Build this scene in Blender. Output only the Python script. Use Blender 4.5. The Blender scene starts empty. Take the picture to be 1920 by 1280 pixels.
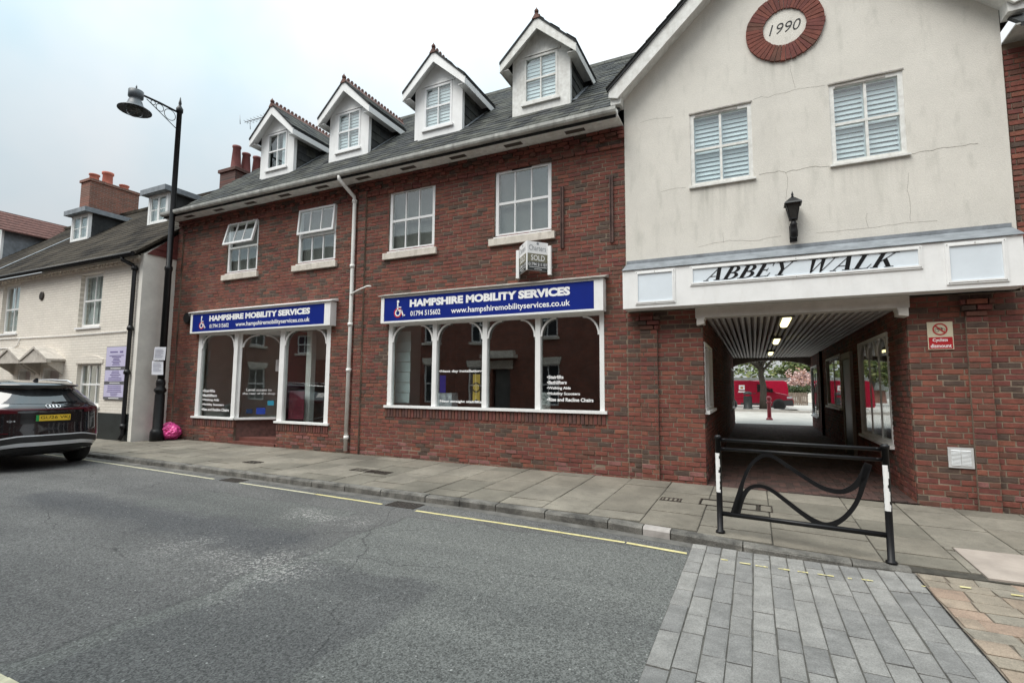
import bpy, bmesh, math, random
from mathutils import Vector, Matrix, noise as mnoise
random.seed(11)
R = math.radians
scene = bpy.context.scene
COL = scene.collection

# ------------------------------------------------------------------ camera
cam_d = bpy.data.cameras.new('camera'); cam = bpy.data.objects.new('camera', cam_d); COL.objects.link(cam)
cam_d.sensor_width = 36.0; cam_d.lens = 945.0 / 1920.0 * 36.0
cam_d.clip_start = 0.05; cam_d.clip_end = 2000
yaw, pitch, roll = R(25.6), R(5.12), R(0.42)
fwd = Vector((-math.sin(yaw) * math.cos(pitch), math.cos(yaw) * math.cos(pitch), math.sin(pitch)))
rt0 = Vector((math.cos(yaw), math.sin(yaw), 0)); up0 = rt0.cross(fwd)
rt = rt0 * math.cos(roll) + up0 * math.sin(roll); up = up0 * math.cos(roll) - rt0 * math.sin(roll)
CAM = Vector((0, -8.46, 1.60))
m = Matrix((rt, up, -fwd)).transposed().to_4x4(); m.translation = CAM
cam.matrix_world = m
scene.camera = cam

# ------------------------------------------------------------------ sky, sun, exposure
SUN_EL, SUN_AZ = R(58), R(205)          # azimuth of the sun: behind the camera, a little to the left
w = bpy.data.worlds.new('World'); scene.world = w; w.use_nodes = True
nt = w.node_tree; nt.nodes.clear()
def N(t, typ, **k):
    n = t.nodes.new(typ)
    for a, b in k.items(): setattr(n, a, b)
    return n
wo = N(nt, 'ShaderNodeOutputWorld'); bg = N(nt, 'ShaderNodeBackground')
sky = N(nt, 'ShaderNodeTexSky', sky_type='NISHITA'); sky.sun_disc = False
sky.sun_elevation = SUN_EL; sky.sun_rotation = SUN_AZ; sky.dust_density = 3.0; sky.air_density = 1.0
tc = N(nt, 'ShaderNodeTexCoord'); sep = N(nt, 'ShaderNodeSeparateXYZ')
nt.links.new(tc.outputs['Generated'], sep.inputs[0])
cie = N(nt, 'ShaderNodeMapRange'); cie.inputs['From Min'].default_value = 0; cie.inputs['From Max'].default_value = 1
cie.inputs['To Min'].default_value = 2.75; cie.inputs['To Max'].default_value = 13.5       # overcast sky: zenith about three times the horizon
sq = N(nt, 'ShaderNodeMath', operation='POWER'); sq.inputs[1].default_value = 2.2; mxz = N(nt, 'ShaderNodeMath', operation='MAXIMUM'); mxz.inputs[1].default_value = 0.0
nt.links.new(sep.outputs[2], mxz.inputs[0]); nt.links.new(mxz.outputs[0], sq.inputs[0]); nt.links.new(sq.outputs[0], cie.inputs['Value'])
cn = N(nt, 'ShaderNodeTexNoise'); cn.inputs['Scale'].default_value = 1.5; cn.inputs['Detail'].default_value = 5; cn.inputs['Roughness'].default_value = .55
nt.links.new(tc.outputs['Generated'], cn.inputs['Vector'])
cr = N(nt, 'ShaderNodeValToRGB')
cr.color_ramp.elements[0].position = .33; cr.color_ramp.elements[0].color = (.67, .845, .92, 1)
cr.color_ramp.elements[1].position = .66; cr.color_ramp.elements[1].color = (1.0, 1.0, 1.0, 1)
nt.links.new(cn.outputs['Fac'], cr.inputs[0])
mul = N(nt, 'ShaderNodeVectorMath', operation='SCALE')
nt.links.new(cr.outputs[0], mul.inputs[0]); nt.links.new(cie.outputs[0], mul.inputs['Scale'])
mx = N(nt, 'ShaderNodeMix', data_type='RGBA'); mx.inputs['Factor'].default_value = .93
nt.links.new(sky.outputs[0], mx.inputs['A']); nt.links.new(mul.outputs[0], mx.inputs['B'])
bg.inputs['Strength'].default_value = .115
nt.links.new(mx.outputs['Result'], bg.inputs['Color']); nt.links.new(bg.outputs[0], wo.inputs[0])
sl = bpy.data.lights.new('sun', 'SUN'); sl.energy = 1.5; sl.angle = R(40); sl.color = (1, .955, .89)
so = bpy.data.objects.new('sun', sl); COL.objects.link(so)
sd = Vector((math.sin(SUN_AZ) * math.cos(SUN_EL), math.cos(SUN_AZ) * math.cos(SUN_EL), math.sin(SUN_EL)))
so.rotation_euler = sd.to_track_quat('Z', 'Y').to_euler(); so.location = (0, -30, 40)
vs = scene.view_settings
vs.view_transform = 'Standard'; vs.look = 'None'; vs.exposure = 1.0; vs.gamma = 1.0; vs.use_curve_mapping = False

# ------------------------------------------------------------------ materials
MATS = {}
def mat(name, col, rough=.7, var=.18, scale=6.0, bump=0.0, bscale=80.0, metal=0.0, col2=None, emit=None, spec=.5, coat=0, stretch=None, grain=0.0, gscale=110.0, dirt=None):
    """principled material: base colour broken up by two noises, optional second colour in blotches, optional fine relief"""
    if name in MATS: return MATS[name]
    M = bpy.data.materials.new(name); M.use_nodes = True; t = M.node_tree
    b = t.nodes['Principled BSDF']
    b.inputs['Roughness'].default_value = rough; b.inputs['Metallic'].default_value = metal
    b.inputs['Specular IOR Level'].default_value = spec; b.inputs['Coat Weight'].default_value = coat
    g = N(t, 'ShaderNodeNewGeometry'); vec = g.outputs['Position']
    if stretch:
        vm = N(t, 'ShaderNodeVectorMath', operation='MULTIPLY'); vm.inputs[1].default_value = stretch
        t.links.new(vec, vm.inputs[0]); vec = vm.outputs[0]
    n1 = N(t, 'ShaderNodeTexNoise'); n1.inputs['Scale'].default_value = scale; n1.inputs['Detail'].default_value = 6; n1.inputs['Roughness'].default_value = .65
    t.links.new(vec, n1.inputs['Vector'])
    r = N(t, 'ShaderNodeValToRGB'); e = r.color_ramp.elements
    c2 = col2 if col2 else tuple(min(1, c * (1 + var)) for c in col)
    c1 = tuple(c * (1 - var) for c in col)
    e[0].position = .34; e[0].color = (*c1, 1); e[1].position = .66; e[1].color = (*c2, 1)
    t.links.new(n1.outputs['Fac'], r.inputs[0]); out = r.outputs[0]
    if grain:                                   # mineral grain: fine light and dark specks
        n3 = N(t, 'ShaderNodeTexNoise'); n3.inputs['Scale'].default_value = gscale; n3.inputs['Detail'].default_value = 3; n3.inputs['Roughness'].default_value = .8; t.links.new(g.outputs['Position'], n3.inputs['Vector'])
        mr = N(t, 'ShaderNodeMapRange'); mr.inputs['From Min'].default_value = .3; mr.inputs['From Max'].default_value = .7; mr.inputs['To Min'].default_value = 1 - grain; mr.inputs['To Max'].default_value = 1 + grain; t.links.new(n3.outputs['Fac'], mr.inputs['Value'])
        sc_ = N(t, 'ShaderNodeVectorMath', operation='SCALE'); t.links.new(out, sc_.inputs[0]); t.links.new(mr.outputs[0], sc_.inputs['Scale']); out = sc_.outputs[0]
    if dirt:                                    # (colour, amount): grime in streaks that run down
        v4 = N(t, 'ShaderNodeVectorMath', operation='MULTIPLY'); v4.inputs[1].default_value = (7, 7, 1.6); t.links.new(g.outputs['Position'], v4.inputs[0])
        n4 = N(t, 'ShaderNodeTexNoise'); n4.inputs['Scale'].default_value = 1.3; n4.inputs['Detail'].default_value = 7; n4.inputs['Roughness'].default_value = .7; t.links.new(v4.outputs[0], n4.inputs['Vector'])
        r4 = N(t, 'ShaderNodeMapRange'); r4.inputs['From Min'].default_value = .5; r4.inputs['From Max'].default_value = .8; r4.inputs['To Max'].default_value = dirt[1]; t.links.new(n4.outputs['Fac'], r4.inputs['Value'])
        m4 = N(t, 'ShaderNodeMix', data_type='RGBA'); m4.inputs['B'].default_value = (*dirt[0], 1); t.links.new(r4.outputs[0], m4.inputs['Factor']); t.links.new(out, m4.inputs['A']); out = m4.outputs['Result']
    t.links.new(out, b.inputs['Base Color'])
    if bump:
        n2 = N(t, 'ShaderNodeTexNoise'); n2.inputs['Scale'].default_value = bscale; n2.inputs['Detail'].default_value = 4
        t.links.new(vec, n2.inputs['Vector'])
        bp = N(t, 'ShaderNodeBump'); bp.inputs['Strength'].default_value = bump; bp.inputs['Distance'].default_value = .01
        t.links.new(n2.outputs['Fac'], bp.inputs['Height']); t.links.new(bp.outputs[0], b.inputs['Normal'])
    if emit:
        b.inputs['Emission Color'].default_value = (*emit[0], 1); b.inputs['Emission Strength'].default_value = emit[1]
    MATS[name] = M; return M

def glass_mat(name, tint=(.93, .96, .95), f0=.06, wav=.03):
    """thin clear glazing: Schlick reflection over a tinted see-through sheet, the same from both sides"""
    M = bpy.data.materials.new(name); M.use_nodes = True; t = M.node_tree; t.nodes.clear()
    o = N(t, 'ShaderNodeOutputMaterial'); a = N(t, 'ShaderNodeBsdfTransparent'); gl = N(t, 'ShaderNodeBsdfGlossy'); mxs = N(t, 'ShaderNodeMixShader')
    a.inputs[0].default_value = (*tint, 1); gl.inputs['Roughness'].default_value = .012; gl.inputs[0].default_value = (1, 1, 1, 1)
    g = N(t, 'ShaderNodeNewGeometry'); dp = N(t, 'ShaderNodeVectorMath', operation='DOT_PRODUCT'); t.links.new(g.outputs['Incoming'], dp.inputs[0]); t.links.new(g.outputs['Normal'], dp.inputs[1])
    def mth(op, x, y=None):
        k = N(t, 'ShaderNodeMath', operation=op)
        for i_, q in enumerate((x, y)):
            if q is None: continue
            if isinstance(q, (int, float)): k.inputs[i_].default_value = q
            else: t.links.new(q, k.inputs[i_])
        return k.outputs[0]
    fac = mth('ADD', f0, mth('MULTIPLY', 1 - f0, mth('POWER', mth('SUBTRACT', 1.0, mth('MINIMUM', mth('ABSOLUTE', dp.outputs['Value']), 1.0)), 5.0)))
    n2 = N(t, 'ShaderNodeTexNoise'); n2.inputs['Scale'].default_value = 2.2; n2.inputs['Detail'].default_value = 1; t.links.new(g.outputs['Position'], n2.inputs['Vector'])
    bp = N(t, 'ShaderNodeBump'); bp.inputs['Strength'].default_value = wav; bp.inputs['Distance'].default_value = .02
    t.links.new(n2.outputs['Fac'], bp.inputs['Height']); t.links.new(bp.outputs[0], gl.inputs['Normal'])
    t.links.new(fac, mxs.inputs[0]); t.links.new(a.outputs[0], mxs.inputs[1]); t.links.new(gl.outputs[0], mxs.inputs[2]); t.links.new(mxs.outputs[0], o.inputs[0])
    MATS[name] = M; return M

def brick_tex_mat(name, c1, c2, mortar, axis='XZ', bump=.5, msize=.012, rough=.85, var=.25):
    """courses too far away to build one by one, as colour and relief"""
    M = bpy.data.materials.new(name); M.use_nodes = True; t = M.node_tree; b = t.nodes['Principled BSDF']; b.inputs['Roughness'].default_value = rough
    g = N(t, 'ShaderNodeNewGeometry'); s = N(t, 'ShaderNodeSeparateXYZ'); c = N(t, 'ShaderNodeCombineXYZ')
    t.links.new(g.outputs['Position'], s.inputs[0])
    t.links.new(s.outputs['X' if axis[0] == 'X' else 'Y'], c.inputs[0]); t.links.new(s.outputs['Z'], c.inputs[1])
    br = N(t, 'ShaderNodeTexBrick'); br.inputs['Scale'].default_value = 1.0; br.inputs['Brick Width'].default_value = .225; br.inputs['Row Height'].default_value = .075
    br.inputs['Mortar Size'].default_value = msize * .5; br.inputs['Color1'].default_value = (*c1, 1); br.inputs['Color2'].default_value = (*c2, 1); br.inputs['Mortar'].default_value = (*mortar, 1); br.inputs['Mortar Smooth'].default_value = .2
    t.links.new(c.outputs[0], br.inputs['Vector'])
    n1 = N(t, 'ShaderNodeTexNoise'); n1.inputs['Scale'].default_value = 3; n1.inputs['Detail'].default_value = 6; t.links.new(g.outputs['Position'], n1.inputs['Vector'])
    mr = N(t, 'ShaderNodeMapRange'); mr.inputs['To Min'].default_value = 1 - var; mr.inputs['To Max'].default_value = 1 + var; t.links.new(n1.outputs['Fac'], mr.inputs['Value'])
    sc = N(t, 'ShaderNodeVectorMath', operation='SCALE'); t.links.new(br.outputs['Color'], sc.inputs[0]); t.links.new(mr.outputs[0], sc.inputs['Scale']); t.links.new(sc.outputs[0], b.inputs['Base Color'])
    bp = N(t, 'ShaderNodeBump'); bp.invert = True; bp.inputs['Strength'].default_value = bump; bp.inputs['Distance'].default_value = .012
    t.links.new(br.outputs['Fac'], bp.inputs['Height']); t.links.new(bp.outputs[0], b.inputs['Normal'])
    MATS[name] = M; return M

BD = ((.05, .036, .031), .5)
BR = [mat('brick_red', (.185, .058, .041), .88, .2, 7, .5, 60, grain=.3, dirt=BD), mat('brick_orange', (.215, .075, .048), .88, .2, 7, .5, 60, grain=.3, dirt=BD), mat('brick_plum', (.155, .048, .039), .88, .2, 7, .5, 60, grain=.3, dirt=BD),
      mat('brick_brown', (.135, .057, .040), .88, .22, 7, .5, 60, grain=.3, dirt=BD), mat('brick_grey', (.085, .055, .043), .88, .25, 7, .5, 60, grain=.3, dirt=BD), mat('brick_pink', (.21, .09, .08), .88, .25, 7, .5, 60, grain=.3)]
M_MORTAR = mat('mortar', (.20, .15, .11), .95, .55, 1.6, .6, 120, col2=(.30, .24, .18))
M_SOLDIER = mat('brick_soldier', (.105, .05, .042), .8, .3, 11, .5, 60)
M_WHITE = mat('white_paint', (.82, .82, .81), .5, .05, 2.5, .12, 25, dirt=((.48, .45, .40), .22))
M_UPVC = mat('white_plastic', (.82, .82, .82), .35, .03, 3)
M_OLDWHITE = mat('worn_white_paint', (.70, .69, .65), .65, .12, 9, .3, 40, col2=(.80, .80, .77), dirt=((.34, .30, .25), .45))
M_CREAMSTONE = mat('cream_stone', (.64, .59, .52), .8, .14, 5, .3, 60, dirt=((.28, .24, .19), .7))
M_SLATE = [mat('slate_a', (.055, .057, .053), .85, .45, 2.5, .4, 40, spec=.2), mat('slate_b', (.072, .073, .064), .85, .45, 2.5, .4, 40, spec=.2), mat('slate_c', (.042, .044, .045), .85, .4, 2.5, .4, 40, spec=.2)]
M_TERRA = mat('terracotta', (.15, .075, .06), .85, .3, 8, .4, 50)
M_LEAD = mat('lead_sheet', (.22, .24, .26), .65, .25, 5, .3, 12, metal=.2)
M_BLACK = mat('black_paint', (.006, .006, .007), .42, .3, 6, .1, 20, spec=.35)
M_BLUE = mat('sign_blue', (.004, .018, .20), .45, .05, 2, spec=.2)
M_LETTER = mat('white_vinyl', (.85, .85, .85), .5, .02, 2)
M_RED = mat('sign_red', (.5, .02, .03), .4, .08, 3)
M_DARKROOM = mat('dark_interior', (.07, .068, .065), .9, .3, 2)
M_PALEROOM = mat('pale_interior', (.60, .61, .59), .9, .1, 2)
M_CARPET = mat('interior_floor', (.10, .09, .085), .95, .3, 5)
GLASS = glass_mat('window_glass', f0=.10)
GLASS_SHOP = glass_mat('shop_glass', f0=.13)
M_SHUT = mat('shutter_paint', (.72, .78, .84), .5, .05, 4)

# stucco with weather stains
def stucco():
    M = mat('cream_stucco', (.67, .64, .58), .9, .06, 1.2, .5, 90, grain=.07, gscale=60); t = M.node_tree; b = t.nodes['Principled BSDF']
    prev = b.inputs['Base Color'].links[0].from_socket
    g = N(t, 'ShaderNodeNewGeometry'); v = N(t, 'ShaderNodeVectorMath', operation='MULTIPLY'); v.inputs[1].default_value = (4.2, 4, 1.2); t.links.new(g.outputs['Position'], v.inputs[0])
    n = N(t, 'ShaderNodeTexNoise'); n.inputs['Scale'].default_value = 1.5; n.inputs['Detail'].default_value = 7; n.inputs['Roughness'].default_value = .62; t.links.new(v.outputs[0], n.inputs['Vector'])
    r = N(t, 'ShaderNodeValToRGB'); r.color_ramp.elements[0].position = .54; r.color_ramp.elements[0].color = (0, 0, 0, 1); r.color_ramp.elements[1].position = .80; r.color_ramp.elements[1].color = (.6, .6, .6, 1)
    t.links.new(n.outputs['Fac'], r.inputs[0])
    sx = N(t, 'ShaderNodeSeparateXYZ'); t.links.new(g.outputs['Position'], sx.inputs[0])
    def mp(q, a, b_, c, d):
        k = N(t, 'ShaderNodeMapRange'); k.inputs['From Min'].default_value = a; k.inputs['From Max'].default_value = b_; k.inputs['To Min'].default_value = c; k.inputs['To Max'].default_value = d; t.links.new(q, k.inputs['Value']); return k.outputs[0]
    def mu(op, a, b_):
        k = N(t, 'ShaderNodeMath', operation=op)
        for i_, q in enumerate((a, b_)):
            if isinstance(q, (int, float)): k.inputs[i_].default_value = q
            else: t.links.new(q, k.inputs[i_])
        return k.outputs[0]
    v5 = N(t, 'ShaderNodeVectorMath', operation='MULTIPLY'); v5.inputs[1].default_value = (11, 11, .7); t.links.new(g.outputs['Position'], v5.inputs[0])
    n5 = N(t, 'ShaderNodeTexNoise'); n5.inputs['Scale'].default_value = 1.2; n5.inputs['Detail'].default_value = 5; t.links.new(v5.outputs[0], n5.inputs['Vector'])
    drip = 0.0                                   # rain runs below the two sills and the round date panel
    for xa, xb, zt_, L_ in ((-.86, .14, 4.84, .75), (1.1, 2.07, 4.84, .75), (.15, 1.05, 6.75, .55)):
        q = mu('MULTIPLY', mu('MULTIPLY', mp(sx.outputs[0], xa - .03, xa + .05, 0, 1), mp(sx.outputs[0], xb - .05, xb + .03, 1, 0)), mu('MULTIPLY', mp(sx.outputs[2], zt_ - L_, zt_, 0, 1), mp(sx.outputs[2], zt_, zt_ + .02, 1, 0))); drip = mu('ADD', drip, q)
    drip = mu('MULTIPLY', drip, mp(n5.outputs['Fac'], .45, .72, 0, .7)); tot = mu('MINIMUM', mu('ADD', r.outputs[0], drip), .8)
    mm = N(t, 'ShaderNodeMix', data_type='RGBA'); mm.inputs['B'].default_value = (.43, .42, .37, 1); t.links.new(tot, mm.inputs['Factor']); t.links.new(prev, mm.inputs['A']); t.links.new(mm.outputs['Result'], b.inputs['Base Color'])
    return M
M_STUCCO = stucco()

def asphalt():
    M = bpy.data.materials.new('asphalt'); M.use_nodes = True; t = M.node_tree; b = t.nodes['Principled BSDF']; b.inputs['Roughness'].default_value = .88; b.inputs['Specular IOR Level'].default_value = .3
    g = N(t, 'ShaderNodeNewGeometry'); P = g.outputs['Position']
    def noi(s, d=5, ro=.6, vec=P):
        n = N(t, 'ShaderNodeTexNoise'); n.inputs['Scale'].default_value = s; n.inputs['Detail'].default_value = d; n.inputs['Roughness'].default_value = ro; t.links.new(vec, n.inputs['Vector']); return n.outputs['Fac']
    def ramp(f, p0, c0, p1, c1):
        r = N(t, 'ShaderNodeValToRGB'); e = r.color_ramp.elements; e[0].position = p0; e[0].color = (*c0, 1); e[1].position = p1; e[1].color = (*c1, 1); t.links.new(f, r.inputs[0]); return r.outputs[0]
    def mixc(f, a, bb, typ='MIX'):
        k = N(t, 'ShaderNodeMix', data_type='RGBA', blend_type=typ)
        if isinstance(f, (int, float)): k.inputs['Factor'].default_value = f
        else: t.links.new(f, k.inputs['Factor'])
        for s, q in (('A', a), ('B', bb)):
            if isinstance(q, tuple): k.inputs[s].default_value = (*q, 1)
            else: t.links.new(q, k.inputs[s])
        return k.outputs['Result']
    def math_(op, a, bb=None):
        k = N(t, 'ShaderNodeMath', operation=op)
        for i, q in enumerate((a, bb)):
            if q is None: continue
            if isinstance(q, (int, float)): k.inputs[i].default_value = q
            else: t.links.new(q, k.inputs[i])
        return k.outputs[0]
    base = ramp(noi(.8), .3, (.088, .087, .085), .7, (.122, .120, .116))
    # warped position for patch outlines
    wn = N(t, 'ShaderNodeTexNoise'); wn.inputs['Scale'].default_value = 1.6; wn.inputs['Detail'].default_value = 5; t.links.new(P, wn.inputs['Vector'])
    wv = N(t, 'ShaderNodeVectorMath', operation='MULTIPLY_ADD'); t.links.new(wn.outputs['Color'], wv.inputs[0]); wv.inputs[1].default_value = (.5, .5, 0); t.links.new(P, wv.inputs[2])
    sp = N(t, 'ShaderNodeSeparateXYZ'); t.links.new(wv.outputs[0], sp.inputs[0]); X, Y = sp.outputs[0], sp.outputs[1]
    def box(x0, x1, y0, y1, soft=.05):
        r = None
        for q, v, s in ((X, x0, 1), (X, x1, -1), (Y, y0, 1), (Y, y1, -1)):
            k = N(t, 'ShaderNodeMapRange'); k.inputs['From Min'].default_value = v + .25 - soft; k.inputs['From Max'].default_value = v + .25 + soft
            if s < 0: k.inputs['To Min'].default_value = 1; k.inputs['To Max'].default_value = 0
            t.links.new(q, k.inputs['Value']); r = k.outputs[0] if r is None else math_('MULTIPLY', r, k.outputs[0])
        return r
    seam = lambda m_: math_('MULTIPLY', math_('MULTIPLY', m_, math_('SUBTRACT', 1.0, m_)), 4.0)
    newer = mixc(.0, (.118, .121, .114), (.09, .09, .09))
    c = mixc(math_('MULTIPLY', box(-3.9, -.3, -9, -3.2, .03), .85), base, newer)
    bx1_, bx2_ = box(-3.9, -.3, -9, -3.2, .03), box(-7.6, -4.6, -4.35, -3.4, .025)
    c = mixc(math_('MULTIPLY', math_('ADD', seam(bx1_), seam(bx2_)), .35), c, (.03, .03, .03))
    c = mixc(math_('MULTIPLY', bx2_, .7), c, (.098, .101, .095))
    c = mixc(math_('MULTIPLY', box(-3.7, -2.3, -7.4, -4.9, .05), .5), c, (.064, .063, .066))
    c = mixc(math_('MULTIPLY', box(-9.5, -4.2, -5.0, -4.35, .15), .6), c, (.048, .050, .055))
    # tyre-polished and grubby tracks along the street
    lv = N(t, 'ShaderNodeVectorMath', operation='MULTIPLY'); lv.inputs[1].default_value = (.22, 1.5, 1); t.links.new(P, lv.inputs[0])
    c = mixc(1.0, c, ramp(noi(1.0, 4, .6, lv.outputs[0]), .3, (.84, .84, .85), .7, (1.14, 1.14, 1.13)), 'MULTIPLY')
    # worn spots where pale aggregate shows, broken up
    brk = ramp(noi(2.6, 5, .7), .42, (0, 0, 0), .54, (1, 1, 1))
    w1 = math_('MULTIPLY', math_('MULTIPLY', ramp(noi(26, 4, .75), .51, (0, 0, 0), .55, (1, 1, 1)), brk), math_('ADD', math_('ADD', box(-5.3, -4.2, -4.0, -3.55, .15), math_('MULTIPLY', box(-5.6, -3.7, -5.45, -4.95, .3), .8)), math_('MULTIPLY', box(-4.1, -3.4, -5.85, -4.75, .3), .8)))
    c = mixc(math_('MINIMUM', math_('MULTIPLY', w1, .75), .7), c, (.34, .33, .31))
    # cracks
    vo = N(t, 'ShaderNodeTexVoronoi', feature='DISTANCE_TO_EDGE'); vo.inputs['Scale'].default_value = .36; t.links.new(wv.outputs[0], vo.inputs['Vector'])
    ck = ramp(vo.outputs['Distance'], .0008, (1, 1, 1), .0032, (0, 0, 0))
    c = mixc(math_('MULTIPLY', math_('MULTIPLY', ck, ramp(noi(.7), .44, (0, 0, 0), .54, (1, 1, 1))), .7), c, (.022, .022, .022))
    # stones of the surfacing, one tone each
    v3 = N(t, 'ShaderNodeTexVoronoi'); v3.inputs['Scale'].default_value = 105; t.links.new(P, v3.inputs['Vector']); s3 = N(t, 'ShaderNodeSeparateColor'); t.links.new(v3.outputs['Color'], s3.inputs[0])
    k3 = N(t, 'ShaderNodeMapRange'); k3.inputs['To Min'].default_value = .48; k3.inputs['To Max'].default_value = 1.5; t.links.new(s3.outputs[1], k3.inputs['Value'])
    q3 = N(t, 'ShaderNodeVectorMath', operation='SCALE'); t.links.new(c, q3.inputs[0]); t.links.new(k3.outputs[0], q3.inputs['Scale']); c = q3.outputs[0]
    c = mixc(1.0, c, ramp(noi(30, 4, .8), .28, (.72, .72, .72), .72, (1.3, 1.3, 1.3)), 'MULTIPLY')
    v2 = N(t, 'ShaderNodeTexVoronoi'); v2.inputs['Scale'].default_value = 30; t.links.new(P, v2.inputs['Vector'])
    s2 = N(t, 'ShaderNodeSeparateColor'); t.links.new(v2.outputs['Color'], s2.inputs[0])
    chip = math_('MULTIPLY', math_('GREATER_THAN', s2.outputs[0], .955), math_('LESS_THAN', v2.outputs['Distance'], .2))
    c = mixc(math_('MULTIPLY', chip, .7), c, (.40, .40, .38))
    t.links.new(c, b.inputs['Base Color'])
    bp = N(t, 'ShaderNodeBump'); bp.inputs['Strength'].default_value = .8; bp.inputs['Distance'].default_value = .008; t.links.new(noi(85, 3, .7), bp.inputs['Height']); t.links.new(bp.outputs[0], b.inputs['Normal'])
    MATS['asphalt'] = M; return M
M_ASPHALT = asphalt()
M_SLAB = [mat('paving_a', (.175, .157, .126), .85, .28, 1.1, .5, 55, grain=.28, dirt=((.075, .068, .052), .55)), mat('paving_b', (.195, .177, .144), .85, .28, 1.1, .5, 55, grain=.28, dirt=((.075, .068, .052), .55)), mat('paving_c', (.15, .137, .11), .85, .28, 1.1, .5, 55, grain=.28, dirt=((.075, .068, .052), .55))]
M_GROUT = mat('dirty_joint', (.055, .05, .04), .95, .4, 8, .4, 60)
M_KERB = mat('kerb_granite', (.10, .095, .085), .85, .5, 4, .8, 50, col2=(.19, .18, .16), grain=.4)
M_KERBPALE = mat('kerb_new', (.33, .305, .285), .8, .15, 7, .3, 60)
M_SETT = [mat('grey_sett_a', (.20, .194, .183), .85, .2, 5, .7, 45, grain=.35), mat('grey_sett_b', (.175, .171, .163), .85, .2, 5, .7, 45, grain=.35), mat('grey_sett_c', (.225, .218, .204), .85, .2, 5, .7, 45, grain=.35)]
M_TAN = [mat('tan_sett_a', (.255, .20, .15), .85, .25, 5, .7, 40, grain=.3), mat('tan_sett_b', (.235, .20, .155), .85, .25, 5, .7, 40, grain=.3), mat('tan_sett_c', (.27, .195, .145), .85, .25, 5, .7, 40, grain=.3), mat('tan_sett_d', (.21, .187, .15), .85, .25, 5, .7, 40, grain=.3)]
M_YEL = mat('yellow_road_paint', (.58, .50, .20), .7, .2, 14, .3, 60, col2=(.66, .60, .33))

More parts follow.
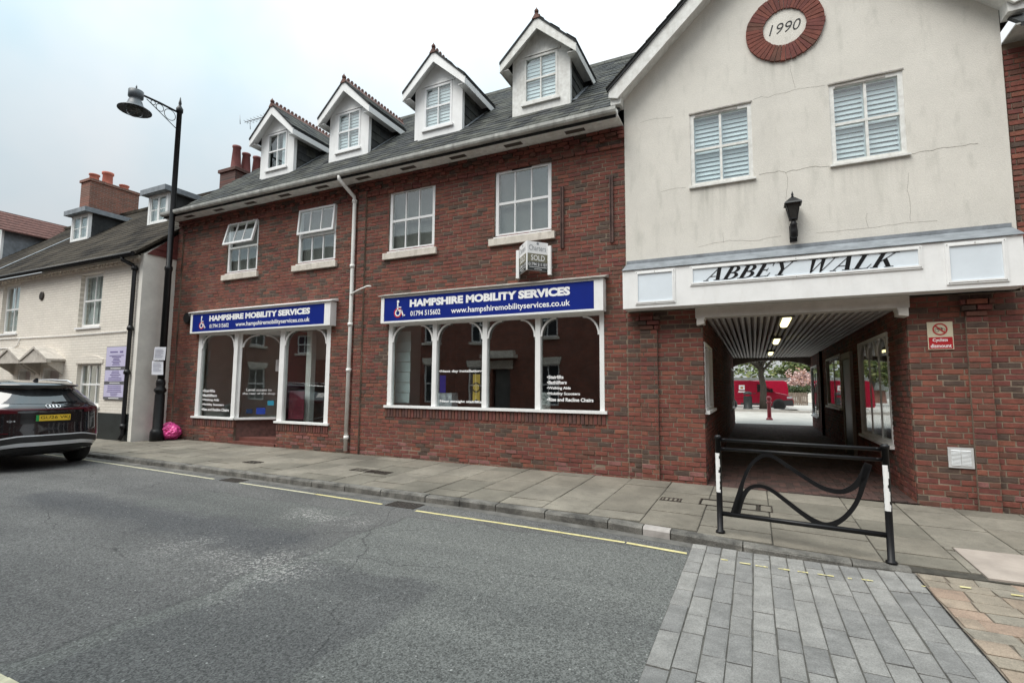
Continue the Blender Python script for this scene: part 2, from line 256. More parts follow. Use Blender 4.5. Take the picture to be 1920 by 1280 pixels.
# ------------------------------------------------------------------ mesh and object helpers
class MB:
    def __init__(s): s.v, s.f, s.mi, s.sm = [], [], [], []
    def face(s, idx, mi=0, sm=False): s.f.append(tuple(idx)); s.mi.append(mi); s.sm.append(sm)
    def quad(s, a, b, c, d, mi=0):
        k = len(s.v); s.v += [tuple(a), tuple(b), tuple(c), tuple(d)]; s.face((k, k + 1, k + 2, k + 3), mi)
    def hexa(s, p, mi=0):           # 8 points: bottom 0-3 ccw, top 4-7 ccw
        k = len(s.v); s.v += [tuple(q) for q in p]
        for f in ((3, 2, 1, 0), (4, 5, 6, 7), (0, 1, 5, 4), (1, 2, 6, 5), (2, 3, 7, 6), (3, 0, 4, 7)): s.face([k + i for i in f], mi)
    def box(s, x0, x1, y0, y1, z0, z1, mi=0):
        s.hexa([(x0, y0, z0), (x1, y0, z0), (x1, y1, z0), (x0, y1, z0), (x0, y0, z1), (x1, y0, z1), (x1, y1, z1), (x0, y1, z1)], mi)
    def bar(s, a, b, w, h, upv=(0, 0, 1), mi=0):     # rectangular bar from a to b
        a, b = Vector(a), Vector(b); d = (b - a).normalized(); u = Vector(upv); r = d.cross(u).normalized(); u = r.cross(d)
        o = [(-r * w - u * h) / 2, (r * w - u * h) / 2, (r * w + u * h) / 2, (-r * w + u * h) / 2]
        s.hexa([a + o[0], a + o[1], b + o[1], b + o[0], a + o[3], a + o[2], b + o[2], b + o[3]], mi)
    def tube(s, pts, r, n=8, mi=0, cap=True):
        pts = [Vector(p) for p in pts]; rs = r if isinstance(r, (list, tuple)) else [r] * len(pts)
        d0 = (pts[1] - pts[0]).normalized(); ref = Vector((0, 0, 1)) if abs(d0.z) < .9 else Vector((1, 0, 0)); rings = []
        for i, p in enumerate(pts):
            d = (pts[min(i + 1, len(pts) - 1)] - pts[max(i - 1, 0)]).normalized()
            a = d.cross(ref).normalized(); b = a.cross(d); k = len(s.v)
            for j in range(n):
                th = 2 * math.pi * j / n; s.v.append(tuple(p + (a * math.cos(th) + b * math.sin(th)) * rs[i]))
            rings.append(k)
        for i in range(len(rings) - 1):
            for j in range(n):
                j2 = (j + 1) % n; s.face((rings[i] + j, rings[i] + j2, rings[i + 1] + j2, rings[i + 1] + j), mi, True)
        if cap:
            s.face([rings[0] + j for j in reversed(range(n))], mi); s.face([rings[-1] + j for j in range(n)], mi)
    def lathe(s, prof, c=(0, 0, 0), n=20, mi=0, axis='Z'):     # prof: (radius, height)
        rings = []
        for r, h in prof:
            k = len(s.v)
            for j in range(n):
                th = 2 * math.pi * j / n; x, y = r * math.cos(th), r * math.sin(th)
                p = (x, y, h) if axis == 'Z' else ((x, h, y) if axis == 'Y' else (h, x, y))
                s.v.append((c[0] + p[0], c[1] + p[1], c[2] + p[2]))
            rings.append(k)
        for i in range(len(rings) - 1):
            for j in range(n):
                j2 = (j + 1) % n; s.face((rings[i] + j, rings[i] + j2, rings[i + 1] + j2, rings[i + 1] + j), mi, True)
        s.face([rings[0] + j for j in reversed(range(n))], mi); s.face([rings[-1] + j for j in range(n)], mi)
    def prism(s, poly, a, b, plane='XZ', mi=0):        # extrude polygon between two values of the missing axis
        def P(u, v, t): return (u, t, v) if plane == 'XZ' else ((t, u, v) if plane == 'YZ' else (u, v, t))
        k = len(s.v); n = len(poly); s.v += [P(u, v, a) for u, v in poly] + [P(u, v, b) for u, v in poly]
        s.face([k + i for i in range(n)], mi); s.face([k + n + i for i in reversed(range(n))], mi)
        for i in range(n): s.face((k + i, k + n + i, k + n + (i + 1) % n, k + (i + 1) % n), mi)
    def ribbon(s, pts, wd, y, th=.002, mi=0):          # thin strip on a wall facing -Y, pts are (x, z)
        for (x0, z0), (x1, z1) in zip(pts[:-1], pts[1:]):
            d = Vector((x1 - x0, z1 - z0)); 
            if d.length < 1e-6: continue
            nn = Vector((-d.y, d.x)).normalized() * wd / 2
            s.prism([(x0 - nn.x, z0 - nn.y), (x1 - nn.x, z1 - nn.y), (x1 + nn.x, z1 + nn.y), (x0 + nn.x, z0 + nn.y)], y, y - th, 'XZ', mi)
    def mesh(s, name, mats, off=(0, 0, 0)):
        me = bpy.data.meshes.new(name); ox, oy, oz = off
        me.from_pydata([(x - ox, y - oy, z - oz) for x, y, z in s.v], [], s.f)
        for mm in (mats if isinstance(mats, (list, tuple)) else [mats]): me.materials.append(mm)
        me.polygons.foreach_set('material_index', s.mi); me.polygons.foreach_set('use_smooth', s.sm)
        bm = bmesh.new(); bm.from_mesh(me); bmesh.ops.recalc_face_normals(bm, faces=bm.faces); bm.to_mesh(me); bm.free()
        me.update(); return me
WL = {}                                                # world location of every parent
def tag(o, label=None, cat=None, group=None, kind=None):
    if label: o['label'] = label
    if cat: o['category'] = cat
    if group: o['group'] = group
    if kind: o['kind'] = kind
    return o
def thing(name, label, cat, loc=(0, 0, 0), group=None):
    o = bpy.data.objects.new(name, None); COL.objects.link(o); o.location = loc; o.empty_display_size = .2; WL[o.name] = Vector(loc)
    return tag(o, label, cat, group)
def part(name, mb, mats, parent=None, label=None, kind=None):
    wl = WL[parent.name] if parent else Vector((0, 0, 0))
    o = bpy.data.objects.new(name, mb.mesh(name, mats, wl)); COL.objects.link(o)
    if parent: o.parent = parent
    WL[o.name] = wl.copy(); return tag(o, label, None, None, kind)
def solo(name, mb, mats, label, cat, group=None, loc=None):   # a thing that is one mesh
    if loc is None:
        xs = [v[0] for v in mb.v]; ys = [v[1] for v in mb.v]; zs = [v[2] for v in mb.v]
        loc = ((min(xs) + max(xs)) / 2, (min(ys) + max(ys)) / 2, min(zs))
    o = bpy.data.objects.new(name, mb.mesh(name, mats, loc)); COL.objects.link(o); o.location = loc; WL[o.name] = Vector(loc)
    return tag(o, label, cat, group)
def struct(name, mb, mats):
    o = bpy.data.objects.new(name, mb.mesh(name, mats)); COL.objects.link(o); o['kind'] = 'structure'; WL[o.name] = Vector((0, 0, 0)); return o
def inst(name, me, parent, loc, scale=(1, 1, 1), rot=(0, 0, 0)):
    o = bpy.data.objects.new(name, me); COL.objects.link(o); o.parent = parent; o.location = Vector(loc) - WL[parent.name]; o.scale = scale; o.rotation_euler = rot; return o
def copy_tree(o, parent=None):
    c = o.copy(); COL.objects.link(c); c.parent = parent
    for ch in list(o.children): copy_tree(ch, c)
    return c

def text_mb(body, x0, x1, z0, z1, y, bold=0.0, shear=0.0, th=.004, mi=0, to=None, fit=True):
    """lettering on a wall facing -Y, fitted into x0..x1, z0..z1"""
    cu = bpy.data.curves.new('lettering', 'FONT'); cu.body = body; cu.size = 1; cu.offset = bold; cu.shear = shear; cu.resolution_u = 3
    ob = bpy.data.objects.new('lettering_tmp', cu); COL.objects.link(ob); bpy.context.view_layer.update()
    me = ob.to_mesh(); vs_ = [tuple(v.co) for v in me.vertices]; fs = [tuple(p.vertices) for p in me.polygons]
    ob.to_mesh_clear(); bpy.data.objects.remove(ob); bpy.data.curves.remove(cu)
    mb = to or MB(); k = len(mb.v)
    ax = min(v[0] for v in vs_); bx = max(v[0] for v in vs_); az = min(v[1] for v in vs_); bz = max(v[1] for v in vs_)
    sx = (x1 - x0) / (bx - ax); sz = (z1 - z0) / (bz - az)
    mb.v += [(x0 + (v[0] - ax) * sx, y, z0 + (v[1] - az) * sz) for v in vs_]
    for f in fs: mb.face([k + i for i in f], mi)
    return mb

def cells(u0, u1, z0, z1, ops):
    """rectangles left when openings (u0,u1,z0,z1) are cut from a wall"""
    us = sorted({u0, u1, *[min(max(o[i], u0), u1) for o in ops for i in (0, 1)]}); zs = sorted({z0, z1, *[min(max(o[i], z0), z1) for o in ops for i in (2, 3)]})
    out = []
    for a, b in zip(zs[:-1], zs[1:]):
        run = None
        for c, d in zip(us[:-1], us[1:]):
            mu, mz = (c + d) / 2, (a + b) / 2
            hole = any(o[0] < mu < o[1] and o[2] < mz < o[3] for o in ops)
            if hole:
                if run: out.append((*run, a, b)); run = None
            else: run = (run[0], d) if run else (c, d)
        if run: out.append((*run, a, b))
    return out

# --- bricks: a few uneven shapes shared by all single bricks
def brick_shape(seed, hand=.0035):
    rnd = random.Random(seed); mb = MB(); cx, cz = .016, .05
    back = [(-.5, .5, -.5), (.5, .5, -.5), (.5, .5, .5), (-.5, .5, .5)]
    mid = [(-.5 + rnd.uniform(0, .012), -.32, -.5 + rnd.uniform(0, .05)), (.5 - rnd.uniform(0, .012), -.32, -.5 + rnd.uniform(0, .05)), (.5 - rnd.uniform(0, .012), -.32, .5 - rnd.uniform(0, .05)), (-.5 + rnd.uniform(0, .012), -.32, .5 - rnd.uniform(0, .05))]
    fr = [(x * (1 - 2 * cx) + rnd.uniform(-1, 1) * .008, -.5 + rnd.uniform(0, .05), z * (1 - 2 * cz) + rnd.uniform(-1, 1) * .03) for x, _, z in mid]
    mb.v = back + mid + fr
    for a, b in ((0, 4), (4, 8)):
        for i in range(4): mb.face((a + i, a + (i + 1) % 4, b + (i + 1) % 4, b + i))
    mb.face((8, 9, 10, 11)); return mb
SHAPES = [brick_shape(i) for i in range(5)]
BRICK_ME = [[s.mesh('brick', BR[t]) for s in SHAPES] for t in range(6)]
def tone(u, z, rnd):
    cl = mnoise.noise(Vector((u * .9, z * 1.7, 3.1)))
    r = rnd.random() + cl * .35
    if z < .42 and rnd.random() < .12: return 5
    if r < .42: return 0
    if r < .50: return 1
    if r < .70: return 2
    if r < .84: return 3
    return 4 if r < 1.1 else 3
def brick_run(face, u0, u1, z0, z1, ops=(), seed=1, pl=.225, proj=0.0, phase=0.0, depth=.06):
    """list of bricks (centre, size, rotz, tone); face = (origin, angle) : u runs along the angle, front looks to -normal"""
    rnd = random.Random(seed); out = []; (ox, oy), ang = face; ca, sa = math.cos(ang), math.sin(ang); H = .075
    n0 = int(math.floor(z0 / H + .001)); n1 = int(math.ceil(z1 / H - .001))
    for r in range(n0, n1):
        a, b = max(r * H, z0), min((r + 1) * H, z1); zc = (a + b) / 2
        if b - a < .03: continue
        segs = [(u0, u1)]
        for o in ops:
            if o[2] < zc < o[3]:
                ns = []
                for s, e in segs:
                    if o[1] <= s or o[0] >= e: ns.append((s, e)); continue
                    if o[0] > s: ns.append((s, o[0]))
                    if o[1] < e: ns.append((o[1], e))
                segs = ns
        off = phase + (pl / 2 if r % 2 else 0) + (pl / 4 if r % 5 == 3 else 0)
        for s, e in segs:
            k = math.floor((s - off) / pl)
            while True:
                c0 = max(s, off + k * pl); c1 = min(e, off + (k + 1) * pl); k += 1
                if c0 >= e - 1e-6: break
                if c1 - c0 < .035: continue
                gap = .010; L = c1 - c0 - gap; hh = b - a - .010
                u = (c0 + c1) / 2; pj = proj + rnd.uniform(-.0025, .0035) + (rnd.uniform(-.004, .006) if zc < .5 else 0)
                d = depth / 2 - pj
                x, y = ox + ca * u - sa * d, oy + sa * u + ca * d
                out.append(((x, y, zc), (L, depth, hh), ang + rnd.uniform(-.006, .006), tone(u + oy * 3, zc, rnd), rnd.randrange(5)))
    return out
def lay_bricks(parent, bricks, limit=300):
    """the bricks that show largest become parts, the rest one joined part"""
    key = sorted(range(len(bricks)), key=lambda i: (Vector(bricks[i][0]) - CAM).length / max(.3, bricks[i][1][0] / .225))
    one = set(key[:limit]); rest = MB()
    for i, (c, sz, a, t, sh) in enumerate(bricks):
        if i in one: inst('brick', BRICK_ME[t][sh], parent, c, sz, (0, 0, a))
        else:
            k = len(rest.v); ca, sa = math.cos(a), math.sin(a); S = SHAPES[sh]
            for x, y, z in S.v:
                x, y, z = x * sz[0], y * sz[1], z * sz[2]; rest.v.append((c[0] + ca * x - sa * y, c[1] + sa * x + ca * y, c[2] + z))
            for f in S.f: rest.face([k + q for q in f], t)
    if rest.v: part('brickwork', rest, BR, parent, kind='stuff')

def window(parent, x0, x1, z0, z1, y, cols=3, rows=2, fw=.06, bw=.022, fm=None, glass=None, sill=None, depth=.07, midrail=None, name='window', room=True):
    """glazed frame facing -Y: frame mesh as the part, one pane each opening, sill"""
    fm = fm or M_UPVC; mb = MB(); yf, yb = y, y + depth
    mb.box(x0, x0 + fw, yf, yb, z0, z1); mb.box(x1 - fw, x1, yf, yb, z0, z1)
    mb.box(x0 + fw, x1 - fw, yf, yb, z0, z0 + fw); mb.box(x0 + fw, x1 - fw, yf, yb, z1 - fw, z1)
    mr = midrail if midrail is not None else bw * 1.6
    xs = [x0 + fw + (x1 - x0 - 2 * fw) * i / cols for i in range(cols + 1)]; zs = [z0 + fw + (z1 - z0 - 2 * fw) * i / rows for i in range(rows + 1)]
    for zz in zs[1:-1]: mb.box(x0 + fw, x1 - fw, yf + .012, yb - .01, zz - mr / 2, zz + mr / 2)
    for xx in xs[1:-1]:
        for i in range(rows): mb.box(xx - bw / 2, xx + bw / 2, yf + .014, yb - .01, zs[i] + (mr / 2 if i else 0), zs[i + 1] - (mr / 2 if i < rows - 1 else 0))
    fr = part(name, mb, fm, parent)
    for i in range(cols):
        for j in range(rows):
            p = MB(); p.box(xs[i] + .004, xs[i + 1] - .004, yf + .028, yf + .034, zs[j] + .004, zs[j + 1] - .004); part('pane', p, glass or GLASS, fr)
    if sill:
        s = MB(); s.box(x0 - sill[0], x1 + sill[0], y - sill[1], y + depth, z0 - sill[2], z0 - .004); part('sill', s, sill[3], fr)
    if room:
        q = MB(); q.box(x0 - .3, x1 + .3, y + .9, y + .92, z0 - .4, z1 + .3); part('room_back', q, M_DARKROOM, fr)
    return fr

# ================================================================== THE SETTING
KERB = [(-60, -2.25), (-13.4, -2.35), (-8.4, -2.45), (-6.1, -2.50), (-4.2, -2.54), (-3.2, -2.54), (-2.35, -2.60), (-1.78, -2.65), (-1.18, -2.73), (-.6, -2.81), (0, -2.87), (.5, -2.89), (.9, -2.87), (1.1, -2.84), (1.25, -2.82), (8, -2.7)]
def lerp_tab(tab, x):
    if x <= tab[0][0]: return tab[0][1]
    for (a, u), (b, v) in zip(tab[:-1], tab[1:]):
        if x <= b: return u + (v - u) * (x - a) / (b - a)
    return tab[-1][1]
def yk(x): return lerp_tab(KERB, x)
def zk(x): return lerp_tab([(-60, .10), (-1.2, .09), (.2, .065), (.8, .045), (1.15, .028), (8, .025)], x)
def zw(x): return lerp_tab([(-60, .16), (-14, .15), (-3.6, .135), (-.8, .12), (2, .085), (8, .08)], x)
def pz(x, y):
    t = min(1, max(0, (y - yk(x)) / (0 - yk(x)))); return zk(x) + (zw(x) - zk(x)) * t

g = MB(); g.quad((-400, -400, -.06), (400, -400, -.06), (400, 400, -.06), (-400, 400, -.06)); struct('ground', g, mat('earth', (.16, .15, .13), .95, .3, .5))
rd = MB(); rd.quad((-70, -7.6, 0), (40, -7.6, 0), (40, -1.6, 0), (-70, -1.6, 0)); road = struct('road', rd, M_ASPHALT)

# yellow line of the far kerb, in the lengths it survives in
def strip(pts, wd, z, seed=0):
    mb = MB(); rnd = random.Random(seed); P = []
    for (x0, y0), (x1, y1) in zip(pts[:-1], pts[1:]):
        n = max(2, int(abs(x1 - x0) / .12)); P += [(x0 + (x1 - x0) * i / n, y0 + (y1 - y0) * i / n) for i in range(n)]
    P.append(pts[-1])
    for (x0, y0), (x1, y1) in zip(P[:-1], P[1:]):
        a, b = rnd.uniform(.0, .006), rnd.uniform(.0, .006); mb.quad((x0, y0 - wd / 2 + a, z), (x1, y1 - wd / 2 + a, z), (x1, y1 + wd / 2 - b, z), (x0, y0 + wd / 2 - b, z))
    return mb
M_YELPALE = mat('faded_yellow_paint', (.50, .47, .33), .75, .2, 14, .3, 60)
part('yellow_line', strip([(-24, -2.45), (-13.0, -2.58), (-8.33, -2.76)], .055, .004, 1), M_YELPALE, road)
part('yellow_line', strip([(-7.64, -2.785), (-6.2, -2.83), (-5.9, -2.84)], .055, .004, 2), M_YELPALE, road)
part('yellow_line', strip([(-5.88, -2.842), (-4.6, -2.90)], .055, .004, 3), M_YEL, road)
part('yellow_line', strip([(-3.98, -2.985), (-2.6, -3.02), (-1.26, -3.09)], .055, .004, 4), M_YEL, road)
part('yellow_line', strip([(-1.24, -3.092), (-.64, -3.165)], .062, .004, 5), M_YEL, road)
part('yellow_line', strip([(-30, -7.08), (-3.60, -7.05)], .06, .004, 6), M_YELPALE, road)

# far pavement: bed, slabs and kerb stones
pv = MB(); xs = [-60, -30, -20, -14, -12, -10, -8.4, -6.1, -4.2, -3.2, -2.35, -1.78, -1.18, -.6, 0, .5, .9, 1.1, 1.25, 2, 4, 8]
for a, b in zip(xs[:-1], xs[1:]):
    pv.hexa([(a, yk(a) + .02, -.05), (b, yk(b) + .02, -.05), (b, .02, -.05), (a, .02, -.05), (a, yk(a) + .02, zk(a) - .014), (b, yk(b) + .02, zk(b) - .014), (b, .02, zw(b) - .014), (a, .02, zw(a) - .014)])
pavement = struct('pavement', pv, M_GROUT)
rnd = random.Random(5)
M_PALE = mat('pale_slab', (.35, .30, .26), .85, .14, 4, .3, 60)
SKIP = [(1.72, 2.7, -2.78, -1.9), (-.68, .14, -1.36, -1.04)]
def slab(x0, x1, y0, y1, mm, z=0.0, name='paving_slab', parent=None, g_=.006, sk=0):
    j = lambda: rnd.uniform(-.003, .003); h = rnd.uniform(-.003, .004) + z; c = .008; mb = MB()
    gy = .017; q = [(x0 + g_ + j(), y0 + gy + j()), (x1 - g_ + j(), y0 + gy + j()), (x1 - g_ + j(), y1 - gy + j()), (x0 + g_ + j(), y1 - gy + j())]
    cx, cy = (x0 + x1) / 2, (y0 + y1) / 2
    top = [(cx + (x - cx) * (1 - c / max(.1, (x1 - x0) / 2)), cy + (y - cy) * (1 - c / max(.1, (y1 - y0) / 2))) for x, y in q]
    zt = [pz(x, y) + h + rnd.uniform(-.0015, .0015) for x, y in q]
    mb.v = [(x, y, zt[i] - .04) for i, (x, y) in enumerate(q)] + [(x, y, zt[i] - .005) for i, (x, y) in enumerate(q)] + [(x, y, zt[i]) for i, (x, y) in enumerate(top)]
    for a in (0, 4):
        for i in range(4): mb.face((a + i, a + (i + 1) % 4, a + 4 + (i + 1) % 4, a + 4 + i))
    mb.face((8, 9, 10, 11)); return part(name, mb, mm, parent or pavement)
x = -22.0; ci = 0
while x < 4.6:
    wdt = rnd.choice([.6, .6, .72, .62, .9]); x1 = x + wdt; yb = max(yk(x), yk(x1)) + .135; ywall = -.012 if x > -14.45 else -.87
    ywall = 1.0 if False else ywall
    y = yb; first = .35 + .3 * (ci % 2)
    while y < ywall - .02:
        L = first if y == yb else rnd.choice([.6, .75, .9]); y1 = y + L
        if ywall - y1 < .22: y1 = ywall
        if not any(x1 > s[0] + .02 and x < s[1] - .02 and y1 > s[2] + .02 and y < s[3] - .02 for s in SKIP): slab(x, x1, y, y1, rnd.choice(M_SLAB))
        else:
            for s in SKIP:      # cut round the special slabs
                if x1 > s[0] + .02 and x < s[1] - .02 and y1 > s[2] + .02 and y < s[3] - .02:
                    mm = rnd.choice(M_SLAB)
                    if s[2] - y > .08: slab(x, x1, y, s[2], mm)
                    if y1 - s[3] > .08: slab(x, x1, s[3], y1, mm)
                    ya, yb2 = max(y, s[2]), min(y1, s[3])
                    if s[0] - x > .06: slab(x, s[0], ya, yb2, mm)
                    if x1 - s[1] > .06: slab(s[1], x1, ya, yb2, mm)
        y = y1
    x = x1; ci += 1
slab(1.72, 2.7, -2.78, -1.9, M_PALE, .004)
# long cover frame in front of the passage
M_IRON = mat('cast_iron', (.055, .045, .038), .6, .4, 20, .6, 120, metal=.4)
slab(-.68, -.02, -1.36, -1.04, M_SLAB[1], .003); slab(.02, .14, -1.36, -1.04, M_SLAB[0], .002)
cf = MB()
for a, b, c, d in ((-.70, .16, -1.375, -1.36), (-.70, .16, -1.04, -1.025), (-.70, -.685, -1.36, -1.04), (-.01, .01, -1.36, -1.04), (.145, .16, -1.36, -1.04)): cf.hexa([(a, c, .08), (b, c, .08), (b, d, .08), (a, d, .08), (a, c, pz(a, c) + .009), (b, c, pz(b, c) + .009), (b, d, pz(b, d) + .009), (a, d, pz(a, d) + .009)])
solo('inspection_cover', cf, M_IRON, 'long slab-filled inspection cover frame set in the pavement before the black barrier', 'cover')
kx = -26.0; kp = 0
while kx < 1.15:
    L = rnd.choice([.55, .7, .8, .9]); L = (-1.15 - kx) if kx < -1.2 < kx + L + .35 else (.30 if -1.2 < kx < -1.1 else L); k1 = min(kx + L, 1.2); mb = MB(); jj = lambda: rnd.uniform(-.006, .006)
    ya, yb = yk(kx), yk(k1); za, zb = zk(kx) + jj(), zk(k1) + jj(); gg = .006; wd = .125; b_ = .02
    ring = []
    for X_, Y_, Z_ in ((kx + gg, ya, za), (k1 - gg, yb, zb)):
        ring.append([(X_, Y_ - .004 + jj(), -.03), (X_, Y_ + jj(), Z_ - b_), (X_, Y_ + b_ + jj(), Z_ + .002), (X_, Y_ + wd, Z_ + .003), (X_, Y_ + wd, -.03)])
    mb.v = ring[0] + ring[1]
    for i in range(5): mb.face((i, (i + 1) % 5, 5 + (i + 1) % 5, 5 + i))
    mb.face((4, 3, 2, 1, 0)); mb.face((5, 6, 7, 8, 9))
    part('kerb_stone', mb, M_KERBPALE if (-1.2 < kx < -1.1) else M_KERB, pavement); kx = k1
# gutter grime: a slightly different asphalt channel beside the kerb
ch = MB()
for a, b in zip(xs[:-1], xs[1:]):
    if b <= 1.25 and a > -40: ch.quad((a, yk(a) - .15, .002), (b, yk(b) - .15, .002), (b, yk(b) + .01, .002), (a, yk(a) + .01, .002))
part('gutter_channel', ch, mat('gutter_concrete', (.11, .105, .095), .85, .45, 3.5, .5, 70), road)

# passage floor of herringbone blocks, then plain further in
def zp(y): return lerp_tab([(-.2, .108), (0, .112), (13, .25)], y)
pf = MB(); pf.quad((-.75, -.01, zp(0) - .008), (1.95, -.01, zp(0) - .008), (1.95, 13.4, zp(13.4) - .008), (-.75, 13.4, zp(13.4) - .008)); pfloor = struct('passage_floor', pf, mat('passage_joint', (.06, .045, .04), .95, .3, 6, .3, 50))
M_BLK = [mat('block_a', (.075, .042, .036), .8, .25, 7, .4, 60), mat('block_b', (.055, .035, .03), .8, .25, 7, .4, 60), mat('block_c', (.09, .048, .04), .8, .25, 7, .4, 60)]
hb = MB(); rnd2 = random.Random(3); a_ = .1
for i in range(-40, 80):
    for j in range(-4, 140):
        for o in (0, 1):
            if o == 0: bx, by, lx, ly = (i * 2 + j) * a_ * 1.0, j * a_, 2 * a_, a_
            else: bx, by, lx, ly = (i * 2 + j) * a_ + 3 * a_, j * a_ - 0.0, a_, 2 * a_
            # herringbone lattice: period 4 along x per row
            if i % 2: continue
            x0, y0 = bx - 4, by
            x1, y1 = x0 + lx, y0 + ly
            if o == 1: pass
            x0c, x1c, y0c, y1c = max(x0, -.7), min(x1, 1.9), max(y0, 0), min(y1, 13.2)
            if x1c - x0c < .03 or y1c - y0c < .03: continue
            h = rnd2.uniform(-.002, .003); g2 = .004
            hb.hexa([(x0c + g2, y0c + g2, zp(y0c) - .02), (x1c - g2, y0c + g2, zp(y0c) - .02), (x1c - g2, y1c - g2, zp(y1c) - .02), (x0c + g2, y1c - g2, zp(y1c) - .02), (x0c + g2, y0c + g2, zp(y0c) + h), (x1c - g2, y0c + g2, zp(y0c) + h), (x1c - g2, y1c - g2, zp(y1c) + h), (x0c + g2, y1c - g2, zp(y1c) + h)], rnd2.randrange(3))
part('paving_block', hb, M_BLK, pfloor, kind='stuff')
cg = MB(); cg.quad((-30, 13.2, .24), (40, 13.2, .24), (40, 70, .42), (-30, 70, .42)); court = struct('courtyard_ground', cg, mat('courtyard_paving', (.40, .38, .345), .85, .15, 1.2, .3, 40))
def zc(y): return .24 + (y - 13.2) * .18 / 56.8

# strip of long grey granite setts across the road
st = MB(); st.quad((-.62, -7.5, .003), (1.2, -7.5, .003), (1.2, -2.79, .003), (-.62, -2.79, .003)); strip_o = struct('sett_strip', st, mat('sett_joint', (.085, .08, .07), .95, .4, 8, .4, 60))
cols = 13; wcol = 1.82 / cols; rnd = random.Random(21)
def sett(x0, x1, y0, y1, mm, parent, name='sett', lift=.0, rough=.003, sk=0.0):
    j = lambda: rnd.uniform(-rough, rough); g_ = .005; c = .011
    q = [(x0 + g_ + j(), y0 + g_ + j()), (x1 - g_ + j(), y0 + g_ + j()), (x1 - g_ + j(), y1 - g_ + j()), (x0 + g_ + j(), y1 - g_ + j())]
    cx, cy = (x0 + x1) / 2, (y0 + y1) / 2; t = [(x + (c if x < cx else -c), y + (c if y < cy else -c)) for x, y in q]; h = .012 + lift + rnd.uniform(-.002, .003)
    mb = MB(); mb.v = [(x, y, lift - .01) for x, y in q] + [(x, y, h - .004 + rnd.uniform(-.001, .001)) for x, y in q] + [(x, y, h) for x, y in t]
    for a in (0, 4):
        for i in range(4): mb.face((a + i, a + (i + 1) % 4, a + 4 + (i + 1) % 4, a + 4 + i))
    mb.face((8, 9, 10, 11)); return part(name, mb, mm, parent)
for c in range(cols):
    x0 = -.62 + c * wcol; x1 = x0 + wcol; y = min(yk(x0), yk(x1)) - .012; f = True
    while y > -7.4:
        L = rnd.uniform(.12, .3) if f else rnd.uniform(.26, .48); f = False
        sett(x0, x1, max(y - L, -7.45), y, rnd.choice(M_SETT), strip_o); y -= L
# worn yellow paint left on the setts
for (xa, xb, ya) in ((-.33, -.27, -3.24), (-.17, -.08, -3.26), (-.04, .06, -3.275), (.14, .23, -3.27), (.29, .37, -3.27), (.44, .56, -3.265), (.66, .69, -3.26), (.76, .84, -3.24), (1.17, 1.215, -3.19)):
    mb = MB(); n = 6
    for i in range(n):
        p, q = xa + (xb - xa) * i / n, xa + (xb - xa) * (i + 1) / n; e = rnd.uniform(.004, .02); mb.quad((p, ya - .022 + e, .0185), (q, ya - .022 + e * .6, .0185), (q, ya + .022 - e * .7, .0185), (p, ya + .022 - e, .0185))
    part('yellow_paint_mark', mb, M_YEL, strip_o)
tn = MB(); tn.quad((1.2, -7.5, .004), (9, -7.5, .004), (9, -2.88, .026), (1.2, -2.88, .026)); tan_o = struct('tan_sett_paving', tn, mat('tan_joint', (.17, .14, .11), .95, .3, 8, .5, 60))
y = -2.9; row = 0
while y > -6.4:
    L = rnd.uniform(.15, .22); x = 1.205 - (.1 if row % 2 else 0)
    while x < 3.3:
        wd = rnd.uniform(.17, .30); xa = max(x, 1.205)
        if x + wd - xa > .06: sett(xa, x + wd, y - L, y, rnd.choice(M_TAN), tan_o, lift=.004 + (y + 7.5) * .0048, rough=.011)
        x += wd
    y -= L; row += 1
for (xa, ya) in ((1.42, -3.16), (1.72, -3.18)):
    mb = MB(); mb.quad((xa, ya - .02, .047), (xa + .07, ya - .016, .047), (xa + .08, ya + .012, .047), (xa + .01, ya + .016, .047)); part('yellow_paint_mark', mb, M_YEL, tan_o)
# near pavement behind the photographer
npv = MB(); npv.box(-70, 40, -9.9, -7.5, -.05, .1); struct('near_pavement', npv, M_SLAB[1])

# small iron covers and gullies
def cover(name, x0, x1, y0, y1, label, cat, bars=4, z=None, along='x'):
    z = pz((x0 + x1) / 2, (y0 + y1) / 2) + .004 if z is None else z; mb = MB(); f = .02
    mb.box(x0, x1, y0, y0 + f, z - .03, z + .004); mb.box(x0, x1, y1 - f, y1, z - .03, z + .004); mb.box(x0, x0 + f, y0 + f, y1 - f, z - .03, z + .004); mb.box(x1 - f, x1, y0 + f, y1 - f, z - .03, z + .004)
    t = thing(name, label, cat, ((x0 + x1) / 2, (y0 + y1) / 2, z)); part('frame', mb, M_IRON, t)
    lid = MB(); lid.box(x0 + f, x1 - f, y0 + f, y1 - f, z - .02, z - (.004 if bars < 7 else .012)); part('lid', lid, M_IRON if bars < 7 else mat('gully_dark', (.012, .011, .01), .9), t)
    gr = MB()
    for i in range(bars):
        a = x0 + f + (x1 - x0 - 2 * f) * (i + .5) / bars
        gr.box(a - .012, a + .012, y0 + f, y1 - f, z - .01, z + .003)
    if bars >= 7:
        for i in range(3):
            a = y0 + f + (y1 - y0 - 2 * f) * (i + 1) / 4; gr.box(x0 + f, x1 - f, a - .01, a + .01, z - .008, z + .0015)
    part('rib', gr, M_IRON, t, kind='stuff'); return t
cover('drain_grate', -4.53, -4.06, -2.93, -2.66, 'rusty iron drain grate interrupting the yellow line by the kerb', 'drain', 8, .004)
cover('drain_grate', -8.15, -7.72, -2.79, -2.56, 'far dark drain grate in the gutter before the small shop window', 'drain', 8, .004)
cover('stopcock_cover', -1.19, -.92, -1.38, -1.18, 'rusty stopcock cover in a slab left of the passage', 'cover', 4)
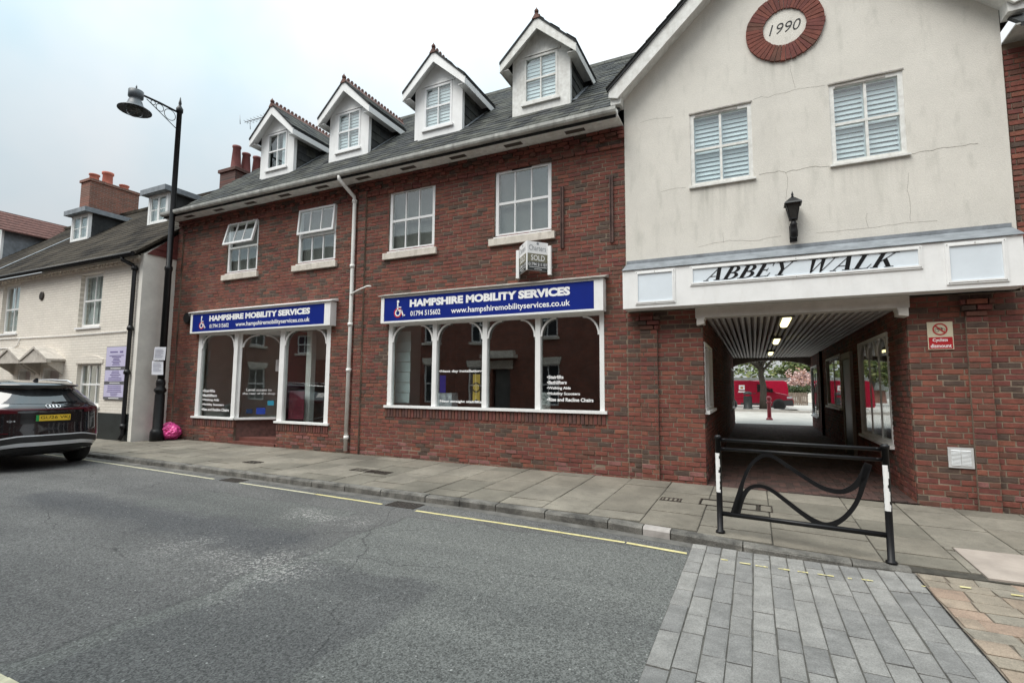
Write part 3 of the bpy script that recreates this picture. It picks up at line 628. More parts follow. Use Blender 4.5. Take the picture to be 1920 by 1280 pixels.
cover('utility_cover', -6.50, -6.22, -1.52, -1.30, 'dark utility cover, leftmost of the three in a row on the pavement', 'cover', 3)
cover('utility_cover', -6.16, -5.94, -1.54, -1.32, 'dark utility cover, middle of the three in a row on the pavement', 'cover', 3)
cover('utility_cover', -5.90, -5.66, -1.56, -1.34, 'dark utility cover, rightmost of the three in a row on the pavement', 'cover', 3)
cover('utility_cover', -8.95, -8.62, -1.78, -1.56, 'single dark utility cover in the pavement before the small shop window', 'cover', 3)

# ================================================================== BRICK SHOP BUILDING
shop = thing('brick_shop_building', 'long red brick shop building with slate roof and four white gabled dormers', 'building', (-8, 0, .1))
WINS = [(-12.36, -11.20, 4.47, 5.82), (-9.78, -8.58, 4.47, 5.80), (-7.03, -5.86, 4.47, 5.82), (-4.44, -3.28, 4.47, 5.80)]
S1, S2 = (-13.30, -8.60, .72, 3.45), (-6.95, -2.30, 1.15, 3.40)
OPS = [(a - .01, b + .01, c, d) for a, b, c, d in WINS] + [S1, S2]
ENT = (-11.72, -10.22, .16, .80)                      # entrance gap below the sill of the small shop
core = MB()
for a, b, c, d in cells(-14.45, -1.9, .02, 6.16, OPS + [ENT]): core.box(a, b, .008, .25, c, d)
part('wall', core, M_MORTAR, shop)
side = MB(); side.box(-14.45, -14.2, .26, 8, .02, 6.2); side.box(-2.1, -1.91, .26, 8, 2.9, 6.2); side.box(-14.45, -1.9, 7.8, 8.05, .02, 6.2)
part('side_wall', side, brick_tex_mat('brick_side', (.25, .07, .045), (.15, .06, .045), (.2, .16, .12), 'YZ'), shop)
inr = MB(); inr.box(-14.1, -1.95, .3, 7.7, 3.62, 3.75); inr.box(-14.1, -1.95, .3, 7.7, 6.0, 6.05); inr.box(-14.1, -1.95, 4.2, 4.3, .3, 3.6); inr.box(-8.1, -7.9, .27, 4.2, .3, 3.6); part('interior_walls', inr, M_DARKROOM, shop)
fl = MB(); fl.box(-14.1, -1.95, .26, 4.2, .1, .17); part('shop_floor', fl, M_CARPET, shop)
iw = MB(); iw.box(-14.1, -14.02, .3, 1.9, .2, 3.4); iw.box(-14.1, -8.2, 1.9, 1.96, .2, 3.4); iw.box(-7.3, -7.2, .27, 1.5, .2, 3.3); part('display_wall', iw, M_PALEROOM, shop)
dr = MB(); dr.box(-11.3, -10.5, 1.85, 1.89, .2, 2.3); part('inner_door', dr, mat('inner_door_brown', (.10, .05, .04), .6, .2, 4), shop)
SOL = [(-13.36, ENT[0], .53, .72), (ENT[1], -8.56, .53, .72), (-7.0, -2.26, .955, 1.15)]
bricks = brick_run(((0, 0), 0), -14.45, -1.9, .075, 5.775, OPS + [ENT] + SOL, 2)
# corbelled eaves: projecting string, dentils, two oversailing courses
bricks += brick_run(((0, 0), 0), -14.45, -1.9, 5.775, 5.85, (), 3, proj=.028)
bricks += brick_run(((0, 0), 0), -14.45, -1.9, 5.85, 5.925, [(a - .01, b + .01, c, d) for a, b, c, d in WINS], 4)
x = -14.40
while x < -2.0:
    bricks += [((x + .05, .002, 5.965), (.102, .11, .07), 0, random.choice((0, 0, 2, 3)), random.randrange(5))]; x += .335
bricks += brick_run(((0, 0), 0), -14.45, -1.9, 5.925, 6.0, (), 5, proj=.004)
bricks += brick_run(((0, 0), 0), -14.45, -1.9, 6.0, 6.15, (), 6, proj=.05, depth=.1)
# pilaster strips that mark the party lines
for a, b in ((-7.88, -7.66), (-14.45, -14.22)): bricks += brick_run(((0, 0), 0), a, b, .075, 5.925, (), 7, proj=.045, depth=.06, phase=a)
lay_bricks(shop, bricks)
for a, b in ((-7.88, -7.66), (-14.45, -14.22)): pc = MB(); pc.box(a + .004, b - .004, -.037, .007, .03, 5.92); part('pilaster_core', pc, M_MORTAR, shop)
# soldier course under the shop windows
SOLD_ME = []
for i in range(3):
    mb = MB(); S = SHAPES[i]; mb.v = [(z, y, x) for x, y, z in S.v]
    for f in S.f: mb.face(f)
    SOLD_ME.append(mb.mesh('sill_brick', [M_SOLDIER, BR[3], mat('brick_soldier_red', (.15, .05, .04), .85, .25, 9, .4, 60)][i]))
for a, b, c, d in SOL:
    u = a
    while u < b - .03:
        inst('sill_brick', random.choice(SOLD_ME), shop, (u + .0375, .03 - random.uniform(.006, .014), (c + d) / 2), (.066, .07, d - c - .008)); u += .075
# moss and grit along the foot of the wall
ft = MB(); rq = random.Random(9)
for i in range(900):
    u = rq.uniform(-14.4, 3.2); 
    if -.7 < u < 1.9: continue
    if mnoise.noise(Vector((u * .8, 0, 0))) < -.05 and rq.random() < .8: continue
    y = -.005 - abs(rq.gauss(0, .02)); s = rq.uniform(.006, .022); z = zw(u) - .004
    p = [Vector((u + rq.uniform(-s, s), y + rq.uniform(-s, s), z + rq.uniform(0, s * .9))) for _ in range(4)]; k = len(ft.v); ft.v += [tuple(q) for q in p]
    for f in ((0, 1, 2), (0, 2, 3), (0, 3, 1), (1, 3, 2)): ft.face([k + q for q in f])
o = bpy.data.objects.new('wall_foot_debris', ft.mesh('wall_foot_debris', mat('moss_grit', (.16, .13, .08), .95, .5, 30))); COL.objects.link(o); tag(o, 'grit and moss gathered along the foot of the brick wall', 'debris', None, 'stuff')

# first-floor windows, the two left ones with their top light tilted open
M_BLIND = mat('grey_blind', (.15, .15, .143), .9, .07, 3)
def blind(parent, x0, x1, z0, z1):
    q = MB(); q.box(x0, x1, .15, .155, z0, z1); part('blind', q, M_BLIND, parent)
def openable(x0, x1, z0, z1, ang):
    fw = .065; zm = (z0 + z1) / 2; fr = MB()
    fr.box(x0, x0 + fw, .03, .10, z0, z1); fr.box(x1 - fw, x1, .03, .10, z0, z1); fr.box(x0 + fw, x1 - fw, .03, .10, z0, z0 + fw); fr.box(x0 + fw, x1 - fw, .03, .10, z1 - fw, z1); fr.box(x0 + fw, x1 - fw, .03, .10, zm - .025, zm + .025)
    n = 3; xs_ = [x0 + fw + (x1 - x0 - 2 * fw) * i / n for i in range(n + 1)]
    for xx in xs_[1:-1]: fr.box(xx - .012, xx + .012, .045, .09, z0 + fw, zm - .025)
    w_ = part('window', fr, M_UPVC, shop)
    for i in range(n):
        p = MB(); p.box(xs_[i] + .003, xs_[i + 1] - .003, .06, .066, z0 + fw, zm - .026); part('pane', p, GLASS, w_)
    s = MB(); s.box(x0 - .11, x1 + .09, -.06, .1, z0 - .17, z0 - .035); part('sill', s, M_CREAMSTONE, w_)
    s = MB(); s.box(x0 - .02, x1 + .02, -.02, .1, z0 - .032, z0 - .003); part('sill_trim', s, M_UPVC, w_)
    blind(w_, x0 + .02, x1 - .02, z0 + .03, z1 - .02)
    H = zm + .03; top = z1 - .02; hh = top - H                       # sash hinged at its head
    def rot(mb):
        out = MB(); out.f, out.mi, out.sm = mb.f, mb.mi, mb.sm; ca, sa = math.cos(ang), math.sin(ang)
        for x_, y_, z_ in mb.v:
            dy, dz = y_ - .02, z_ - top; out.v.append((x_, .02 + ca * dy + sa * dz, top + (-sa) * dy * -1 * -1 + ca * dz))
        return out
    sf = MB(); f2 = .05; a, b = x0 + .02, x1 - .02
    sf.box(a, a + f2, -.02, .025, H, top); sf.box(b - f2, b, -.02, .025, H, top); sf.box(a + f2, b - f2, -.02, .025, H, H + f2); sf.box(a + f2, b - f2, -.02, .025, top - f2, top)
    xs2 = [a + f2 + (b - a - 2 * f2) * i / n for i in range(n + 1)]
    for xx in xs2[1:-1]: sf.box(xx - .012, xx + .012, -.01, .02, H + f2, top - f2)
    sash = part('open_sash', rot(sf), M_UPVC, w_)
    pm = MB(); pm.box(a + f2, b - f2, 0, .006, H + f2, top - f2); part('sash_pane', rot(pm), GLASS, w_)
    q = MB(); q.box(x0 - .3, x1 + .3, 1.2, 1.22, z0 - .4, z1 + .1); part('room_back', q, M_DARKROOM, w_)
openable(*WINS[0], R(14)); openable(*WINS[1], R(4.5))
for wn in WINS[2:]:
    f = window(shop, *wn, .03, 3, 2, .065, .024, sill=None, midrail=.05)
    s = MB(); s.box(wn[0] - .11, wn[1] + .09, -.06, .1, wn[2] - .17, wn[2] - .035); part('sill', s, M_CREAMSTONE, f)
    s = MB(); s.box(wn[0] - .02, wn[1] + .02, -.02, .1, wn[2] - .032, wn[2] - .003); part('sill_trim', s, M_UPVC, f)
    blind(f, wn[0] + .02, wn[1] - .02, wn[2] + .03, wn[3] - .02)
    tv = MB(); tv.box(wn[0] + .35, wn[1] - .4, .018, .029, wn[3] - .045, wn[3] - .02); part('trickle_vent', tv, M_BLACK, f)

# ---- shopfronts
def arch_bracket(mb, x, zt, sgn, y0, y1, rx=.30, rz=.34, th=.03):
    """curved timber bracket in the head corner of a shop pane"""
    n = 9; po, pi_ = [], []
    for i in range(n + 1):
        a = math.pi / 2 * i / n
        po.append((x + sgn * (rx - rx * math.cos(a)), zt - rz + rz * math.sin(a))); pi_.append((x + sgn * (rx - (rx - th) * math.cos(a)), zt - rz + (rz - th) * math.sin(a)))
    for i in range(n): mb.prism([po[i], po[i + 1], pi_[i + 1], pi_[i]], y0, y1)
def lines(parent, rows, x0, y, chw, zh, bold=.03, mm=None):
    for body, z, wd in rows: part('lettering', text_mb(body, x0, x0 + wd, z, z + zh, y, bold), mm or M_LETTER, parent)

# wide shopfront: four panes
f2 = MB(); a, b, z0, z1 = -6.95, -2.30, 1.20, 2.90; mull = [-6.95, -5.78, -4.63, -3.53, -2.30]
f2.box(a, a + .10, .0, .09, z0, z1); f2.box(b - .08, b, .0, .09, z0, z1)
for q in mull[1:-1]: f2.box(q - .05, q + .05, -.01, .09, z0, z1)
f2.box(a + .1, b - .08, .012, .088, z1 - .05, z1)
e = [a + .10] + [v for q in mull[1:-1] for v in (q - .05, q + .05)] + [b - .08]
for i in range(4): arch_bracket(f2, e[2 * i], z1 - .05, 1, .0, .03); arch_bracket(f2, e[2 * i + 1], z1 - .05, -1, .0, .03)
wide = part('wide_shopfront', f2, M_WHITE, shop)
s = MB(); s.box(a - .05, b + .05, -.05, .1, z0 - .05, z0 - .002); part('sill', s, M_WHITE, wide)
for i in range(4):
    p = MB(); p.box(e[2 * i] + .003, e[2 * i + 1] - .003, .05, .058, z0 + .002, z1 - .052); part('pane', p, GLASS_SHOP, wide)
lines(wide, [('•Next day installation•', 1.86, 1.0)], -5.70, .047, 1, .065)
lines(wide, [('New straight stairlifts', 1.27, .95)], -5.66, .047, 1, .06)
lines(wide, [('•Stairlifts', 1.745, .315), ('•Bathlifters', 1.65, .375), ('•Walking Aids', 1.545, .45), ('•Mobility Scooters', 1.445, .62), ('•Rise and Recline Chairs', 1.345, .86)], -3.37, .047, 1, .065)
bl = MB()
for i in range(7): bl.box(-7.1, -6.62, .32 + .012 * (i % 2), .325 + .012 * (i % 2), 1.24 + i * .22, 1.45 + i * .22)
part('blind', bl, mat('pale_blind', (.55, .66, .68), .8, .06, 5), wide)

# small shopfront with the splayed lobby
f1 = MB(); z0, z1 = .78, 2.93
f1.box(-13.30, -13.16, .0, .09, z0, z1); f1.box(-11.86, -11.72, -.01, .12, z0, z1); f1.box(-13.16, -11.86, .012, .088, z1 - .05, z1)
arch_bracket(f1, -13.16, z1 - .05, 1, .0, .03); arch_bracket(f1, -11.86, z1 - .05, -1, .0, .03)
small = part('small_shopfront', f1, M_WHITE, shop); f1 = MB()
f1.box(-10.22, -10.06, .0, .12, z0 - .02, z1); f1.box(-8.72, -8.60, .0, .09, z0 - .02, z1); f1.box(-10.06, -8.72, .012, .088, z1 - .05, z1)
arch_bracket(f1, -10.06, z1 - .05, 1, .0, .03); arch_bracket(f1, -8.72, z1 - .05, -1, .0, .03)
part('window_bay', f1, M_WHITE, small)
SA, SB = Vector((-11.72, .06, 0)), Vector((-10.98, .80, 0))           # splayed pane into the lobby
sp_ = MB(); dv = (SB - SA); nv = Vector((dv.y, -dv.x, 0)).normalized()
def spl(t, zz, off=0): q = SA + dv * t + nv * off; return (q.x, q.y, zz)
def splbar(t0, t1, za, zb, th=.06): sp_.hexa([spl(t0, za, th / 2), spl(t1, za, th / 2), spl(t1, za, -th / 2), spl(t0, za, -th / 2), spl(t0, zb, th / 2), spl(t1, zb, th / 2), spl(t1, zb, -th / 2), spl(t0, zb, -th / 2)])
splbar(.0, .05, z0, z1); splbar(.92, 1.0, z0, z1); splbar(.05, .92, z1 - .05, z1); splbar(-.02, 1.02, z0 - .05, z0, .16)
n = 9
for s_, c_ in ((0, 1), (1, -1)):
    for i in range(n):
        pts = []
        for k_ in (i, i + 1):
            aa = math.pi / 2 * k_ / n
            for rr in (1, .9): pts.append(((.05 if s_ == 0 else .92) + c_ * (.36 - .36 * rr * math.cos(aa)), z1 - .39 + .34 * rr * math.sin(aa)))
        (t0, za), (t1, zb), (t2, zc_), (t3, zd) = pts
        sp_.hexa([spl(t0, za, .03), spl(t2, zc_, .03), spl(t3, zd, .03), spl(t1, zb, .03), spl(t0, za, 0), spl(t2, zc_, 0), spl(t3, zd, 0), spl(t1, zb, 0)])
part('splayed_frame', sp_, M_WHITE, small)
def gl_at(t0, t1, za, zb):
    p = MB(); p.hexa([spl(t0, za, .004), spl(t1, za, .004), spl(t1, za, -.004), spl(t0, za, -.004), spl(t0, zb, .004), spl(t1, zb, .004), spl(t1, zb, -.004), spl(t0, zb, -.004)]); return p
part('pane', gl_at(.055, .915, z0, z1 - .052), GLASS_SHOP, small)
for xa, xb in ((-13.157, -11.863), (-10.057, -8.723)):
    p = MB(); p.box(xa, xb, .05, .058, z0 + .002, z1 - .052); part('pane', p, GLASS_SHOP, small)
s = MB(); s.box(-13.38, -11.70, -.05, .1, .73, .778); part('sill', s, M_WHITE, small)
s = MB(); s.box(-10.26, -8.54, -.05, .1, .71, .757); part('sill', s, M_WHITE, small)
sb = MB()                                                             # brick plinth under the splayed pane and lobby return
sb.hexa([spl(0, .16, 0), spl(1, .16, 0), spl(1, .16, -.1), spl(0, .16, -.1), spl(0, .728, 0), spl(1, .728, 0), spl(1, .728, -.1), spl(0, .728, -.1)]); part('lobby_plinth', sb, M_SOLDIER, small)
sb = MB(); sb.box(-10.22, -10.12, .12, .85, .16, .72); part('lobby_plinth', sb, M_SOLDIER, small)
rp = MB(); rp.box(-10.215, -10.15, .122, .85, .72, 2.93); part('lobby_return', rp, mat('maroon_paint', (.09, .012, .03), .4, .1, 3), small)
dd = MB(); dd.box(-10.98, -10.9, .80, .86, .2, 2.9); dd.box(-10.3, -10.22, .80, .86, .2, 2.9); dd.box(-10.9, -10.3, .80, .86, 2.2, 2.32); dd.box(-10.9, -10.3, .80, .86, .2, .4); part('shop_door', dd, mat('maroon_door', (.11, .014, .035), .4, .1, 3), small)
p = MB(); p.box(-10.898, -10.302, .825, .832, .402, 2.198); part('pane', p, GLASS_SHOP, small)
hd = MB(); hd.tube([(-10.86, .78, 1.0), (-10.86, .76, 1.02), (-10.86, .76, 1.28), (-10.86, .78, 1.3)], .012); part('handle', hd, mat('steel', (.5, .5, .5), .3, .05, 3, metal=1), small)
lc = MB(); lc.box(-11.75, -10.2, .10, .86, 2.92, 2.96); part('lobby_ceiling', lc, M_WHITE, small)
lf = MB(); lf.box(-11.72, -10.22, -.03, .80, .05, .21); lf.box(-11.72, -10.22, .12, .80, .21, .30); part('lobby_step', lf, mat('quarry_tile', (.14, .05, .038), .6, .2, 6), small)
lines(small, [('•Stairlifts', 1.40, .50), ('•Bathlifters', 1.28, .58), ('•Walking Aids', 1.16, .68), ('•Mobility Scooters', 1.04, .88), ('•Rise and Recline Chairs', .92, 1.08)], -13.09, .047, 1, .075)
for body, z_, in (('Level access to', 1.44), ('the rear of the shop', 1.34)):
    tm = text_mb(body, .18 if 'Level' in body else .10, .74 if 'Level' in body else .82, z_, z_ + .07, 0, .03); tm.v = [spl(v[0], v[2], .008) for v in tm.v]; part('lettering', tm, M_LETTER, small)
nt_ = MB(); q0 = .80
nt_.hexa([spl(.80, 1.95, .006), spl(.93, 1.95, .006), spl(.93, 1.95, .009), spl(.80, 1.95, .009), spl(.80, 2.25, .006), spl(.93, 2.25, .006), spl(.93, 2.25, .009), spl(.80, 2.25, .009)]); part('paper_notice', nt_, M_LETTER, small)
for t0, t1, za, zb, mm in ((.66, .80, 1.08, 1.2, mat('sticker_cyan', (.05, .42, .62), .5, .05)), (.42, .62, .86, 1.02, mat('sticker_blue', (.02, .06, .4), .5, .05)), (.20, .34, .88, .99, mat('sticker_navy', (.01, .03, .09), .5, .05))):
    st_ = MB(); st_.hexa([spl(t0, za, .006), spl(t1, za, .006), spl(t1, za, .008), spl(t0, za, .008), spl(t0, zb, .006), spl(t1, zb, .006), spl(t1, zb, .008), spl(t0, zb, .008)]); part('sticker', st_, mm, small)

# window display things
d = MB(); d.box(-5.86, -5.52, .26, .5, 1.16, 1.46); solo('display_carton', d, mat('carton_print', (.5, .58, .7), .5, .5, 9, col2=(.75, .8, .85)), 'pale blue printed carton at the foot of the wide shop window', 'box')
d = MB(); d.box(-5.80, -5.66, .24, .25, 1.47, 1.82); solo('display_ribbon', d, mat('ribbon_blue', (.02, .03, .4), .4, .1), 'upright blue display card above the printed carton in the window', 'card')
t = thing('rosette_poster', 'yellow ribbon rosette poster standing in the wide shop window', 'poster', (-4.97, .3, 1.2))
d = MB(); d.box(-5.14, -4.80, .30, .31, 1.22, 1.86); part('backing', d, mat('poster_dark', (.035, .022, .02), .5, .2), t)
d = MB(); d.prism([(-5.05, 1.30), (-4.97, 1.35), (-4.89, 1.30), (-4.89, 1.84), (-5.05, 1.84)], .298, .292); part('ribbon', d, mat('ribbon_gold', (.62, .42, .08), .45, .15), t)
d = MB(); d.lathe([(.10, 0), (.10, .006)], (-4.97, .285, 1.58), 18, axis='Y'); part('rosette', d, mat('rosette_dark', (.10, .055, .02), .45, .15), t)
d = MB(); d.lathe([(.07, 0), (.07, .004)], (-4.97, .280, 1.58), 18, axis='Y'); part('rosette_centre', d, MATS['ribbon_gold'], t)
d = MB(); d.box(-3.58, -3.40, .28, .31, 1.16, 1.5); solo('display_leaflet', d, mat('leaflet_print', (.3, .33, .33), .5, .7, 22, col2=(.8, .82, .82)), 'black and white leaflet card leaning at the foot of the wide window', 'card')
d = MB(); d.box(-10.02, -9.52, .16, .18, .80, 1.46); solo('window_poster', d, mat('poster_maroon', (.13, .015, .03), .5, .3, 14), 'maroon poster on a stand inside the small shop window', 'poster')
d = MB(); d.box(-9.66, -9.50, .30, .44, .3, 2.9); solo('display_post', d, M_WHITE, 'white square post standing inside the small shop window', 'post')

# ---- shop signs
def emblem(t, cx, cz, h, y):
    """white seated figure in a wheelchair with a red disc"""
    ring = MB(); n = 22
    for (ro, ri, mi, yy) in ((.29, .20, 1, y), (.195, .0, 1, y - .001)):
        for i in range(n):
            a0, a1 = 2 * math.pi * i / n, 2 * math.pi * (i + 1) / n; c = (cx - .06 * h, cz + .29 * h)
            if ri > 0: ring.prism([(c[0] + ro * h * math.cos(a0), c[1] + ro * h * math.sin(a0)), (c[0] + ro * h * math.cos(a1), c[1] + ro * h * math.sin(a1)), (c[0] + ri * h * math.cos(a1), c[1] + ri * h * math.sin(a1)), (c[0] + ri * h * math.cos(a0), c[1] + ri * h * math.sin(a0))], yy, yy - .002, mi=1)
    f = lambda u, v: (cx + u * h, cz + v * h)
    def st(p, q, wd):
        p, q = Vector(f(*p)), Vector(f(*q)); d_ = (q - p).normalized(); nn = Vector((-d_.y, d_.x)) * wd * h / 2; p, q = p - d_ * wd * h * .35, q + d_ * wd * h * .35
        ring.prism([tuple(p - nn), tuple(q - nn), tuple(q + nn), tuple(p + nn)], y - .003, y - .006, mi=0)
    c = f(-.06, .95)
    ring.prism([(c[0] + .085 * h * math.cos(2 * math.pi * i / 12), c[1] + .085 * h * math.sin(2 * math.pi * i / 12)) for i in range(12)], y - .003, y - .006, mi=0)
    for p, q, wd in (((-.08, .84), (-.08, .42), .09), ((-.08, .62), (.16, .60), .06), ((-.08, .42), (.20, .42), .08), ((.20, .42), (.34, .08), .08), ((.34, .08), (.44, .13), .06)): st(p, q, wd)
    n = 20
    for i in range(n):
        a0, a1 = R(100 + 300 * i / n), R(100 + 300 * (i + 1) / n); cc = f(-.06, .28)
        ring.prism([(cc[0] + .20 * h * math.cos(a0), cc[1] + .20 * h * math.sin(a0)), (cc[0] + .20 * h * math.cos(a1), cc[1] + .20 * h * math.sin(a1)), (cc[0] + .13 * h * math.cos(a1), cc[1] + .13 * h * math.sin(a1)), (cc[0] + .13 * h * math.cos(a0), cc[1] + .13 * h * math.sin(a0))], y - .003, y - .006, mi=0)
    part('emblem', ring, [M_LETTER, M_RED], t)
def shop_sign(label, x0, x1, z0, z1, bx0, bx1, capm):
    t = thing('shop_sign', label, 'sign', ((x0 + x1) / 2, 0, z0), None)
    bx = MB(); yf = -.16
    bx.box(x0, x1, yf, .24, z0, z1); part('fascia_box', bx, M_WHITE, t)
    fr = MB(); q = .035
    fr.box(x0, x1, yf - .02, yf - .001, z1 - q, z1); fr.box(x0, x1, yf - .02, yf - .001, z0, z0 + q); fr.box(x0, bx0, yf - .02, yf - .001, z0 + q, z1 - q); fr.box(bx1, x1, yf - .02, yf - .001, z0 + q, z1 - q)
    part('surround', fr, M_WHITE, t)
    cp = MB(); cp.hexa([(x0 - .05, yf - .06, z1 + .004), (x1 + .05, yf - .06, z1 + .004), (x1 + .05, .02, z1 + .03), (x0 - .05, .02, z1 + .03), (x0 - .05, yf - .06, z1 + .022), (x1 + .05, yf - .06, z1 + .022), (x1 + .05, .02, z1 + .09), (x0 - .05, .02, z1 + .09)]); part('cap_board', cp, capm, t)
    bd = MB(); bd.box(bx0 + .003, bx1 - .003, yf - .012, yf - .003, z0 + q + .003, z1 - q - .003); part('sign_board', bd, M_BLUE, t)
    W = bx1 - bx0; H = z1 - z0 - 2 * q; zb = z0 + q; yt = yf - .015
    part('lettering', text_mb('HAMPSHIRE MOBILITY SERVICES', bx0 + .145 * W, bx0 + .905 * W, zb + .54 * H, zb + .86 * H, yt, .058), M_LETTER, t)
    part('lettering', text_mb('01794 515602', bx0 + .15 * W, bx0 + .31 * W, zb + .16 * H, zb + .38 * H, yt, .018), M_LETTER, t)
    part('lettering', text_mb('www.hampshiremobilityservices.co.uk', bx0 + .365 * W, bx0 + .905 * W, zb + .10 * H, zb + .39 * H, yt, .018), M_LETTER, t)
    emblem(t, bx0 + .085 * W, zb + .13 * H, .72 * H, yt); return t
M_CAPW = mat('weathered_board', (.36, .34, .31), .85, .4, 6, .4, 40, stretch=(1, 6, 6))
shop_sign('long blue shop sign above the wide four-pane window', -7.03, -2.26, 2.90, 3.46, -6.95, -2.42, M_CAPW)
shop_sign('blue shop sign above the small splayed shop window, by the alarm box', -13.42, -8.46, 2.935, 3.47, -13.34, -8.64, M_WHITE)
al = MB(); al.lathe([(.13, 0), (.15, .02), (.15, .08), (.12, .10)], (-13.75, -.10, 3.38), 20, axis='Y')
solo('alarm_box', al, M_BLACK, 'small round black alarm box left of the smaller blue sign', 'alarm box')

# ---- roof
TAN = .9; YE, ZE, YR = -.42, 6.20, 4.0
def zr(y): return ZE + (y + .4) * TAN
rf = MB(); XL, XR = -14.52, -1.95
def zgab(x): return 6.62 + .93 * (x + 2.1) if x < .6 else 6.62 + .93 * (3.3 - x)
for XL_, XR_, YS in ((-1.95, 3.15, .3), (3.15, 12, YE)):
    rf.hexa([(XL_, YS, zr(YS) - .07), (XR_, YS, zr(YS) - .07), (XR_, YR, zr(YR) - .07), (XL_, YR, zr(YR) - .07), (XL_, YS, zr(YS) - .012), (XR_, YS, zr(YS) - .012), (XR_, YR, zr(YR) - .012), (XL_, YR, zr(YR) - .012)])
rf.hexa([(XL, YE, zr(YE) - .07), (XR, YE, zr(YE) - .07), (XR, YR, zr(YR) - .07), (XL, YR, zr(YR) - .07), (XL, YE, zr(YE) - .012), (XR, YE, zr(YE) - .012), (XR, YR, zr(YR) - .012), (XL, YR, zr(YR) - .012)])
zb_ = lambda y: zr(2 * YR - y)
rf.hexa([(XL, YR, zr(YR) - .08), (XR, YR, zr(YR) - .08), (XR, 8.4, zb_(8.4) - .08), (XL, 8.4, zb_(8.4) - .08), (XL, YR, zr(YR)), (XR, YR, zr(YR)), (XR, 8.4, zb_(8.4)), (XL, 8.4, zb_(8.4))])
rf.prism([(0, 6.16), (8, 6.16), (YR, zr(YR) - .1)], -14.45, -14.25, 'YZ')
roof = part('roof', rf, M_SLATE[2], shop)
DORM = [-11.83, -9.20, -6.46, -3.87]; DW = .66; DY = .93
sl_list = []; ln = math.sqrt(1 + TAN * TAN); exp_ = .215; nrow = int((YR - YE) * ln / exp_)
rnd = random.Random(8)
for r_ in range(nrow):
    y0 = YE + r_ * exp_ / ln; x = XL + (.15 if r_ % 2 else 0)
    while x < .6:
        x1 = x + .3; ym = y0 + .1
        if not any(abs((x + x1) / 2 - c) < DW + .02 and DY - .02 < ym < 2.4 for c in DORM) and (x1 < -1.94 or (y0 > .3 and zr(y0) > zgab(x))): sl_list.append((x, x1, y0))
        x = x1
def slate_mesh(wd, seed):
    q = random.Random(seed); L = exp_ * 1.35 / ln; mb = MB(); g_ = .004; j = lambda: q.uniform(-.004, .004)
    zt = .016
    mb.hexa([(g_, j(), -.006), (wd - g_, j(), -.006), (wd - g_, L, L * TAN - .012), (g_, L, L * TAN - .012), (g_, j(), zt), (wd - g_, j(), zt), (wd - g_, L, L * TAN - .002), (g_, L, L * TAN - .002)]); return mb
SLM = [[slate_mesh(.3, s_).mesh('slate', M_SLATE[t_]) for s_ in range(3)] for t_ in range(3)]
key = sorted(range(len(sl_list)), key=lambda i: (Vector((sl_list[i][0], sl_list[i][2], 7)) - CAM).length); oneS = set(key[:300]); rest = MB()
for i, (xa, xb, y0) in enumerate(sl_list):
    t_, s_ = rnd.randrange(3), rnd.randrange(3); dz = rnd.uniform(-.003, .004)
    if i in oneS: inst('slate', SLM[t_][s_], roof, (xa, y0, zr(y0) + dz), ((xb - xa) / .3, 1, 1))
    else:
        mb = slate_mesh(xb - xa, s_); k = len(rest.v); rest.v += [(v[0] + xa, v[1] + y0, v[2] + zr(y0) + dz) for v in mb.v]
        for f in mb.f: rest.face([k + q for q in f], t_)
part('slate_courses', rest, M_SLATE, roof, kind='stuff')
rg = MB(); x = XL
while x < 3: rg.prism([(YR - .16, zr(YR) - .12), (YR - .05, zr(YR) + .035), (YR + .05, zr(YR) + .035), (YR + .16, zr(YR) - .12)], x, x + .44, 'YZ'); x += .45
part('ridge_tiles', rg, M_SLATE[1], roof)
# eaves: soffit with vents, fascia, gutter
sf = MB(); sf.box(XL, -1.92, -.40, .0, 6.152, 6.172); sf.box(XL, -1.92, -.415, -.395, 6.13, 6.24); sf.prism([(-.41, 6.13), (.25, 6.13), (.25, 6.7)], XL + .02, XL + .05, 'YZ'); part('soffit', sf, M_OLDWHITE, shop)
x = -13.9
while x < -2.2:
    v_ = MB(); v_.box(x, x + .36, -.26, -.15, 6.146, 6.151); part('soffit_vent', v_, mat('vent_brown', (.07, .055, .045), .8, .2), shop); x += 1.22
gt = MB(); prof = [(-.415, 6.26), (-.415, 6.20), (-.44, 6.165), (-.48, 6.155), (-.52, 6.17), (-.535, 6.205), (-.535, 6.26), (-.52, 6.26), (-.515, 6.215), (-.48, 6.18), (-.43, 6.2), (-.43, 6.26)]
gt.prism(prof, XL + .02, -1.93, 'YZ'); part('gutter', gt, mat('gutter_white', (.36, .36, .335), .55, .3, 4, .1, 20, dirt=((.12, .11, .09), .7)), shop)
# white downpipe with its swan neck and overflow
dp = MB(); dp.tube([(-8.05, -.48, 6.2), (-8.05, -.48, 6.1), (-8.0, -.36, 5.98), (-7.97, -.09, 5.82), (-7.96, -.075, 5.7), (-7.96, -.07, 3.2), (-7.98, -.07, .2)], .042, 10)
for z_ in (5.68, 4.2, 2.9, 1.9, .45): dp.lathe([(.056, 0), (.056, .07)], (-7.965, -.072, z_), 10)
dp.tube([(-7.96, -.1, 3.60), (-7.7, -.16, 3.66), (-7.4, -.2, 3.72), (-7.3, -.2, 3.71)], .018, 8)
part('downpipe', dp, mat('pipe_white', (.78, .77, .74), .45, .08, 3, .05, 20), shop)

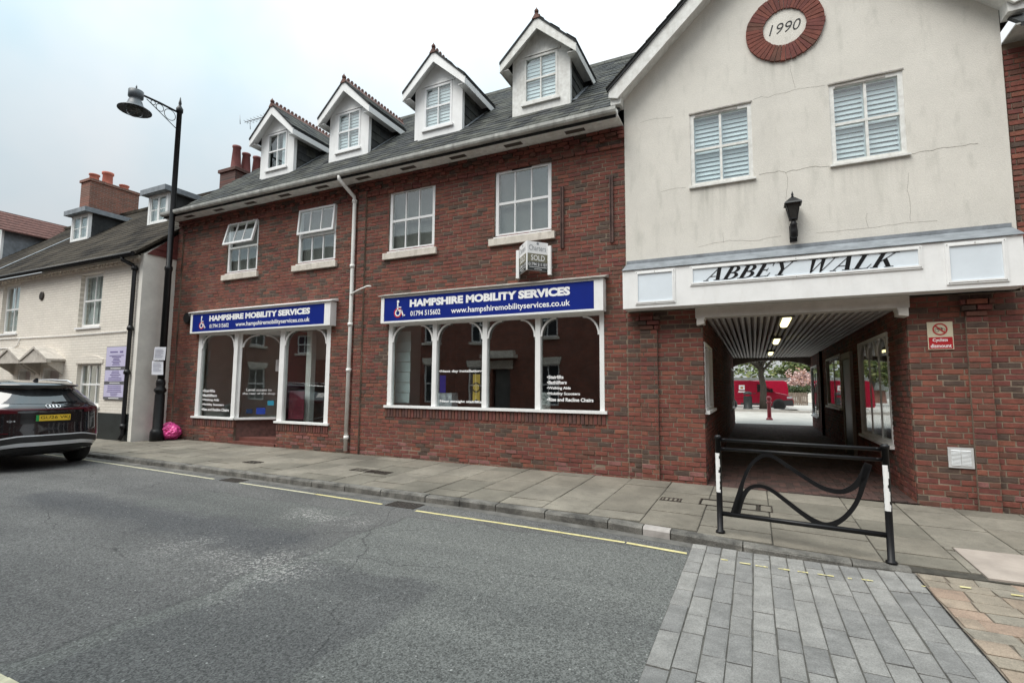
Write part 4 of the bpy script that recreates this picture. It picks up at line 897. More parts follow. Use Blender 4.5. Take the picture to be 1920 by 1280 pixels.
# ---- dormers
def dormer(cx, old=False, shut=True):
    zb = zr(DY); fm = M_OLDWHITE if old else M_WHITE; fr = MB(); x0, x1 = cx - DW, cx + DW; wa, wb, za, zc_ = cx - .385, cx + .385, zb + .22, zb + 1.25; zt = zb + 1.27; ap = zb + 1.93
    fr.box(x0, wa, DY, DY + .1, zb - .02, zt); fr.box(wb, x1, DY, DY + .1, zb - .02, zt); fr.box(wa, wb, DY, DY + .1, zb - .02, za)
    fr.prism([(x0, zt), (x1, zt), (cx, ap - .05)], DY, DY + .1)
    d_ = part('dormer', fr, fm, shop)
    tr = MB(); tr.box(wa - .06, wb + .06, DY - .025, DY - .001, zt - .005, zt + .03); part('trim', tr, fm, d_); tr = MB(); tr.box(wa - .05, wb + .05, DY - .05, DY - .001, za - .06, za - .01); part('sill', tr, fm, d_)
    # window of four panes
    w_ = MB(); q = .05; ys = DY - .012
    w_.box(wa, wa + q, ys, DY + .06, za, zc_); w_.box(wb - q, wb, ys, DY + .06, za, zc_); w_.box(wa + q, wb - q, ys, DY + .06, za, za + q); w_.box(wa + q, wb - q, ys, DY + .06, zc_ - q, zc_)
    zm = (za + zc_) / 2; w_.box(wa + q, wb - q, ys + .01, DY + .05, zm - .02, zm + .02); w_.box(cx - .014, cx + .014, ys + .012, DY + .05, za + q, zm - .02); w_.box(cx - .014, cx + .014, ys + .012, DY + .05, zm + .02, zc_ - q)
    part('window_frame', w_, fm if old else M_UPVC, d_)
    for a, b in ((wa + q, cx - .014), (cx + .014, wb - q)):
        for c, e_ in ((za + q, zm - .02), (zm + .02, zc_ - q)):
            p = MB(); p.box(a + .002, b - .002, ys + .03, ys + .035, c + .002, e_ - .002); part('pane', p, GLASS, d_)
    # shutters inside, louvre by louvre
    if shut:
        nl = 11
        for a, b in ((wa + q, cx - .01), (cx + .01, wb - q)):
            for i in range(nl):
                z_ = za + .07 + (zc_ - za - .14) * i / nl; s_ = MB(); s_.hexa([(a, DY + .07, z_), (b, DY + .07, z_), (b, DY + .09, z_ + .075), (a, DY + .09, z_ + .075), (a, DY + .062, z_ + .004), (b, DY + .062, z_ + .004), (b, DY + .082, z_ + .079), (a, DY + .082, z_ + .079)]); part('louvre', s_, M_SHUT, d_)
    else:
        c_ = MB(); c_.box(wb - .30, wb - .06, DY + .10, DY + .12, za, zc_); part('curtain', c_, M_SHUT, d_)
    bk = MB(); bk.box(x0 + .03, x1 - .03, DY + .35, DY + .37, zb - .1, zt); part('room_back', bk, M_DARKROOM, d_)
    # bargeboards and slated roof
    ov = .20; xe0, xe1, ze_ = cx - DW - ov, cx + DW + ov, zb + 1.10; yb = DY - .24
    bb = MB(); h_ = .2
    for xe in (xe0, xe1): bb.prism([(xe, ze_), (cx, ap), (cx, ap - h_ * 1.25), (xe, ze_ - h_ * .9)] if xe == xe0 else [(cx, ap), (xe, ze_), (xe, ze_ - h_ * .9), (cx, ap - h_ * 1.25)], yb, yb + .035)
    for xe in (xe0, xe1):
        s_ = 1 if xe == xe1 else -1
        bb.box(min(xe, xe - s_ * .02), max(xe, xe - s_ * .02), yb + .036, (ze_ - ZE) / TAN - .4 + .1, ze_ - .17, ze_ - .02)      # eaves fascia back to the roof
        bb.box(min(xe - s_ * .02, cx + s_ * DW), max(xe - s_ * .02, cx + s_ * DW), yb + .036, DY + .9, ze_ - .14, ze_ - .13)
    part('bargeboard', bb, fm, d_)
    for s_ in (-1, 1):
        xe = cx + s_ * (DW + ov - .03); ss = MB(); zz = lambda x_: ap - .045 - (ap - ze_) * abs(x_ - cx) / (DW + ov)
        ss.hexa([(xe, yb + .037, zz(xe) - .012), (cx, yb + .037, zz(cx) - .012), (cx, DY - .002, zz(cx) - .012), (xe, DY - .002, zz(xe) - .012), (xe, yb + .037, zz(xe)), (cx, yb + .037, zz(cx)), (cx, DY - .002, zz(cx)), (xe, DY - .002, zz(xe))]); part('verge_soffit', ss, fm, d_)
    ymeet = lambda z_: (z_ - ZE) / TAN - .4 + .05
    rs = MB(); th = .05
    for s_ in (-1, 1):
        xe = cx + s_ * (DW + ov); rs.hexa([(xe, yb - .02, ze_ - .0), (cx, yb - .02, ap), (cx, ymeet(ap), ap), (xe, ymeet(ze_), ze_), (xe, yb - .02, ze_ + th), (cx, yb - .02, ap + th), (cx, ymeet(ap + th), ap + th), (xe, ymeet(ze_ + th), ze_ + th)])
    part('dormer_roof', rs, M_SLATE[2], d_)
    for s_ in (-1, 1):
        if s_ < 0 : continue
        nr = 5; sl2 = MB()
        for r_ in range(nr):
            for c_ in range(9):
                f0, f1 = r_ / nr, (r_ + 1.15) / nr; ya = yb - .03 + c_ * .3 + (.15 if r_ % 2 else 0)
                P = lambda f, y_, o_: (cx + s_ * (DW + ov + .01) * (1 - f), y_, ze_ + (ap - ze_) * f + th + o_)
                yl = ymeet(ze_ + (ap - ze_) * f0)
                if ya + .3 > yl: continue
                f1 = min(f1, 1.0); sl2.hexa([P(f0, ya, .002), P(f0, ya + .29, .002), P(f1, ya + .29, .001), P(f1, ya, .001), P(f0, ya, .02), P(f0, ya + .29, .02), P(f1, ya + .29, .008), P(f1, ya, .008)], (r_ + c_) % 3)
        part('dormer_slates', sl2, M_SLATE, d_, kind='stuff')
    # scalloped terracotta ridge tiles
    y = yb - .03; rt_ = MB(); zq = ap + th
    rt_.prism([(cx - .10, zq - .09), (cx, zq + .05), (cx + .10, zq - .09)], y, ymeet(ap) - .05)
    while y < ymeet(ap) - .1:
        rt_.lathe([(.045, -.012), (.045, .012)], (cx, y + .06, zq + .075), 8, axis='X'); y += .13
    rt_.lathe([(.045, 0), (.05, .05), (.015, .10), (.004, .13)], (cx, yb, zq + .03), 8)
    part('ridge_tile', rt_, M_TERRA, d_)
    # slate-hung cheeks
    for s_ in (-1, 1):
        ck = MB(); xa, xb = (x1 - .05, x1 - .008) if s_ > 0 else (x0 + .008, x0 + .05)
        ck.prism([(DY + .1, zr(DY + .1) - .05), (ymeet(zt), zt), (DY + .1, zt)], xa, xb, 'YZ'); part('cheek', ck, M_SLATE[2], d_)
    nr = 6; hh = 1.27 / nr
    for r_ in range(nr):
        za_ = zb + r_ * hh; zb2 = za_ + hh * 1.12; y = DY + .1 + (.16 if r_ % 2 else 0) - .16
        while True:
            ya, yb3 = max(y, DY + .10), y + .325; y += .325
            if zb2 > zt: zb2 = zt
            ylim_lo, ylim_hi = ymeet(za_) , ymeet(zb2)
            if ya > ylim_hi - .03: break
            if yb3 < DY + .14: continue
            pb = min(yb3, ylim_hi); poly = []
            lo_b = min(yb3, max(ylim_lo, ya + .01)); poly = [(ya + .003, za_), (lo_b - .003, za_), (pb - .003, zb2), (ya + .003, zb2)]
            if yb3 <= ylim_lo: poly = [(ya + .003, za_), (yb3 - .003, za_), (yb3 - .003, zb2), (ya + .003, zb2)]
            s_ = MB(); k = 8; xo = x1 - .007
            s_.v = [(xo, u, v) for u, v in poly] + [(xo + (.022 if i < 2 else .006), u, v) for i, (u, v) in enumerate(poly)]
            for f in ((0, 1, 2, 3), (7, 6, 5, 4), (0, 1, 5, 4), (1, 2, 6, 5), (2, 3, 7, 6), (3, 0, 4, 7)): s_.face(f)
            part('cheek_slate', s_, rnd.choice(M_SLATE), d_)
    fl_ = MB(); fl_.hexa([(x1, DY + .1, zr(DY + .1) + .012), (x1 + .1, DY + .1, zr(DY + .1) + .022), (x1 + .1, 2.3, zr(2.3) + .022), (x1, 2.3, zr(2.3) + .012), (x1, DY + .1, zr(DY + .1) + .024), (x1 + .1, DY + .1, zr(DY + .1) + .03), (x1 + .1, 2.3, zr(2.3) + .03), (x1, 2.3, zr(2.3) + .024)]); part('flashing', fl_, M_LEAD, d_)
    return d_
dormer(DORM[0], shut=False); dormer(DORM[1]); dormer(DORM[2]); dormer(DORM[3], old=True)

# ================================================================== STUCCO GABLE OVER THE PASSAGE
gab = thing('gabled_passage_building', 'cream stucco gabled building over a brick passage', 'building', (.6, 0, .1))
GW = [(-.82, .10, 4.86, 6.09), (1.14, 2.03, 4.86, 6.09)]
gw_ = MB(); YS = -.02
for a, b, c, d in cells(-1.9, 3.09, 3.50, 6.60, GW): gw_.box(a, b, YS, .2, c, d)
gw_.prism([(-1.9, 6.6), (3.09, 6.6), (3.09, 6.72), (.6, 9.06), (-1.9, 6.72)], YS, .2)
part('stucco_wall', gw_, M_STUCCO, gab)
bodyb = MB(); bodyb.box(-1.89, -1.7, .21, 13.2, 2.95, 6.6); bodyb.box(2.9, 3.08, .21, 13.2, 2.95, 6.6); bodyb.box(-1.89, 3.08, 13.0, 13.2, 2.95, 6.6); bodyb.box(-1.69, 2.89, .3, 12.9, 4.1, 4.2); part('upper_walls', bodyb, MATS['brick_side'], gab)
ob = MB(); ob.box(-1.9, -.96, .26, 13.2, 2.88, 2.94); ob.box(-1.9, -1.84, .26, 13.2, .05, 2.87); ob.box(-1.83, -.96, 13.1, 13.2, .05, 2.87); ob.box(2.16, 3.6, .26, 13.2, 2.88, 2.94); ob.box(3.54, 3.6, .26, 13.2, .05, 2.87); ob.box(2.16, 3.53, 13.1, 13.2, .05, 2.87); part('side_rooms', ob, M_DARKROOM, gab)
# hairline cracks
CR = [[(.17, 4.89), (.27, 4.90), (.36, 4.89), (.45, 4.895), (.54, 4.86), (.62, 4.875), (.71, 4.87), (.82, 4.885), (.93, 4.88), (1.02, 4.855), (1.12, 4.85)], [(.54, 4.85), (.56, 4.76), (.55, 4.64), (.53, 4.5), (.525, 4.38)],
      [(2.07, 4.84), (2.18, 4.86), (2.31, 4.85), (2.42, 4.87), (2.54, 4.85), (2.66, 4.855), (2.78, 4.85)], [(.13, 6.12), (.25, 6.14), (.33, 6.105), (.45, 6.125), (.57, 6.12), (.7, 6.13), (.82, 6.13), (.93, 6.12), (1.0, 6.10), (1.1, 6.10)],
      [(.67, 6.54), (.66, 6.42), (.69, 6.30), (.71, 6.15)], [(2.02, 4.58), (2.0, 4.35), (2.02, 4.1), (2.01, 3.9)], [(1.52, 4.08), (1.51, 3.98), (1.53, 3.88)],
      [(-.73, 3.86), (-.5, 3.89), (-.28, 3.905), (-.05, 3.875), (.15, 3.86), (.3, 3.885), (.44, 3.89)], [(.9, 3.87), (1.2, 3.875), (1.5, 3.865), (1.75, 3.875), (2.0, 3.88), (2.3, 3.865)], [(-1.62, 6.14), (-1.4, 6.16), (-1.2, 6.13), (-1.08, 6.12)], [(-.36, 3.88), (-.37, 4.0), (-.36, 4.04)], [(-1.3, 4.86), (-1.1, 4.88), (-.9, 4.87)]]
cm = MB()
for i, c in enumerate(CR):
    r_ = random.Random(i); fine = []
    for (x0, z0), (x1, z1) in zip(c[:-1], c[1:]):
        for k in range(3): fine.append((x0 + (x1 - x0) * k / 3 + r_.uniform(-.006, .006), z0 + (z1 - z0) * k / 3 + r_.uniform(-.006, .006)))
    fine.append(c[-1]); cm = MB(); cm.ribbon(fine, .006 if i in (0, 2) else .003, YS, .0012); part('crack', cm, mat('crack_dark', (.22, .20, .17), .95, .5, 30), gab)
# round brick surround with the date
cxo, czo, ro, ri, nb = .6, 7.17, .54, .295, 44
for i in range(nb):
    a0, a1 = 2 * math.pi * (i + .06) / nb, 2 * math.pi * (i + .94) / nb; v_ = MB(); pj = -.055 - random.uniform(0, .008)
    r1 = ro + random.uniform(-.006, .006); r0 = ri + random.uniform(-.004, .004)
    v_.prism([(cxo + r0 * math.cos(a0), czo + r0 * math.sin(a0)), (cxo + r1 * math.cos(a0), czo + r1 * math.sin(a0)), (cxo + r1 * math.cos(a1), czo + r1 * math.sin(a1)), (cxo + r0 * math.cos(a1), czo + r0 * math.sin(a1))], YS, pj)
    part('brick', v_, BR[random.choice((0, 2, 2, 3, 0))], gab)
md = MB(); md.lathe([(ri + .01, 0), (ri + .01, -.012)], (cxo, YS, czo), 40, axis='Y'); md.lathe([(ro - .01, 0), (ro - .01, -.020)], (cxo, YS + .012, czo), 40, axis='Y'); part('date_panel', md, M_STUCCO, gab)
part('date', text_mb('1990', cxo - .215, cxo + .225, czo - .085, czo + .085, YS - .016, -.008, .30), M_BLACK, gab)
# old timber windows with shutters behind
for (a, b, c, d) in GW:
    f = window(gab, a, b, c, d, -.005, 2, 2, .06, .035, M_OLDWHITE, GLASS, None, .08, .04)
    s_ = MB(); s_.box(a - .03, b + .03, -.06, .02, c - .03, c - .002); part('sill', s_, M_OLDWHITE, f)
    h_ = MB(); h_.box(a + .08, b - .2, -.014, -.006, d - .05, d - .02); h_.box(a - .012, b + .012, -.03, -.004, d + .001, d + .02); part('trickle_vent', h_, M_CAPW, f)
    nl = 15
    for u0, u1 in ((a + .05, (a + b) / 2 - .008), ((a + b) / 2 + .008, b - .05)):
        for i in range(nl):
            z_ = c + .06 + (d - c - .14) * i / nl; s_ = MB(); s_.hexa([(u0, .10, z_), (u1, .10, z_), (u1, .125, z_ + .062), (u0, .125, z_ + .062), (u0, .092, z_ + .004), (u1, .092, z_ + .004), (u1, .117, z_ + .066), (u0, .117, z_ + .066)]); part('louvre', s_, M_SHUT, f)
        st_ = MB(); st_.box(u0 - .02, u0 + .02, .085, .16, c, d); st_.box(u1 - .02, u1 + .02, .085, .16, c, d); part('shutter_stile', st_, M_SHUT, f)
# roof, bargeboards, boxed eaves ends
gr_ = MB(); SLP = .93; yb = -.30
zg = lambda x: 6.66 + SLP * (x + 2.12) if x <= .6 else 6.66 + SLP * (3.32 - x)
for xe in (-2.12, 3.32): gr_.hexa([(xe, yb - .03, zg(xe)), (.6, yb - .03, zg(.6)), (.6, 13.3, zg(.6)), (xe, 13.3, zg(xe)), (xe, yb - .03, zg(xe) + .06), (.6, yb - .03, zg(.6) + .06), (.6, 13.3, zg(.6) + .06), (xe, 13.3, zg(xe) + .06)])
groof = part('roof', gr_, M_SLATE[2], gab)
vg = MB()
for s_ in (0, 1):
    for i in range(16):
        xa = -2.14 + 2.74 * i / 16 if s_ == 0 else 3.34 - 2.74 * i / 16; xb = xa + (2.74 / 16 * 1.1 if s_ == 0 else -2.74 / 16 * 1.1)
        for j in range(3):
            ya = yb - .05 + j * .34; vg.hexa([(xa, ya, zg(xa) + .062), (xa, ya + .33, zg(xa) + .062), (xb, ya + .33, zg(xb) + .062), (xb, ya, zg(xb) + .062), (xa, ya, zg(xa) + .088), (xa, ya + .33, zg(xa) + .088), (xb, ya + .33, zg(xb) + .07), (xb, ya, zg(xb) + .07)], (i + j) % 3)
part('verge_slates', vg, M_SLATE, groof, kind='stuff')
bb = MB(); h_ = .24
bb.prism([(-2.10, zg(-2.10)), (.6, zg(.6)), (.6, zg(.6) - h_ * 1.3), (-1.95, zg(-1.95) - h_ * 1.25), (-2.10, zg(-2.10) - .12)], yb, yb + .04)
bb.prism([(.6, zg(.6)), (3.30, zg(3.30)), (3.30, zg(3.30) - .12), (3.15, zg(3.15) - h_ * 1.25), (.6, zg(.6) - h_ * 1.3)], yb, yb + .04)
part('bargeboard', bb, M_OLDWHITE, gab)
sf = MB()
for (xa, xb) in ((-1.98, .6), (3.18, .6)): sf.hexa([(xa, yb + .041, zg(xa) - .25), (xb, yb + .041, zg(xb) - .25), (xb, YS, zg(xb) - .25), (xa, YS, zg(xa) - .25), (xa, yb + .041, zg(xa) - .235), (xb, yb + .041, zg(xb) - .235), (xb, YS, zg(xb) - .235), (xa, YS, zg(xa) - .235)])
sf.prism([(yb + .05, 6.44), (YS - .005, 6.44), (YS - .005, 6.78), (yb + .05, 6.72)], -2.08, -1.905, 'YZ'); sf.prism([(yb + .05, 6.44), (YS - .005, 6.44), (YS - .005, 6.78), (yb + .05, 6.72)], 3.095, 3.28, 'YZ')
part('boxed_eaves', sf, M_OLDWHITE, gab)

# fascia sign over the passage
fs = thing('passage_fascia_sign', 'long white fascia over the passage with black slanted lettering and framed panels', 'sign', (.6, -.2, 2.87))
fb = MB(); fb.box(-1.885, 3.02, -.35, -.04, 2.87, 3.49); part('fascia_box', fb, M_WHITE, fs)
def frame(x0, x1, z0, z1, y, parent):
    mb = MB(); q = .022
    for i, (o_, pj) in enumerate(((0, .014), (q, .022))):
        a, b, c, d = x0 + o_, x1 - o_, z0 + o_, z1 - o_
        mb.prism([(a, c), (b, c), (b - q, c + q), (a + q, c + q)], y, y - pj); mb.prism([(a, d), (a + q, d - q), (b - q, d - q), (b, d)], y, y - pj)
        mb.prism([(a, c), (a + q, c + q), (a + q, d - q), (a, d)], y, y - pj); mb.prism([(b, c), (b, d), (b - q, d - q), (b - q, c + q)], y, y - pj)
    part('panel_frame', mb, M_WHITE, parent)
    p = MB(); p.box(x0 + 2 * q, x1 - 2 * q, y - .004, y - .0005, z0 + 2 * q, z1 - 2 * q); part('panel', p, mat('panel_pale', (.70, .76, .81), .4, .05, 2), parent)
    sc = MB()
    for u in (x0 + q, (x0 + x1) / 2, x1 - q):
        for v in (z0 + q, z1 - q): sc.lathe([(.007, 0), (.005, -.005)], (u, y - .022, v), 6, axis='Y')
    part('screw', sc, M_CAPW, parent, kind='stuff')
frame(-1.68, -1.06, 2.925, 3.465, -.351, fs); frame(-.84, 2.03, 3.165, 3.468, -.351, fs); frame(2.26, 2.86, 2.93, 3.468, -.351, fs)
# roman capitals with thick and thin strokes
def glyph(ch):
    P = []; T, t_, sr = .20, .055, .042
    def stem(x, y0=0., y1=1., wd=T): P.append([(x, y0), (x + wd, y0), (x + wd, y1), (x, y1)])
    def ser(x0, x1, y): P.append([(x0, y), (x1, y), (x1, y + sr), (x0, y + sr)])
    def sl_(xb, xt, wd, y0=0., y1=1.): P.append([(xb, y0), (xb + wd, y0), (xt + wd, y1), (xt, y1)])
    def bowl(x, y0, y1, rx):
        c = (y0 + y1) / 2; ry = (y1 - y0) / 2; n = 12
        for i in range(n):
            a0, a1 = -math.pi / 2 + math.pi * i / n, -math.pi / 2 + math.pi * (i + 1) / n
            P.append([(x + rx * math.cos(a0), c + ry * math.sin(a0)), (x + rx * math.cos(a1), c + ry * math.sin(a1)), (x + (rx - T * .95) * math.cos(a1), c + (ry - t_) * math.sin(a1)), (x + (rx - T * .95) * math.cos(a0), c + (ry - t_) * math.sin(a0))])
        P.append([(.15, y1 - t_), (x + .01, y1 - t_), (x + .01, y1), (.15, y1)]); P.append([(.15, y0), (x + .01, y0), (x + .01, y0 + t_), (.15, y0 + t_)])
    if ch == 'A': sl_(.10, .43, t_); sl_(.64, .36, T); P.append([(.19, .30), (.66, .30), (.66, .345), (.205, .345)]); ser(.0, .28, 0); ser(.53, .90, 0); w_ = .92
    elif ch == 'B': stem(.09); ser(.0, .3, 0); ser(.0, .3, 1 - sr); bowl(.36, .49, 1, .30); bowl(.38, 0, .53, .36); w_ = .78
    elif ch == 'E': stem(.09); ser(.0, .7, 0); ser(.0, .66, 1 - sr); ser(.2, .5, .49); P += [[(.62, 0), (.68, 0), (.72, .26), (.69, .26)], [(.60, 1), (.66, 1), (.66, .76), (.63, .76)], [(.47, .40), (.5, .40), (.5, .62), (.47, .62)]]; w_ = .76
    elif ch == 'Y': P.append([(.36, 0), (.53, 0), (.53, .46), (.36, .46)]); P.append([(.07, 1), (.26, 1), (.53, .46), (.36, .46)]); P.append([(.48, .42), (.53, .46), (.78, 1), (.725, 1)]); ser(.25, .64, 0); ser(-.02, .36, 1 - sr); ser(.62, .90, 1 - sr); w_ = .88
    elif ch == 'W':
        for o_ in (0, .43): P.append([(.06 + o_, 1), (.25 + o_, 1), (.42 + o_, 0), (.34 + o_, 0)])
        P.append([(.36, 0), (.41, 0), (.60, .78), (.56, .82)]); P.append([(.79, 0), (.84, 0), (1.12, 1), (1.07, 1)]); ser(-.03, .35, 1 - sr); ser(.42, .75, 1 - sr); ser(.96, 1.24, 1 - sr); w_ = 1.2
    elif ch == 'L': stem(.09); ser(.0, .68, 0); ser(.0, .34, 1 - sr); P.append([(.60, 0), (.66, 0), (.72, .30), (.69, .30)]); w_ = .74
    else: stem(.09); ser(.0, .33, 0); ser(.0, .33, 1 - sr); sl_(.24, .67, t_ * 1.1, .40, 1.0); P.append([(.34, .50), (.47, .62), (.86, .0), (.66, .0)]); ser(.58, .95, 0); ser(.54, .84, 1 - sr); w_ = .92
    return P, w_
def serif_text(body, x0, x1, z0, z1, y, shear, gapw=.08, space=.62, only=None):
    polys = []; u = 0.
    for ch in body:
        if ch == ' ': u += space; continue
        P, w_ = glyph(ch); polys += [[(u + a + b * shear, b) for a, b in p] for p in P]; u += w_ + gapw
    umin = min(a for p in polys for a, b in p); umax = max(a for p in polys for a, b in p); mb = MB(); sx = (x1 - x0) / (umax - umin)
    for k, p in enumerate(polys): mb.prism([(x0 + (a - umin) * sx, z0 + b * (z1 - z0)) for a, b in p], y, y - .003 - .00004 * (k % 40))
    return mb
part('lettering', serif_text('ABBEY WALK', -.65, 1.80, 3.225, 3.415, -.3555, .42, .02, .62), M_BLACK, fs)
ld = MB(); ld.hexa([(-1.89, -.36, 3.492), (3.04, -.36, 3.492), (3.04, YS - .002, 3.66), (-1.89, YS - .002, 3.66), (-1.89, -.375, 3.50), (3.04, -.375, 3.50), (3.04, YS - .004, 3.685), (-1.89, YS - .004, 3.685)])
ld.box(-1.89, 3.04, YS - .012, YS - .004, 3.685, 3.735)
for xx in (-.35, .95, 2.2): ld.box(xx, xx + .012, YS - .016, YS - .012, 3.69, 3.735)
part('lead_flashing', ld, M_LEAD, gab)
# lintel beam with brackets below the fascia
bm_ = MB(); bm_.box(-.80, 1.92, -.12, .12, 2.70, 2.865)
for xx, s_ in ((-.78, 1), (1.90, -1)): bm_.prism([(xx, 2.70), (xx + s_ * .13, 2.70), (xx + s_ * .11, 2.66), (xx + s_ * .11, 2.60), (xx, 2.58)], -.14, .10)
bm_.box(-1.88, -.80, -.04, .0, 2.868, 2.90); part('lintel', bm_, mat('lintel_cream', (.56, .53, .49), .7, .12, 4), gab)

# piers and passage walls, brick by brick
WRL = [(.12, 1.72, 1.24, 2.34), (10.6, 12.4, .9, 2.3)]
WRR = [(1.12, 3.60, .74, 2.50), (5.98, 8.6, 1.14, 2.45), (11.0, 12.9, .68, 2.40)]
cw = MB()
cw.box(-1.9, -.71, .008, .25, .02, 2.86); cw.box(1.91, 12, .008, .25, .02, 2.86); cw.box(3.09, 12, .012, .25, 2.86, 6.16)
for a, b, c, d in cells(.25, 13.2, .02, 2.95, WRL): cw.box(-.95, -.712, a, b, c, d)
for a, b, c, d in cells(.25, 13.2, .02, 2.95, WRR): cw.box(1.912, 2.15, a, b, c, d)
part('wall', cw, M_MORTAR, gab)
bricks = brick_run(((0, 0), 0), -1.9, -.7, .075, 2.87, (), 31) + brick_run(((0, 0), 0), 1.9, 8, .0, 2.87, (), 32)
bricks += brick_run(((0, 0), 0), 3.10, 8, 2.87, 6.1, (), 33)
for a, b in ((-1.68, -1.40), (2.51, 2.74)):
    bricks += brick_run(((0, 0), 0), a, b, .075, 2.55, (), 34, proj=.05, phase=a)
    for k in range(3): bricks += brick_run(((0, 0), 0), a - .02 * (k + 1), b + .02 * (k + 1), 2.55 + .075 * k, 2.625 + .075 * k, (), 35 + k, proj=.05 + .02 * (k + 1), phase=a, depth=.09)
bricks += brick_run(((-.7, 0), R(90)), .07, 13.2, .075, 2.80, WRL, 36) + brick_run(((1.9, 0), R(-90)), -13.2, -.07, .075, 2.80, [(-b, -a, c, d) for a, b, c, d in WRR], 37)
# only the street faces compete for being single bricks
front = [b for b in bricks if b[0][1] < .06]; back = [b for b in bricks if b[0][1] >= .06]
lay_bricks(gab, front); lay_bricks(gab, back, 0)
for a, b in ((-1.68, -1.40), (2.51, 2.74)): pc = MB(); pc.box(a + .004, b - .004, -.042, .007, .03, 2.55); part('pilaster_core', pc, M_MORTAR, gab)
def xwindow(ya, yb_, za, zb, X, s_, n, arch=False):
    """frame in a passage wall; s_ is the side it faces"""
    mb = MB(); xf, xb = sorted((X + s_ * .01, X - s_ * .08)); q = .06
    mb.box(xf, xb, ya, ya + q, za, zb); mb.box(xf, xb, yb_ - q, yb_, za, zb); mb.box(xf, xb, ya + q, yb_ - q, za, za + q); mb.box(xf, xb, ya + q, yb_ - q, zb - q, zb)
    ys_ = [ya + q + (yb_ - ya - 2 * q) * i / n for i in range(n + 1)]
    for y in ys_[1:-1]: mb.box(xf + .03, xb - .005, y - .022, y + .022, za + q, zb - q)
    if arch:
        for i in range(n):
            for (y, sg) in ((ys_[i] + .03, 1), (ys_[i + 1] - .03, -1)):
                for k in range(7):
                    a0, a1 = math.pi / 2 * k / 7, math.pi / 2 * (k + 1) / 7; f_ = lambda a, r_: (y + sg * (.22 - r_ * math.cos(a)), zb - q - .28 + (r_ + .06) * math.sin(a))
                    mb.prism([f_(a0, .22), f_(a1, .22), f_(a1, .19), f_(a0, .19)], X + s_ * .008, X - s_ * .02, 'YZ')
    f = part('window', mb, M_WHITE, gab)
    for i in range(n):
        p = MB(); xs_ = sorted((X - s_ * .03, X - s_ * .036)); p.box(xs_[0], xs_[1], ys_[i] + .004, ys_[i + 1] - .004, za + q, zb - q); part('pane', p, GLASS_SHOP, f)
    s = MB(); xs_ = sorted((X + s_ * .06, X - s_ * .08)); s.box(xs_[0], xs_[1], ya - .04, yb_ + .04, za - .05, za - .002); part('sill', s, M_WHITE, f)
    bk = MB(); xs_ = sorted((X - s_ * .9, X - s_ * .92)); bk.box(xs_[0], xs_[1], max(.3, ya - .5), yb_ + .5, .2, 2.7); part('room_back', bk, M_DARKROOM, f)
xwindow(*WRL[0], -.7, 1, 2); xwindow(*WRL[1], -.7, 1, 2); xwindow(*WRR[0], 1.9, -1, 3, True); xwindow(*WRR[1], 1.9, -1, 2); xwindow(*WRR[2], 1.9, -1, 2)
dd = MB(); dd.box(1.86, 1.93, 4.3, 5.3, .16, 2.25); part('side_door', dd, mat('dark_green_paint', (.02, .03, .028), .4, .2, 4), gab)
dd = MB(); dd.box(1.84, 1.895, 4.2, 4.29, .14, 2.4); dd.box(1.84, 1.895, 5.31, 5.4, .14, 2.4); dd.box(1.84, 1.895, 4.29, 5.31, 2.26, 2.4); part('door_frame', dd, mat('dull_cream', (.34, .31, .28), .6, .1, 4), gab)
dd = MB(); dd.tube([(1.86, 9.5, .2), (1.86, 9.5, 2.75)], .04); part('downpipe', dd, M_BLACK, gab)
# ribbed ceiling boards running through
ceil = MB(); ceil.box(-.72, 1.92, .05, 13.2, 2.80, 2.94); ceil_o = part('ceiling', ceil, mat('ceiling_shadow_gap', (.20, .17, .155), .9, .2, 4), gab)
nb_ = 26; pw = 2.62 / nb_; pm = MB(); pm.prism([(.012, 2.80), (.02, 2.765), (.035, 2.755), (pw - .035, 2.755), (pw - .02, 2.765), (pw - .012, 2.80)], .06, 13.15)
pme = pm.mesh('ceiling_board', mat('ceiling_white', (.50, .465, .44), .45, .08, 3))
for i in range(nb_): inst('ceiling_board', pme, ceil_o, (-.71 + i * pw, 0, 0))
ar = MB(); n = 14; pts = [(-.72, 2.86)] + [(-.72 + 2.64 * i / n, 2.42 + .24 * math.sin(math.pi * i / n) ** .7) for i in range(n + 1)] + [(1.92, 2.86)]
for i in range(n): ar.prism([pts[1 + i], pts[2 + i], (pts[2 + i][0], 2.79), (pts[1 + i][0], 2.79)], 13.0, 13.15)
part('arched_lintel', ar, mat('lintel_grey', (.34, .31, .28), .7, .15, 4), gab)
M_TUBE = mat('lit_tube', (.9, .9, .75), .4, .02, emit=((1.0, .88, .42), 1.5))
for i, (ya, yb_, nm) in enumerate(((.35, 1.45, 'nearest lit strip light on the passage ceiling'), (4.1, 5.2, 'middle lit strip light of the three on the passage ceiling'), (8.6, 9.7, 'farthest lit strip light on the passage ceiling'))):
    t = thing('strip_light', nm, 'ceiling light', (.5, (ya + yb_) / 2, 2.66), 'strip lights in the passage')
    b_ = MB(); b_.box(.40, .60, ya, yb_, 2.70, 2.753); part('housing', b_, mat('light_housing', (.12, .11, .10), .5, .1), t)
    l_ = MB(); l_.prism([(.44, 2.70), (.45, 2.665), (.47, 2.655), (.53, 2.655), (.55, 2.665), (.56, 2.70)], ya + .05, yb_ - .05); part('diffuser', l_, M_TUBE, t)

# neighbouring eaves at the right edge
rn = MB(); rn.box(3.10, 12, -.40, .0, 6.152, 6.172); rn.box(3.33, 12, -.415, -.395, 6.13, 6.24); rn.prism(prof, 3.34, 12, 'YZ'); part('eaves', rn, MATS['gutter_white'], gab)

